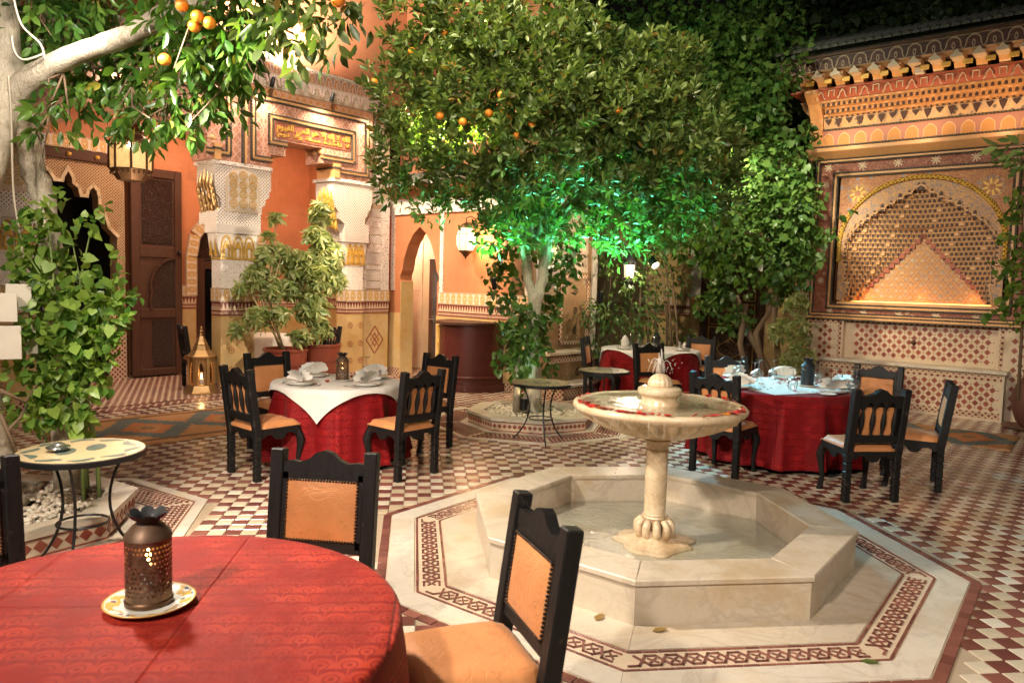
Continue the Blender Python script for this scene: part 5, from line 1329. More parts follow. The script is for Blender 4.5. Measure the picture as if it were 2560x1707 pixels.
def fork(x, y, z, rz, label, group):
    M = Matrix.Translation((x, y, z)) @ Matrix.Rotation(rz, 4, 'Z')
    t = thing('fork', label, 'cutlery', M=M, group=group)
    ob('handle', MB().cb(-.005, .005, -.11, .03, 0, .005, .002), STEEL, t)
    b = MB(); b.prism([(-.011, .03), (.011, .03), (.011, .05), (-.011, .05)], .001, .004, 'z')
    for k in range(3): b.bb(-.0105+.0085*k, -.0065+.0085*k, .05, .085, .001, .004)
    ob('tines', b, STEEL, t)
def tin_lantern(x, y, z, label, s=1, bail=False, mat=None):
    t = thing('tin_lantern', label, 'lantern', loc=(x, y, z), group='pierced tin table lanterns'); mt = mat or TIN
    def fl(): return None
    sh = MB().lathe([(.0625*s, .0), (.065*s, .004), (.064*s, .02), (.064*s, .195*s), (.066*s, .20*s)], 48, cap=False); ob('pierced_shell', sh, mt, t, smooth=True)
    ob('base_ring', MB().lathe([(.067*s, 0), (.068*s, .012), (.065*s, .016), (.001, .012)], 40), BRONZE, t, smooth=True)
    ob('shoulder', MB().lathe([(.067*s, .198*s), (.062*s, .212*s), (.045*s, .232*s), (.034*s, .240*s)], 40, cap=False), mt if mat else plain('rusty_tin', (.13, .075, .045), .5, .4, 20, .3, 40, metal=.5), t, smooth=True)
    crown = MB(); n = 56; vs = []; fs = []
    for k, (r, zz) in enumerate(((.032, .236), (.031, .246), (.041, .254), (.050, .262))):
        for i in range(n):
            a = 2*pi*i/n; w = abs(sin(4*a))**.45; e = (k > 1)*(k-1); vs.append((r*s*(1+.09*w*e)*cos(a), r*s*(1+.09*w*e)*sin(a), (zz+.006*w*e)*s))
    for k in range(3):
        for i in range(n): j = (i+1) % n; fs.append((k*n+i, k*n+j, (k+1)*n+j, (k+1)*n+i))
    crown.add(vs, fs); ob('crimped_rim', crown, TINB, t, smooth='all', fix=False)
    ob('candle', MB().lathe([(.02, .004), (.02, .11*s), (.001, .112*s)], 16), LINEN, t, smooth=True)
    ob('flame', MB().lathe([(.001, .115*s), (.008, .128*s), (.006, .15*s), (.001, .172*s)], 10), FLAME, t, smooth='all')
    if bail: ob('bail_handle', MB().tube([(-.07*s*cos(k*pi/10), -.03*sin(k*pi/10)-.02, .19*s-.05*sin(k*pi/10)) for k in range(11)], .003, 6), STEEL, t, smooth=True)
    return t
# near table
tin_lantern(-.868, 2.235, .747, 'pierced rusty tin candle lantern on a gilt plate on the near red table')
o = ob('plate', MB().lathe([(.001, .004), (.078, .004), (.084, .006), (.124, .018), (.127, .018), (.124, .013), (.08, .0), (.001, .0)], 56).mesh('plate', RIMPL, 'all'), None, None, M=Matrix.Translation((-.862, 2.228, .7405))); tag(o, 'gilt and blue rimmed saucer under the tin lantern on the near red table', 'plate', 'plates on the tables')
def setting(T, ang, r, lab, gp, kind=None, cut=True):
    x, y = T[0]+r*cos(ang), T[1]+r*sin(ang)
    plate(x, y, .746, 'wide white dinner plate '+lab, 'plates on the tables', 1.05); plate(x, y, .757, 'small white plate stacked '+lab, 'plates on the tables', .80)
    napkin(x, y, .764, ang+pi/2+random.uniform(-.2, .2), 'white fan folded napkin '+lab, 'folded napkins', kind, 1.1)
    if cut:
        tx, ty = -sin(ang), cos(ang)
        cutlery(x+tx*.17, y+ty*.17, .746, ang+pi/2+pi, 'steel knife '+lab, 'steel cutlery'); fork(x-tx*.17, y-ty*.17, .746, ang+pi/2+pi, 'steel fork '+lab, 'steel cutlery')
setting(T1, radians(222), .40, 'at the seat by the rug, on the linen covered table', 0)
setting(T1, radians(318), .40, 'at the seat nearest the fountain, on the linen covered table', 0)
setting(T1, radians(130), .42, 'at the seat before the plant pots, on the linen covered table', 0)
setting(T1, radians(40), .42, 'at the seat beside the counter, on the linen covered table', 0)
tin_lantern(-.99, 7.20, .752, 'tin lantern in the middle of the linen covered table by the gallery', .95)
plate(-.99, 7.20, .744, 'plain saucer under the lantern on the linen covered table', 'plates on the tables', .75)
glass(-.80, 7.52, 'single upturned wine glass behind the lantern on the linen covered table', 'upturned wine glasses')
setting(T2, radians(300), .60, 'nearest the spindle back chair, on the large crimson table', 0)
setting(T2, radians(208), .58, 'nearest the fountain bowl, on the large crimson table', 0)
setting(T2, radians(345), .62, 'beside the side view chair, on the large crimson table', 0, None, False)
setting(T2, radians(115), .60, 'at the far left of the large crimson table', 0, None, False)
setting(T2, radians(60), .60, 'nearest the niche wall, on the large crimson table', 0, None, False)
plate(3.62, 6.74, .745, 'small bread plate at the front edge of the large crimson table', 'plates on the tables', .62); plate(4.02, 8.05, .745, 'small bread plate at the back of the large crimson table', 'plates on the tables', .62)
tin_lantern(3.72, 7.35, .752, 'black pierced lantern with a wire handle on the large crimson table', 1.02, True, TINB)
plate(3.72, 7.35, .744, 'plain saucer under the black lantern on the large crimson table', 'plates on the tables', .8)
for (x, y) in ((3.12, 7.66), (3.26, 7.60), (3.40, 7.82), (3.55, 7.80)): glass(x, y, 'upturned wine glass left of the black lantern on the large table', 'upturned wine glasses left of the lantern', s=1.15)
glass(3.42, 7.05, 'upturned wine glass nearest the camera on the large table', 'upturned wine glasses', s=1.2)
for (x, y) in ((3.98, 7.62), (3.90, 7.10), (4.04, 7.05), (4.14, 7.16), (4.20, 7.3)): glass(x, y, 'upturned wine glass right of the black lantern on the large table', 'upturned wine glasses right of the lantern', s=1.15)
setting(T3, radians(200), .48, 'at the left of the far table', 0, NPR, False); setting(T3, radians(330), .50, 'at the right of the far table', 0, None, False)
tin_lantern(3.28, 11.42, .752, 'dark tin lantern on the far table below the ivy', .95, False, TINB); plate(3.28, 11.42, .744, 'plain saucer under the lantern on the far table', 'plates on the tables', .75)
for (x, y) in ((2.92, 11.65), (3.05, 11.62)): glass(x, y, 'upturned wine glass left of the lantern on the far table', 'upturned wine glasses on the far table', s=1.15)
glass(3.2, 11.28, 'upturned wine glass touching the lantern on the far table', 'upturned wine glasses', s=1.15)
for T, R, n, lb in ((T1, .36, 22, 'red rose petal scattered on the linen covered table'), (T2, .55, 40, 'red rose petal scattered on the large crimson table'), (T3, .35, 14, 'red rose petal scattered on the far table')):
    for i in range(n):
        a = random.uniform(0, 6.28); r = R*sqrt(random.random()); petal((T[0]+r*cos(a), T[1]+r*sin(a), .750), lb, lb.replace('red rose petal', 'petals'), 1.1)

# ================================================================== IRON SIDE TABLES
def side_table(x, y, h, R, rz, label, legs=3, pattern=0):
    t = thing('side_table', label, 'side table', loc=(x, y, 0), rz=rz, group='round iron side tables')
    ob('rim', MB().lathe([(R-.012, h-.035), (R, h-.033), (R, h-.004), (R-.008, h)], 56).lathe([(.001, h-.034), (R-.01, h-.034)], 56), IRON, t, smooth=True)
    ob('stone_top', MB().lathe([(R-.008, h-.006), (R-.008, h+.001), (.001, h+.0015)], 56), SAND, t, smooth=True)
    if pattern == 0:
        for k in range(2):
            c = (.02-.10*k+.02, -.05+.13*k-.02); b = MB(); b.prism([(c[0]+.085*cos(q*pi/10), c[1]+.05*sin(q*pi/10)) for q in range(20)], h, h+.0032, 'z'); ob('stone_inlay', b, DGREEN, t)
        for k in range(10):
            a0 = k*2*pi/10; b = MB()
            for q in range(5):
                a, a2 = a0+q*.10, a0+(q+1)*.10; r1 = R*.80+.02*sin(a*8); r2 = R*.80+.02*sin(a2*8); w1 = .024*sin(pi*(q+.2)/5.4); w2 = .024*sin(pi*(q+1.2)/6.4)
                b.prism([((r1-w1)*cos(a), (r1-w1)*sin(a)), ((r1+w1)*cos(a), (r1+w1)*sin(a)), ((r2+w2)*cos(a2), (r2+w2)*sin(a2)), ((r2-w2)*cos(a2), (r2-w2)*sin(a2))], h, h+.0032, 'z')
            ob('stone_inlay', b, DGREEN, t)
    else:
        b = MB()
        for r in (R*.9, R*.55):
            for k in range(24): a = k*pi/12; b.prism([((r+dr)*cos(a+da), (r+dr)*sin(a+da)) for dr, da in ((-.012, 0), (0, .09), (.012, 0), (0, -.09))], h, h+.0026, 'z')
        for k in range(8): a = k*pi/4; b.prism([(R*.25*cos(a)+.03*cos(q*pi/4), R*.25*sin(a)+.03*sin(q*pi/4)) for q in range(8)], h, h+.0026, 'z')
        ob('stone_inlay', b, DGREEN, t, kind='stuff')
    rr = R*.42
    for k in range(legs):
        a = 2*pi*k/legs; pts = []
        for q in range(13):
            u = q/12; r = (R*.72)*(1-u)**2*1.0+2*u*(1-u)*(R*.02)+u*u*(R*.98) if True else 0
            pts.append((r*cos(a), r*sin(a), (h-.034)*(1-u)+.008*u))
        ob('leg', MB().tube(pts, .0085, 8), IRON, t, smooth=True)
    ob('ring', MB().tube([(R*.40*cos(k*pi/16), R*.40*sin(k*pi/16), h*.40) for k in range(33)], .007, 6), IRON, t, smooth=True)
    return t
side_table(-2.07, 4.40, .70, .335, radians(-80), 'iron side table with green leaf inlay standing by the left planter', 3, 0)
side_table(1.04, 7.98, .655, .325, radians(-86), 'iron side table with pale ringed stone top before the forked orange tree', 3, 1)
side_table(1.93, 8.95, .69, .32, radians(20), 'iron side table with green ringed stone top beside the far table', 3, 1)
t = thing('ashtray', 'round steel ashtray on the side table by the left planter', 'ashtray', loc=(-2.18, 4.36, .704))
ob('bowl', MB().lathe([(.02, 0), (.05, .006), (.062, .020), (.060, .026), (.035, .034), (.030, .034)], 32), STEEL, t, smooth=True); ob('lid', MB().lathe([(.030, .035), (.030, .040), (.022, .046), (.001, .046)], 24), STEEL, t, smooth=True)
# rugs
def rug(x, y, lx, ly, rz, label):
    b = MB(); n = 24; vs = []; fs = []
    for j in range(n+1):
        for i in range(n+1): u, v = i/n*2-1, j/n*2-1; vs.append((u*lx, v*ly, .011+.0025*sin(5*u+3*v)+.002*sin(11*v)))
    for j in range(n):
        for i in range(n): q = j*(n+1)+i; fs.append((q, q+1, q+n+2, q+n+1))
    b.add(vs, fs); e = [i for i in range(n+1)]+[j*(n+1)+n for j in range(1, n+1)]+[n*(n+1)+i for i in range(n-1, -1, -1)]+[j*(n+1) for j in range(n-1, 0, -1)]
    m = len(b.v); b.v += [(vs[k][0], vs[k][1], .002) for k in e]
    for k in range(len(e)): b.f.append((e[k], e[(k+1) % len(e)], m+(k+1) % len(e), m+k)); b.mi.append(0)
    o = ob('woven_rug', b, KILIM, None, smooth='all', M=Matrix.Translation((x, y, 0)) @ Matrix.Rotation(rz, 4, 'Z')); tag(o, label, 'rug', 'woven rugs')
rug(-2.95, 8.75, 1.35, .82, radians(42), 'woven kilim with blue stepped diamonds before the gallery')
rug(6.0, 8.75, .95, .55, radians(-44), 'faded brown kilim in front of the tiled bench')

# ================================================================== LANTERNS AND POTS
def hexa(r, k, ph=0): a = 2*pi*k/8+ph; return (r*cos(a), r*sin(a))
def oct_lathe(prof, n=8): return MB().lathe(prof, n, Matrix.Rotation(pi/8, 4, 'Z'))
HL = (-4.45, 11.0)
t = thing('hanging_lantern', 'large amber glass lantern hanging from the gallery among orange leaves', 'lantern', loc=(HL[0], HL[1], 3.0))
ob('base', oct_lathe([(.17, 0), (.18, .015), (.27, .13), (.28, .14), (.28, .155)]), BRONZE, t); ob('amber_glass', oct_lathe([(.26, .156), (.265, .50)]).mesh('amber_glass', LAMPG), None, t)
for k in range(8): x, y = hexa(.275, k, pi/8); ob('bar', MB().bb(x-.012, x+.012, y-.012, y+.012, .15, .52), BRONZE, t)
for k in range(8):
    (x0, y0), (x1, y1) = hexa(.272, k, pi/8), hexa(.272, k+1, pi/8); b = MB()
    for s_ in (0, 1): b.tube([(x0+(x1-x0)*q, y0+(y1-y0)*q, .40+.10*sin(q*pi)**.5-.0) for q in [.05, .2, .35, .5, .65, .8, .95]], .007, 5); 
    for q in (.2, .5, .8): b.sph((x0+(x1-x0)*q, y0+(y1-y0)*q, .47), .02, 6, 4); b.sph((x0+(x1-x0)*q, y0+(y1-y0)*q, .09), .016, 6, 4)
    ob('pierced_trim', b, BRONZE, t, smooth='all')
ob('roof', oct_lathe([(.285, .52), (.285, .535), (.19, .62), (.19, .66), (.20, .67), (.17, .74), (.10, .82), (.03, .87)]), BRONZE, t); ob('chain', MB().tube([(0, 0, .87), (0, 0, 1.40)], .012, 6), IRON, t)
ob('bulb', MB().sph((.08, -.24, .46), .028, 10, 8), BULB, t, smooth='all')
lamp('POINT', (HL[0]+.2, HL[1]-.3, 2.65), 16, WARM, size=.12)
P_ = FD @ Vector((-8.37, -.24, 0))
t = thing('wall_lantern', 'white milk glass lantern on the orange wall above the counter', 'lantern', loc=(P_.x, P_.y, 2.08))
ob('bottom_cap', MB().lathe([(.004, 0), (.012, .03), (.05, .07), (.06, .09), (.11, .12), (.115, .145)], 24), BRONZE, t, smooth=True); ob('milk_glass', MB().lathe([(.112, .146), (.150, .22), (.160, .32), (.150, .40), (.105, .50)], 24, cap=False), LAMPW, t, smooth='all')
for k in range(8): a = k*pi/4; ob('bar', MB().tube([(1.02*r*cos(a), 1.02*r*sin(a), z) for r, z in ((.112, .146), (.150, .22), (.160, .32), (.150, .40), (.105, .50))], .004, 5), BRONZE, t)
ob('band', MB().lathe([(.151, .395), (.155, .40), (.151, .405)], 24, cap=False), BRONZE, t); ob('top_cap', MB().lathe([(.11, .50), (.09, .55), (.04, .58), (.01, .60)], 24), BRONZE, t, smooth=True)
b = MB(); d = FD.to_3x3() @ Vector((0, 1, 0)); b.tube([tuple(Vector((0, 0, .60))), tuple(Vector((0, 0, .66))), tuple(d*.10+Vector((0, 0, .70))), tuple(d*.23+Vector((0, 0, .66)))], .008, 6); ob('arm', b, IRON, t, smooth=True)
lamp('POINT', tuple(Vector((P_.x, P_.y, 2.38))-d*.0+Vector((d.y*.2, -d.x*.2, 0))), 26, (1, .68, .34), size=.12)
t = thing('floor_lantern', 'brass hexagonal floor lantern with a burning candle in front of the gallery column', 'lantern', loc=(-3.56, 11.16, 0))
hx = lambda pr: MB().lathe(pr, 6, Matrix.Rotation(radians(30-14), 4, 'Z'))
ob('foot', hx([(.25, 0), (.25, .02), (.235, .03), (.20, .10), (.19, .115), (.19, .13)]), BRASS, t)
for k in range(6):
    a = radians(30-14)+k*pi/3; ob('bar', MB().bb(-.022, .022, -.022, .022, .13, .52, Matrix.Translation((.165*cos(a), .165*sin(a), 0)) @ Matrix.Rotation(a, 4, 'Z')), BRASS, t)
    a2 = a+pi/6; M = Matrix.Translation((.145*cos(a2), .145*sin(a2), 0)) @ Matrix.Rotation(a2+pi/2, 4, 'Z')
    b = MB(); b.prism([(-.07, .13), (-.035, .13), (-.035, .36), (-.02, .42), (0, .46), (.02, .42), (.035, .36), (.035, .13), (.07, .13), (.07, .52), (-.07, .52)], -.006, .006, 'y', M); ob('arched_panel', b, BRASS, t)
ob('roof', hx([(.215, .52), (.215, .545), (.19, .555), (.12, .63), (.10, .69), (.09, .70), (.09, .715), (.075, .74), (.055, .79), (.03, .83), (.018, .84)]), BRASS, t)
ob('finial', MB().lathe([(.018, .84), (.03, .855), (.012, .875), (.028, .90), (.012, .925), (.018, .94), (.004, .975)], 14), BRASS, t, smooth=True)
ob('candle', MB().lathe([(.03, .13), (.03, .20), (.001, .2)], 14), LINEN, t); ob('flame', MB().lathe([(.001, .205), (.014, .225), (.010, .255), (.001, .29)], 10), FLAME, t, smooth='all')
lamp('POINT', (-3.56, 11.16, .27), .8, (1, .55, .2), size=.03)
def pot(x, y, h, R, label, mat=TERRA):
    t = thing('plant_pot', label, 'pot', loc=(x, y, 0), group='terracotta plant pots')
    ob('body', MB().lathe([(R*.78, 0), (R*.85, .05), (R*.97, h*.8), (R*.98, h-.05), (R*1.03, h-.045), (R*1.04, h-.01), (R*1.0, h), (R*.93, h-.005), (R*.92, h-.09), (.001, h-.09)], 48), mat, t, smooth=True)
    b = MB()
    for k in range(40):
        a0, a1 = k*2*pi/40, (k+1)*2*pi/40
        b.tube([(R*.975*cos(a0+(a1-a0)*q), R*.975*sin(a0+(a1-a0)*q), h*.62+.02*sin(q*2*pi)) for q in (0, .25, .5, .75, 1)], .004, 4)
    ob('incised_band', b, mat, t); ob('soil', MB().lathe([(R*.915, h-.088), (R*.5, h-.07), (.001, h-.075)], 32), SOIL, t)
    return t
PT1, PT2 = FG @ Vector((6.34, -.46, 0)), FG @ Vector((7.0, -.40, 0))
pot(PT1.x, PT1.y, .66, .32, 'glazed terracotta pot holding the thin stemmed umbrella plant'); pot(PT2.x, PT2.y, .70, .32, 'glazed terracotta pot with incised wave holding the bushy umbrella plant')
P3 = FN @ Vector((-.95, -.50, 0))
t = thing('urn', 'tall dark clay urn on a saucer at the end of the tiled bench', 'urn', loc=P3)
ob('body', MB().lathe([(.14, .03), (.20, .10), (.26, .28), (.27, .42), (.22, .58), (.15, .68), (.15, .74), (.17, .77), (.14, .77), (.12, .70), (.001, .70)], 40), plain('dark_clay', (.11, .045, .028), .6, .3, 9, .3, 25), t, smooth=True); ob('saucer', MB().lathe([(.28, 0), (.36, .03), (.35, .035), (.25, .02), (.001, .02)], 40), plain('saucer_clay', (.16, .08, .05), .6), t, smooth=True)
# gallery tables far behind the plants
for (xx, lb) in ((6.9, 'round table with white cloth in the gallery behind the pots'),):
    q = FG @ Vector((xx, 1.15, 0)); dining_table((q.x, q.y), .55, lb); drape((q.x, q.y), .555, 'table_cloth', 'pale cloth on the gallery table behind the plant pots', 'pale tablecloths', LINEN, amp=.03, flare=.06, seed=9)
# fallen leaves
def fallen(x, y, z, rz, label, s=.09, mat=DRYL):
    b = MB(); b.add([(0, 0, 0), (.28, .35, .09), (-.28, .35, .06), (0, .4, .0), (.2, .75, .12), (-.2, .75, .08), (0, 1, .1)], [(0, 1, 3), (0, 3, 2), (3, 1, 4, 6), (3, 6, 5, 2)])
    o = ob('fallen_leaf', b, mat, None, smooth='all', fix=False, M=Matrix.Translation((x, y, z)) @ Matrix.Rotation(rz, 4, 'Z') @ Matrix.Scale(s, 4)); tag(o, label, 'leaf')
on_ground = (lambda px, py, z=.004: (Vector((0, 0, HC))+(lambda d: d*((z-HC)/d.z))(at(px, py, 1)-Vector((0, 0, HC)))))
for (px, py, rz, lb, mt) in ((1490, 1552, -.6, 'curled brown leaf on the marble left of the fountain corner seam', DRYL), (1630, 1578, -1.4, 'dark curled leaf on the marble by the fountain corner seam', DRYL), (2150, 1652, -1.9, 'green fallen leaf lying on the interlace mosaic', LF_OR), (345, 1140, .3, 'yellow fallen leaf on the edge of the kilim', LF_SC)):
    p = on_ground(px, py); fallen(p.x, p.y, .006 if rz < .2 else .016, rz, lb, .085, mt)
# ================================================================== FOLIAGE
def tmpl(pts, tris): return np.array(pts, float), np.array(tris, int)
T_OVAL = tmpl([(0, 0, 0), (.17, .28, .05), (-.17, .28, .05), (0, .3, 0), (.19, .62, .03), (-.19, .62, .03), (0, .64, -.03), (0, 1, -.10)],
              [(0, 1, 3), (0, 3, 2), (1, 4, 3), (4, 6, 3), (3, 6, 5), (3, 5, 2), (4, 7, 6), (6, 7, 5)])
T_HEART = tmpl([(0, .05, 0), (.30, -.06, .06), (-.30, -.06, .06), (.46, .28, .05), (-.46, .28, .05), (0, .35, -.02), (.33, .62, .0), (-.33, .62, .0), (0, .68, -.06), (0, 1.02, -.16)],
               [(0, 1, 3), (0, 3, 5), (0, 5, 4), (0, 4, 2), (3, 6, 5), (6, 8, 5), (5, 8, 7), (5, 7, 4), (6, 9, 8), (8, 9, 7)])
T_LANCE = tmpl([(0, 0, 0), (.12, .35, .04), (-.12, .35, .04), (0, .36, 0), (.14, .65, 0), (-.14, .65, 0), (0, .67, -.05), (0, 1, -.16)], T_OVAL[1])
def norm(a): return a/np.maximum(1e-9, np.linalg.norm(a, axis=1, keepdims=True))
def leaf_frames(P, D, up=.8):
    D = norm(D); N = RNG.normal(size=D.shape)*.55; N[:, 2] += up
    X = norm(np.cross(D, N)); Z = norm(np.cross(X, D)); return X, D, Z
def leaves(name, P, D, size, mat, parent, tp=T_OVAL, singles=0, up=.8, lname='leaf'):
    P = np.asarray(P, float); D = np.asarray(D, float); n = len(P)
    if n == 0: return
    size = np.asarray(size, float)*np.ones(n); X, Y, Z = leaf_frames(P, D, up); tv, tt = tp
    inv = np.array(parent.matrix_world.inverted()) if parent else np.eye(4)
    sing = np.zeros(n, bool)
    if singles:
        c = P-np.array([0, 0, HC]); w = c@np.array(_f); px = 1280+1861.7*(c@np.array(_r))/w; py = 853.5-1861.7*(c@np.array(_u))/w
        sc = np.where((px > 5) & (px < 2555) & (py > 5) & (py < 1700) & (w > .5), w, 1e9); idx = np.argsort(sc)[:singles]
        idx = idx[sc[idx] < 1e8]; sing[idx] = True
        me = bpy.data.meshes.new(lname); me.from_pydata([tuple(v) for v in tv], [], [tuple(t) for t in tt]); me.materials.append(mat); me.polygons.foreach_set('use_smooth', [True]*len(tt))
        for i in idx:
            s = size[i]; M = Matrix(((X[i, 0]*s, Y[i, 0]*s, Z[i, 0]*s, P[i, 0]), (X[i, 1]*s, Y[i, 1]*s, Z[i, 1]*s, P[i, 1]), (X[i, 2]*s, Y[i, 2]*s, Z[i, 2]*s, P[i, 2]), (0, 0, 0, 1)))
            ob(lname, me, None, parent, M=parent.matrix_world.inverted() @ M if parent else M)
    k = ~sing; P, X, Y, Z, size = P[k], X[k], Y[k], Z[k], size[k]; n = len(P)
    if n == 0: return
    bend = 1+RNG.normal(size=(n, 1, 1))*.9; X = X*RNG.uniform(.72, 1.2, (n, 1))
    Vv = P[:, None, :]+size[:, None, None]*(X[:, None, :]*tv[None, :, 0:1]+Y[:, None, :]*tv[None, :, 1:2]+Z[:, None, :]*tv[None, :, 2:3]*bend)
    Vv = Vv.reshape(-1, 3); Vv = Vv@inv[:3, :3].T+inv[:3, 3]
    F = (tt[None]+(np.arange(n)*len(tv))[:, None, None]).reshape(-1)
    me = bpy.data.meshes.new(name); me.vertices.add(len(Vv)); me.vertices.foreach_set('co', Vv.astype(np.float32).ravel())
    me.loops.add(len(F)); me.loops.foreach_set('vertex_index', F.astype(np.int32)); nf = len(F)//3
    me.polygons.add(nf); me.polygons.foreach_set('loop_start', np.arange(0, nf*3, 3, dtype=np.int32)); me.polygons.foreach_set('use_smooth', np.ones(nf, bool))
    me.materials.append(mat); me.update(calc_edges=True); me.validate()
    return ob(name, me, None, parent, kind='stuff')
def blobs(L):
    out = []
    for b in L:
        c = np.array(at(b[0], b[1], b[2])); out.append((c, b[3], b[4] if len(b) > 4 else 1.0))
    return out
def shoot_leaves(B, dens, nl, lsize, up=.5, droop=0, shell=.55, flat=.85, spread=.8):
    Ps, Ds, Ss = [], [], []
    for c, r, k in B:
        n = max(1, int(dens*r*r*k)); d = norm(RNG.normal(size=(n, 3))); rad = r*(shell+(1-shell)*RNG.random((n, 1)))
        p = c+d*rad*np.array([1, 1, flat])
        ax = norm(d*.7+np.array([0, 0, up-droop])+RNG.normal(size=(n, 3))*.35)
        for i in range(n):
            m = max(3, int(RNG.normal(nl, 1.5))); a0 = RNG.random()*6.28; A = ax[i]
            t1 = np.cross(A, [0, 0, 1.0001]); t1 /= np.linalg.norm(t1)+1e-9; t2 = np.cross(A, t1)
            for j in range(m):
                a = a0+2.4*j; q = j/m; rd = t1*math.cos(a)+t2*math.sin(a)
                Ps.append(p[i]+A*lsize*1.1*q+rd*.004); Ds.append(A*(.35+.5*q)+rd*spread+np.array([0, 0, -droop*.8])+RNG.normal(size=3)*.12)
                Ss.append(lsize*(RNG.uniform(.65, 1.1)))
    return np.array(Ps), np.array(Ds), np.array(Ss)
def loose_leaves(B, dens, lsize, D0=(0, 0, -.6), jit=.8, flat=1):
    Ps, Ds, Ss = [], [], []
    for c, r, k in B:
        n = max(1, int(dens*r*r*k)); d = norm(RNG.normal(size=(n, 3))); p = c+d*r*(RNG.random((n, 1))**.45)*np.array([1, 1, flat])
        Ps.append(p); Ds.append(np.array(D0)+d*.5+RNG.normal(size=(n, 3))*jit*.6); Ss.append(lsize*RNG.uniform(.48, 1.22, n))
    return np.concatenate(Ps), np.concatenate(Ds), np.concatenate(Ss)
def cat(*a): return [np.concatenate(x) for x in zip(*a)]
def wob(pts, rad, n=10, sub=5, amp=.02, seed=0):
    rnd = random.Random(seed); P = [Vector(p) for p in pts]; out, rr = [], []
    for i in range(len(P)-1):
        for k in range(sub):
            q = k/sub; p0, p1, p2, p3 = P[max(i-1, 0)], P[i], P[i+1], P[min(i+2, len(P)-1)]
            v = .5*((2*p1)+(p2-p0)*q+(2*p0-5*p1+4*p2-p3)*q*q+(3*p1-p0-3*p2+p3)*q**3)
            out.append(v+Vector((rnd.gauss(0, amp), rnd.gauss(0, amp), 0))); rr.append((rad[i]*(1-q)+rad[i+1]*q)*rnd.uniform(.93, 1.08))
    out.append(P[-1]); rr.append(rad[-1]); b = MB(); b.tube(out, rr, n); return b

# ---- the whitewashed tree at the left edge
t = thing('whitewashed_tree', 'whitewashed orange tree at the left edge with broad bright leaves and a forked trunk', 'tree', loc=(0, 0, 0)); LT = t
LB = Vector((-3.08, 5.10, .1)); fk = at(6, 225, 6.28)
ob('trunk', wob([LB, LB+Vector((-.02, .03, .5)), LB+Vector((-.03, .05, 1.1)), LB+Vector((0, .06, 2.0)), fk, at(0, 60, 6.4), at(-6, -120, 6.6)], [.29, .21, .14, .12, .145, .105, .09], 16, 6, .006, 1), BARK, t, smooth='all')
ob('limb', wob([fk-Vector((0, 0, .10)), at(110, 175, 6.1), at(220, 125, 5.9), at(330, 85, 5.7), at(420, 30, 5.5), at(500, -60, 5.4)], [.10, .075, .066, .062, .058, .05], 12, 5, .006, 2), BARK, t, smooth='all')
ob('limb', wob([fk+Vector((.03, 0, -.04)), at(42, 262, 6.26), at(60, 330, 6.28), at(84, 420, 6.35), at(112, 520, 6.35), at(135, 700, 6.3), Vector((-2.75, 5.62, .1))], [.11, .095, .085, .08, .078, .078, .09], 12, 5, .006, 3), BARK, t, smooth='all')
ob('limb', wob([at(420, 40, 5.5), at(600, -30, 5.0), at(760, -40, 4.7)], [.05, .04, .02], 8, 4, .01, 4), BARK, t, smooth='all')
CL = blobs([(130, 40, 6.5, .45), (270, 20, 6.4, .40), (430, 70, 6.0, .36), (540, 20, 5.2, .35, 1.2), (640, 10, 5.0, .28), (230, 215, 6.3, .20), (290, 200, 6.2, .26), (370, 215, 5.9, .33), (470, 215, 5.3, .32), (330, 285, 5.5, .20), (415, 285, 5.3, .15), (545, 120, 5.2, .28), (160, 245, 6.0, .20), (120, 325, 5.9, .12), (480, 120, 5.5, .35), (200, 90, 6.5, .32), (600, 100, 5.1, .2), (90, 110, 6.6, .25)])
CD = blobs([(720, 40, 4.7, .22), (800, 30, 4.6, .25), (870, 40, 4.6, .18), (750, 125, 4.6, .09), (800, 95, 4.6, .10), (740, 175, 4.6, .04, 1.5), (690, 50, 4.7, .12)])
P_, D_, S_ = cat(shoot_leaves(CL, 280, 6, .112, .0, .55, .2, 1, .7), loose_leaves(CL, 480, .108, (0, 0, -.9)))
leaves('crown', P_, D_, S_, LF_BR, t, T_OVAL, 260, .3)
P_, D_, S_ = cat(shoot_leaves(CD, 190, 5, .12, .0, .6, .2, 1, .7), loose_leaves(CD, 340, .115, (0, 0, -1)))
leaves('hanging_leaves', P_, D_, S_, LF_OR, t, T_OVAL, 40, .3)
tw = MB()
for c, r, k in CL[::1]:
    for i in range(3): tw.tube([c+np.array([0, 0, r*.8]), c+RNG.normal(size=3)*r*.3, c+RNG.normal(size=3)*r*.6-np.array([0, 0, r*.5])], [.008, .006, .003], 5)
ob('twig', tw, BROWNB, t, smooth='all', kind='stuff')
OM = MB().sph((0, 0, 0), .037, 16, 10, .94).mesh('orange', ORNG, 'all')
def fruit(px, py, d, label, group, s=1): o = ob('orange', OM, None, None, M=Matrix.Translation(at(px, py, d)) @ Matrix.Scale(s, 4)); tag(o, label, 'orange fruit', group)
for (px, py, d) in ((455, 14, 4.95), (494, 42, 4.9), (524, 58, 4.88), (486, 66, 4.95), (412, 150, 5.0), (845, 2, 4.35)): fruit(px, py, d, 'ripe orange hanging in the bright leaves of the whitewashed tree', 'oranges in the whitewashed tree')
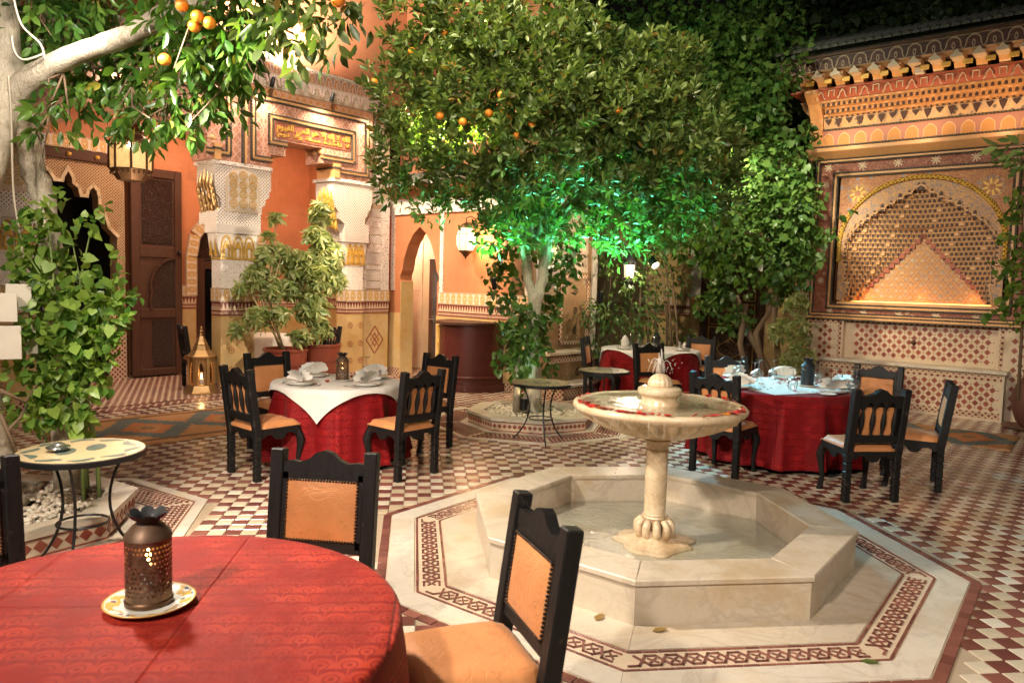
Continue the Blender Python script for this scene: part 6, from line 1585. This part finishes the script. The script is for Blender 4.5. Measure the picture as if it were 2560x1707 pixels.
# junction boxes and cables on the trunk
for i, (px, py, w, h, lb) in enumerate(((10, 768, .13, .17, 'white junction box on the whitewashed trunk, topmost of the stack'), (16, 855, .15, .20, 'largest white junction box on the whitewashed trunk'), (47, 742, .13, .16, 'tilted white box beside the trunk above the climber'), (72, 847, .09, .18, 'narrow white conduit box among the climber leaves'))):
    p = at(px, py, 5.55 if i < 2 else 5.75); tb = thing('junction_box', lb, 'electrical box', M=Matrix.Translation(p) @ Matrix.Rotation(radians(28), 4, 'Z'))
    ob('case', MB().cb(-w/2, w/2, -.05, .10 if i < 2 else .05, -h/2, h/2, .006), WHITEB, tb); ob('lid', MB().cb(-w/2-.004, w/2+.004, -.058, -.0505, -h/2-.003, h/2+.003, .003), WHITEB, tb)
for pts, lb in (([(30, -20), (52, 60), (100, 110), (112, 150)], 'pale cable hanging between trunk and branch with the longest sag'), ([(28, 90), (36, 130), (60, 150), (110, 135)], 'short pale cable loop near the fork of the whitewashed tree'), ([(20, 190), (28, 300), (34, 480), (52, 600), (74, 780), (62, 850), (5, 880)], 'pale cable running down the whitewashed trunk')):
    b = wob([at(x, y, 5.98) for x, y in pts], [.007]*len(pts), 6, 6, 0); o = ob('cable', b, CABLE, None, smooth='all'); tag(o, lb, 'cable')
# ---- climber in the left planter
t = thing('climber', 'bright green broad leaved climber on stems in the left planter', 'climber', loc=(0, 0, 0))
CB = blobs([(100, 540, 5.9, .13), (80, 610, 5.9, .16), (130, 620, 5.8, .13), (60, 690, 5.9, .14), (120, 690, 5.8, .20), (185, 640, 5.7, .07), (225, 570, 5.7, .05, 1.5), (250, 530, 5.7, .04, 1.5), (275, 640, 5.6, .04, 1.5), (225, 690, 5.6, .07), (300, 715, 5.6, .07), (335, 745, 5.6, .05, 1.5), (265, 745, 5.6, .08), (160, 780, 5.7, .28), (240, 790, 5.6, .18), (290, 800, 5.6, .08), (130, 870, 5.7, .26), (220, 870, 5.6, .20), (275, 850, 5.6, .10), (110, 950, 5.7, .20), (190, 950, 5.6, .20), (230, 930, 5.6, .15), (100, 1030, 5.7, .16), (170, 1020, 5.6, .16), (200, 1060, 5.6, .1), (175, 560, 5.7, .07), (160, 500, 5.8, .04)])
P_, D_, S_ = cat(loose_leaves(CB, 1500, .085, (.2, -.5, -.7), .9), shoot_leaves(CB, 330, 4, .06, .8, 0, .6, 1, .9))
leaves('foliage', P_, D_, S_, LF_CL, t, T_HEART, 240, .5)
st = MB(); 
for i, (bx, by) in enumerate(((-2.44, 5.42), (-2.50, 5.36), (-2.38, 5.30), (-2.55, 5.50), (-2.46, 5.25))):
    tops = [(120, 560), (230, 560), (330, 740), (70, 640), (180, 600)][i]
    st.tube([(bx, by, .12), (bx-.02, by+.02, .5), tuple(at(150+20*i, 850, 5.72)), tuple(at(*tops, 5.75))], [.014, .012, .009, .004], 7)
ob('stem', st, GREENS, t, smooth='all')
rt = MB()
for i in range(130):
    a = random.uniform(0, 6.28); r = random.uniform(.02, .13); z0 = .12+random.uniform(0, .12)*(1-r/.13)
    rt.tube([(-2.50+r*cos(a), 5.36+r*sin(a), z0), (-2.50+(r+.06)*cos(a+.8), 5.36+(r+.06)*sin(a+.8), z0+random.uniform(-.02, .05)), (-2.50+(r+.03)*cos(a+1.6), 5.36+(r+.03)*sin(a+1.6), z0)], .003, 4)
ob('root_mat', rt, BROWNB, t, kind='stuff', smooth='all')
rb = MB()
for (p, q, r_) in (((0, 975, 5.4), (62, 1005, 5.5), (95, 960, 5.6)), ((0, 1035, 5.4), (20, 1080, 5.4), (42, 1130, 5.4)), ((20, 1075, 5.4), (50, 1045, 5.5), (70, 1010, 5.6))):
    rb.tube([tuple(at(*p)), tuple(at(*q)), tuple(at(*r_))], [.012, .010, .007], 6)
ob('woody_vine', rb, BROWNB, t, smooth='all')

# ---- forked orange tree
t = thing('orange_tree', 'forked orange tree with a wide dense crown lit green from inside', 'tree', loc=(PM.x, PM.y, 0))
L = lambda x, y, z: (x, y, z)
ob('trunk', wob([L(.0, .0, .1), L(.01, 0, .5), L(-.02, .02, 1.0), L(.0, .0, 1.45), L(.0, 0, 1.62)], [.125, .10, .085, .085, .085], 14, 6, .006, 6), BARK, t, smooth='all')
ob('limb', wob([L(-.01, 0, 1.5), L(-.10, .02, 1.85), L(-.18, .0, 2.25), L(-.45, -.1, 2.7), L(-.9, -.2, 3.2)], [.062, .058, .052, .045, .03], 10, 5, .008, 7), BARK, t, smooth='all')
ob('limb', wob([L(.02, 0, 1.5), L(.10, .0, 1.85), L(.16, .02, 2.3), L(.45, .1, 2.8), L(1.0, .2, 3.3)], [.070, .066, .062, .05, .03], 10, 5, .008, 8), BARK, t, smooth='all')
ob('limb', wob([L(-.16, 0, 2.2), L(-.32, -.05, 2.4), L(-.6, -.1, 2.5)], [.035, .025, .012], 8, 4, .008, 9), BARK, t, smooth='all')
for i in range(9):
    a = i*.7; ob('limb', wob([L(.1*cos(a), .1*sin(a), 2.3), L(.7*cos(a), .7*sin(a), 2.9), L(1.5*cos(a), 1.3*sin(a), 3.3+.3*sin(i))], [.04, .03, .012], 7, 4, .015, 20+i), BROWNB, t, smooth='all')
ob('stake', MB().tube([(-.20, -.12, .08), (-.20, -.12, 1.0)], .045, 10), BARK, t, smooth='all')
OB = blobs([(1040, 60, 8.8, .40), (1090, 160, 8.5, .42), (1010, 230, 8.6, .42), (1060, 330, 8.6, .40), (1000, 400, 8.9, .38), (975, 470, 8.8, .18), (1180, 20, 8.5, .5), (1160, 210, 8.2, .48), (1230, 120, 8.2, .42), (1170, 360, 8.4, .45), (1150, 450, 8.6, .36), (1340, 30, 8.6, .5), (1330, 170, 8.1, .45), (1430, 110, 8.3, .40), (1270, 270, 8.0, .42), (1400, 270, 8.0, .50), (1350, 390, 8.2, .50), (1280, 440, 8.5, .38), (1490, 180, 8.4, .40), (1510, 290, 8.2, .48), (1580, 240, 8.5, .38), (1480, 410, 8.4, .45), (1580, 380, 8.4, .48), (1560, 470, 8.6, .40), (1640, 190, 8.9, .45), (1690, 350, 8.8, .65), (1730, 460, 8.9, .5), (1790, 400, 9.0, .35), (1790, 500, 9.1, .3), (1720, 170, 9.0, .22), (1260, 500, 8.8, .45), (1080, 520, 8.7, .18), (1420, 540, 9, .4), (1560, 560, 9.1, .4), (1660, 570, 9.2, .3), (1330, 560, 9.0, .35), (1230, 590, 8.9, .2)])
P_, D_, S_ = shoot_leaves(OB, 470, 10, .115, .85, 0, .66, .9, .6)
leaves('crown', P_, D_, S_, LF_OR, t, T_OVAL, 220, .6)
UB = [(c-np.array([0, 0, r*.5])+np.array([0, .25, 0]), r*.85, k) for c, r, k in OB]
P_, D_, S_ = loose_leaves(UB, 420, .12, (0, 0, -.8))
leaves('inner_leaves', P_, D_, S_, LF_OR, t, T_OVAL, 0, .3)
for (px, py, d) in ((1254, 238, 7.7), (1157, 305, 7.85), (1186, 282, 7.95), (1663, 375, 8.2), (1222, 283, 7.9), (1275, 290, 8.0), (1330, 310, 7.75), (1548, 275, 8.0), (1100, 290, 8.0), (1595, 292, 8.2), (935, 205, 8.6), (1130, 160, 8.0), (1030, 130, 8.4), (1110, 80, 8.3), (1290, 340, 8.0), (1790, 480, 8.9)): fruit(px, py, d, 'ripe orange half hidden in the crown of the forked orange tree', 'oranges in the forked orange tree', 1.15)

# ---- ivy and bushes of the recess
t = thing('trunk_ivy', 'heart leaved ivy climbing the forked trunk and the pier beside it', 'ivy', loc=(0, 0, 0))
IB = blobs([(1300, 770, 9.0, .12), (1285, 820, 9.0, .18), (1310, 850, 8.95, .18), (1300, 910, 8.95, .18), (1340, 800, 9.0, .14), (1335, 880, 9.0, .16), (1290, 720, 9.5, .20), (1300, 800, 9.4, .26), (1300, 880, 9.4, .26), (1310, 950, 9.4, .18), (1260, 830, 9.5, .16), (1270, 900, 9.5, .2), (1255, 650, 10.6, .26), (1230, 690, 10.8, .16), (1360, 640, 10.3, .3), (1390, 700, 10.2, .28), (1360, 770, 10.1, .26), (1400, 610, 10.4, .3), (1350, 850, 10.0, .22), (1370, 920, 9.9, .16), (1245, 750, 10.5, .2), (1430, 660, 10.4, .18), (1270, 600, 10.4, .28)])
P_, D_, S_ = loose_leaves(IB, 1250, .10, (.1, -.6, -.7), .8); leaves('foliage', P_, D_, S_, LF_IV, t, T_HEART, 0, .4)
t = thing('recess_ivy', 'tall dense ivy heap spilling over the left corner of the niche wall', 'ivy', loc=(0, 0, 0))
RB_ = blobs([(1800, 150, 13.2, .8, .7), (1920, 130, 12.8, .7, .7), (1650, 150, 13.6, .8, .6), (1720, 40, 13.6, .9, .5), (1880, 30, 13.2, .8, .6), (1560, 60, 13.8, .8, .5), (1840, 800, 12.1, .25), (1770, 760, 12.4, .25), (1800, 720, 12.2, .25), (1990, 680, 11.3, .28), (2020, 500, 11.4, .25), (1985, 560, 11.3, .4), (1850, 330, 12.3, .75), (1905, 450, 11.9, .62), (1930, 560, 11.6, .55), (1975, 500, 11.5, .42), (1955, 640, 11.5, .5), (1830, 540, 12.1, .75), (1780, 400, 12.6, .85), (1730, 590, 12.6, .5), (1860, 670, 12, .45), (1700, 470, 13, .8), (1760, 280, 12.9, .8), (1990, 420, 11.7, .32), (2005, 590, 11.4, .3), (2010, 340, 11.8, .22), (2050, 590, 11.2, .14), (2085, 580, 11.2, .06), (2030, 650, 11.3, .18), (2100, 545, 11.2, .05), (2130, 525, 11.2, .03, 3), (1960, 720, 11.7, .3), (1640, 560, 13, .5), (1780, 660, 12.4, .3), (1900, 250, 12.2, .5), (1940, 380, 11.9, .35)])
P_, D_, S_ = loose_leaves(RB_, 1300, .115, (-.1, -.7, -.6), .8); leaves('foliage', P_, D_, S_, LF_IV, t, T_HEART, 0, .4)
st = MB()
for pts in (((1910, 940, 11.9), (1890, 830, 12), (1930, 770, 11.9), (1900, 690, 12), (1880, 600, 12)), ((1950, 940, 11.8), (1935, 800, 11.8), (1945, 700, 11.8)), ((1870, 940, 12), (1850, 860, 12), (1865, 760, 12.1)), ((1930, 940, 11.9), (1880, 850, 12.1), (1840, 740, 12.2))):
    st.tube([tuple(at(*p)) for p in pts], [.05, .045, .04, .035, .03][:len(pts)], 8)
ob('stem', st, BROWNB, t, smooth='all')
t = thing('wall_ivy', 'ivy curtain with leaves coloured dark as if unlit, covering the high wall', 'ivy', M=FR)
n = 12000; X_ = RNG.uniform(-10.5, 3.5, n); Z_ = RNG.uniform(2.9, 7.6, n); lump = .35+.3*np.sin(X_*2.1+Z_)*np.sin(Z_*1.7)+.15*np.sin(X_*5)
Pl = np.stack([X_, .28-lump*RNG.random(n)-.02, Z_], 1); Rm = np.array(FR)[:3, :3]; Pw = Pl@Rm.T+np.array(FR)[:3, 3]
Dl = np.stack([RNG.normal(size=n)*.4, -.5+RNG.normal(size=n)*.2, -.8+RNG.normal(size=n)*.3], 1)@Rm.T
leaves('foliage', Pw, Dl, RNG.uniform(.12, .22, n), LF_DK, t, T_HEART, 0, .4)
t = thing('roof_ivy', 'dark ivy sprawling over the tiled roof above the niche wall', 'ivy', M=FN)
n = 2600; X_ = RNG.uniform(XL-.6, XR+.2, n); Y_ = RNG.uniform(-.5, 2.0, n)**1.0; k_ = (np.sin(X_*2.2+1)+np.sin(X_*5+Y_*3)*.5+Y_*1.6) > .9; X_, Y_ = X_[k_], Y_[k_]; n = len(X_)
Rm = np.array(FN)[:3, :3]; Pl = np.stack([X_, Y_, 5.28+(Y_+.62)*.462+RNG.uniform(0, .22, n)], 1)
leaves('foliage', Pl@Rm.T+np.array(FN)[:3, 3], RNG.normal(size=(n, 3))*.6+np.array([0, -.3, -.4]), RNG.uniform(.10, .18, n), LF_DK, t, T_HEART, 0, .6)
t = thing('recess_bush', 'leafy bush behind the far table under a small lit lantern', 'bush', loc=(0, 0, 0))
MBs = blobs([(1568, 712, 11.95, .13, 1.4), (1590, 690, 11.95, .09), (1540, 650, 12.6, .42), (1600, 720, 12.7, .5), (1530, 790, 12.4, .42), (1630, 800, 12.9, .4), (1690, 700, 13.2, .3), (1590, 850, 12.4, .32), (1480, 780, 12.2, .25), (1700, 860, 13.2, .3), (1640, 630, 13, .4), (1470, 860, 12.1, .22), (1660, 900, 13.0, .3), (1510, 900, 12.4, .3)])
P_, D_, S_ = loose_leaves(MBs, 1150, .11, (0, -.6, -.6), .8); leaves('foliage', P_, D_, S_, LF_IV, t, T_OVAL, 0, .4)
st = MB()
for i in range(14): st.tube([tuple(at(1500+15*i, 950, 12.9)), tuple(at(1500+15*i+random.uniform(-20, 20), 800, 12.9)), tuple(at(1520+12*i, 660, 12.9))], [.03, .022, .012], 6)
ob('stem', st, BROWNB, t, smooth='all')
t = thing('variegated_shrub', 'yellow green variegated shrub at the left foot of the niche wall', 'shrub', loc=(0, 0, 0))
VB = blobs([(1995, 760, 11.3, .2), (2000, 830, 11.2, .24), (1985, 890, 11.2, .22), (1950, 820, 11.4, .2), (2015, 890, 11.1, .12)])
def umbrellas(B, dens, r, nl=8):
    Ps, Ds, Ss = [], [], []
    for c, R, k in B:
        n = max(2, int(dens*R*R*k)); d = norm(RNG.normal(size=(n, 3))); p = c+d*R*(RNG.random((n, 1))**.4)
        for i in range(n):
            A = norm((d[i:i+1]*.8+np.array([[0, -.2, .6]])+RNG.normal(size=(1, 3))*.3))[0]; t1 = np.cross(A, [0.1, 0, 1.]); t1 /= np.linalg.norm(t1); t2 = np.cross(A, t1); s = r*RNG.uniform(.7, 1.15)
            for j in range(nl): a = 2*pi*j/nl+RNG.random()*.2; Ps.append(p[i]); Ds.append(t1*cos(a)+t2*sin(a)-A*.25); Ss.append(s*RNG.uniform(.85, 1.1))
    return np.array(Ps), np.array(Ds), np.array(Ss)
P_, D_, S_ = umbrellas(VB, 650, .12); leaves('foliage', P_, D_, S_, LF_SC, t, T_LANCE, 0, .5)
ob('planting_tub', MB().lathe([(.22, 0), (.28, .4), (.30, .42), (.26, .42), (.001, .38)], 24), DWOOD, t, smooth=True, M=Matrix.Translation(on_ground(1975, 1000)))
# potted umbrella plants
t = thing('umbrella_plant', 'thin stemmed umbrella plant with pale variegated leaves in the left pot', 'potted plant', loc=(0, 0, 0), group='umbrella plants')
U1 = blobs([(690, 545, 11.5, .10, 1.5), (640, 690, 11.5, .20), (600, 720, 11.4, .10), (660, 640, 11.5, .18), (700, 640, 11.6, .2), (640, 790, 11.3, .2), (590, 820, 11.3, .12), (680, 720, 11.5, .2), (700, 790, 11.4, .17), (670, 590, 11.5, .1)])
P_, D_, S_ = umbrellas(U1, 900, .14); leaves('foliage', P_, D_, S_, LF_SC, t, T_LANCE, 0, .5)
st = MB()
for (px, py) in ((690, 560), (650, 640), (700, 650), (610, 720), (665, 600)): st.tube([(PT1.x+random.uniform(-.06, .06), PT1.y+random.uniform(-.06, .06), .55), tuple(at((px+650)/2, 740, 11.45)), tuple(at(px, py, 11.5))], [.018, .015, .008], 7)
ob('stem', st, plain('pale_stem', (.30, .21, .10), .7, .25, 20), t, smooth='all')
t = thing('umbrella_plant', 'bushy dark umbrella plant reaching highest in the right pot', 'potted plant', loc=(0, 0, 0), group='umbrella plants')
U2 = blobs([(800, 540, 11.8, .16), (790, 600, 11.7, .22), (820, 640, 11.7, .26), (790, 690, 11.6, .28), (830, 700, 11.8, .22), (780, 770, 11.6, .26), (750, 660, 11.6, .24), (800, 820, 11.6, .16), (750, 840, 11.5, .16), (725, 720, 11.6, .18), (800, 515, 11.8, .08)])
P_, D_, S_ = umbrellas(U2, 900, .16); leaves('foliage', P_, D_, S_, LF_SC, t, T_LANCE, 0, .5)
st = MB()
for (px, py) in ((800, 560), (780, 680), (820, 680), (750, 700)): st.tube([(PT2.x+random.uniform(-.05, .05), PT2.y+random.uniform(-.05, .05), .6), tuple(at(px, py, 11.75))], [.02, .01], 7)
ob('stem', st, BROWNB, t, smooth='all')
# vine at the right edge
t = thing('niche_vine', 'light green vine hanging across the right end of the niche wall', 'climber', loc=(0, 0, 0))
VR = blobs([(2548, 600, 10.4, .2), (2550, 680, 10.3, .26), (2545, 750, 10.3, .2), (2545, 800, 10.3, .14), (2510, 655, 10.4, .07), (2470, 660, 10.4, .05), (2500, 785, 10.4, .06), (2465, 782, 10.4, .05), (2530, 540, 10.4, .12), (2560, 500, 10.4, .2)])
P_, D_, S_ = loose_leaves(VR, 1300, .09, (-.3, -.5, -.6), .8); leaves('foliage', P_, D_, S_, LF_CL, t, T_HEART, 0, .4)
st = MB(); st.tube([tuple(at(2545, 1000, 10.4)), tuple(at(2556, 800, 10.4)), tuple(at(2556, 500, 10.4))], [.02, .015, .008], 6); st.tube([tuple(at(2556, 680, 10.4)), tuple(at(2470, 660, 10.4))], [.006, .003], 5); ob('stem', st, BROWNB, t, smooth='all')
t = thing('overhanging_branch', 'dark leafy twig reaching in from the right in front of the cornice', 'branch', loc=(0, 0, 0))
HBb = blobs([(2550, 365, 5.0, .07), (2520, 385, 5.0, .035, 3), (2500, 365, 5.0, .02, 4), (2565, 400, 5.0, .10)])
P_, D_, S_ = loose_leaves(HBb, 2600, .10, (-.7, 0, -.5), .7); leaves('foliage', P_, D_, S_, LF_OR, t, T_OVAL, 30, .4)
ob('twig', MB().tube([tuple(at(2600, 340, 5.0)), tuple(at(2550, 362, 5.0)), tuple(at(2500, 368, 5.0))], [.008, .006, .003], 5), BROWNB, t, smooth='all')

# ================================================================== FLOODLIGHTS
def floodlight(loc, target, label, energy, color, angle=80, size=.10, blend=.7, lens=BULBG, r=.05):
    M = Matrix.Translation(loc) @ (Vector(target)-Vector(loc)).to_track_quat('-Z', 'Y').to_matrix().to_4x4()
    t = thing('floodlight', label, 'floodlight', M=M)
    ob('housing', MB().lathe([(r*.5, .12), (r, .10), (r*1.05, .0), (r*1.05, -.03), (r*.97, -.03), (r*.95, .0)], 20, cap=False), IRON, t, smooth=True); ob('lens', MB().lathe([(.001, -.005), (r*.94, -.005)], 20), lens, t)
    d = (Vector(target)-Vector(loc)).normalized(); lamp('SPOT', Vector(loc)+d*.06, energy, color, target, size, angle, blend)
def lantern_small(p, label):
    t = thing('small_lantern', label, 'lantern', loc=p); ob('glass', MB().lathe([(.07, .04), (.085, .24)], 8), LAMPW, t); ob('base', MB().lathe([(.03, -.12), (.11, -.02), (.11, 0)], 8), IRON, t); ob('roof', MB().lathe([(.12, .28), (.04, .38), (.001, .40)], 8), IRON, t)
    for k in range(8): a = k*pi/4; ob('bar', MB().tube([(.085*cos(a), .085*sin(a), 0), (.105*cos(a), .105*sin(a), .28)], .006, 4), IRON, t)
p = at(1572, 700, 12.2); lantern_small(p, 'small lit lantern half covered by the bush of the recess'); lamp('POINT', p+Vector((0, -.25, .2)), 36, WARM, size=.1)
p = at(1372, 665, 10.45); lantern_small(p, 'small lit lantern behind the limbs of the forked orange tree'); lamp('POINT', p+Vector((0, -.2, .2)), 8, WARM, size=.1)
# lights of the place, plus added fill spots without a visible source
K = 1.0
floodlight((-2.05, 4.05, 3.27), (.5, 4.4, .2), 'warm floodlight tied in the leaves of the whitewashed tree', 400*K, (1, .89, .75), 112, .10)
lamp('POINT', at(150, 70, 5.75), 10*K, WHITE, size=.1)
floodlight((-2.4, -.6, 4.2), (.6, 4.6, .2), 'added fill floodlight, unseen behind the camera', 600*K, (1, .88, .74), 95, .18)  # added front fill; its housing is modelled but unseen
floodlight((2.2, -1.2, 4.6), (3.2, 6.5, .8), 'added fill floodlight, unseen high behind the camera on the right', 290*K, (1, .87, .72), 90, .18)  # added fill from the right, fixture out of view
floodlight((-1.2, 5.2, 7.2), (1.4, 9.0, 4.0), 'added fill floodlight, unseen above, aimed at the forked orange tree', 1150*K, (1, .88, .58), 62, .12)  # added crown fill from above, fixture out of view
lamp('SPOT', FN @ Vector((-3.5, -4.2, 4.6)), 620*K, (1, .93, .70), FN @ Vector((-4.0, -1.2, 2.75)), .12, 40, .9)  # added spot brightening the ivy, no fixture
lamp('SPOT', FG @ Vector((7.2, -3.2, 2.0)), 150*K, (1, .88, .70), FG @ Vector((6.6, -.4, 1.5)), .1, 60, .8)
lamp('SPOT', (1.0, 6.0, 6.5), 130*K, (.95, .95, .85), (4.2, 13.0, 4.2), .2, 70, .9)  # added dim fill for the ivy at the back
lamp('SPOT', FG @ Vector((4.2, -4.0, 5.0)), 300*K, (1, .84, .70), FG @ Vector((6.3, 0, 2.3)), .12, 85, .7)  # added fill for the gallery front
lamp('SPOT', (-1.2, 1.6, 4.4), 260*K, (1, .88, .72), (-2.7, 5.4, 1.0), .15, 50, .7)
lamp('SPOT', (-.4, 3.0, 5.2), 430*K, (1, .92, .68), (1.3, 9.0, 3.6), .12, 60, .8)  # added front fill for the orange tree crown
floodlight(tuple(at(1140, 400, 9.1)), tuple(at(1080, 100, 8.6)), 'yellow floodlight inside the crown of the forked orange tree', 420*K, (.95, 1, .45), 150, .06)
floodlight(tuple(at(1545, 365, 8.9)), (1.9, 8.6, 2.6), 'small bright spotlight in the right of the forked tree crown', 90*K, (.25, 1, .8), 150, .06)
floodlight((2.55, 9.1, 2.0), (3.2, 7.3, .6), 'cyan spotlight in the crown aimed at the large crimson table', 260*K, (.25, .75, 1), 62, .06)
floodlight((1.85, 8.9, 1.62), (1.95, 8.6, 4), 'green uplight hanging right of the fork of the orange tree', 190*K, (.14, 1, .58), 140, .12, .7, BULBG, .028)
floodlight((.55, 9.0, 1.75), (.35, 8.6, 4), 'green uplight hanging left of the fork of the orange tree', 70*K, (.16, 1, .5), 140, .12, .7, BULBG, .028)
floodlight((.95, 8.9, .30), (1.1, 9.15, 3), 'green uplight in the gravel of the tiled planter', 4*K, (.3, 1, .8), 80, .05)
for i, x in enumerate((5.55, 6.2, 7.25, 8.2, 4.2)):
    p = FG @ Vector((x, -.30, 4.50)); tg = FG @ Vector((x, .06, 3.7)); floodlight(tuple(p), tuple(tg), ('spotlight under the cornice left of the upright rope', 'spotlight under the cornice right of the upright rope', 'spotlight under the cornice above the inscription', 'spotlight under the cornice above the bright stalactites', 'spotlight under the cornice hidden by the orange leaves')[i], 22*K, WARM, 120, .03, .8, BULB, .03)
p = FG @ Vector((6.4, -.5, 4.95)); lamp('SPOT', p, 520*K, (1, .74, .55), FG @ Vector((6.6, .3, 6.6)), .2, 150, .8)
# gallery interior, lit by added area lamps without fixtures
lamp('AREA', FG @ Vector((5.6, 1.2, 4.32)), 30*K, (1, .68, .46), FG @ Vector((5.6, 1.4, 0)), sx=1.6)
lamp('AREA', FG @ Vector((8.0, 1.0, 4.32)), 18*K, (1, .68, .46), FG @ Vector((8.0, 1.2, 0)), sx=.8)
# courtyard side of the archway wall: added spots without fixtures
lamp('SPOT', FD @ Vector((-8.9, -3.2, 2.7)), 130*K, (1, .78, .56), FD @ Vector((-8.6, 0, .9)), .15, 75, .8)
lamp('SPOT', FD @ Vector((-9.4, -2.6, 5.0)), 450*K, (1, .78, .56), FD @ Vector((-9.4, 0, 1.5)), .15, 80, .7)
lamp('POINT', FD @ Vector((-11.1, .35, 2.4)), 34*K, (1, .78, .55), size=.1)
# niche
for x in (-3.3, -2.57, -1.85): lamp('POINT', FN @ Vector((x, .30, 1.66)), .40*K, (1, .46, .12), size=.06)
for x in (-3.6, -2.6, -1.6): lamp('SPOT', FN @ Vector((x, -.62, 4.05)), 11*K, (1, .60, .30), FN @ Vector((x, .1, 4.7)), .05, 150, .8)
lamp('SPOT', FN @ Vector((-2.6, -2.6, 2.0)), 30*K, (1, .76, .58), FN @ Vector((-2.6, 0, 2.6)), .15, 110, .8)  # added front fill for the niche wall, no fixture
lamp('SPOT', FN @ Vector((-2.55, -.6, 2.2)), 9*K, (1, .66, .42), FN @ Vector((-2.55, .14, .8)), .08, 110, .9)
lamp('SPOT', FN @ Vector((-4.6, -2.2, 3.8)), 300*K, (1, .90, .60), FN @ Vector((-4.9, -.3, 2.4)), .1, 70, .8)  # added spot for the recess ivy, source unseen
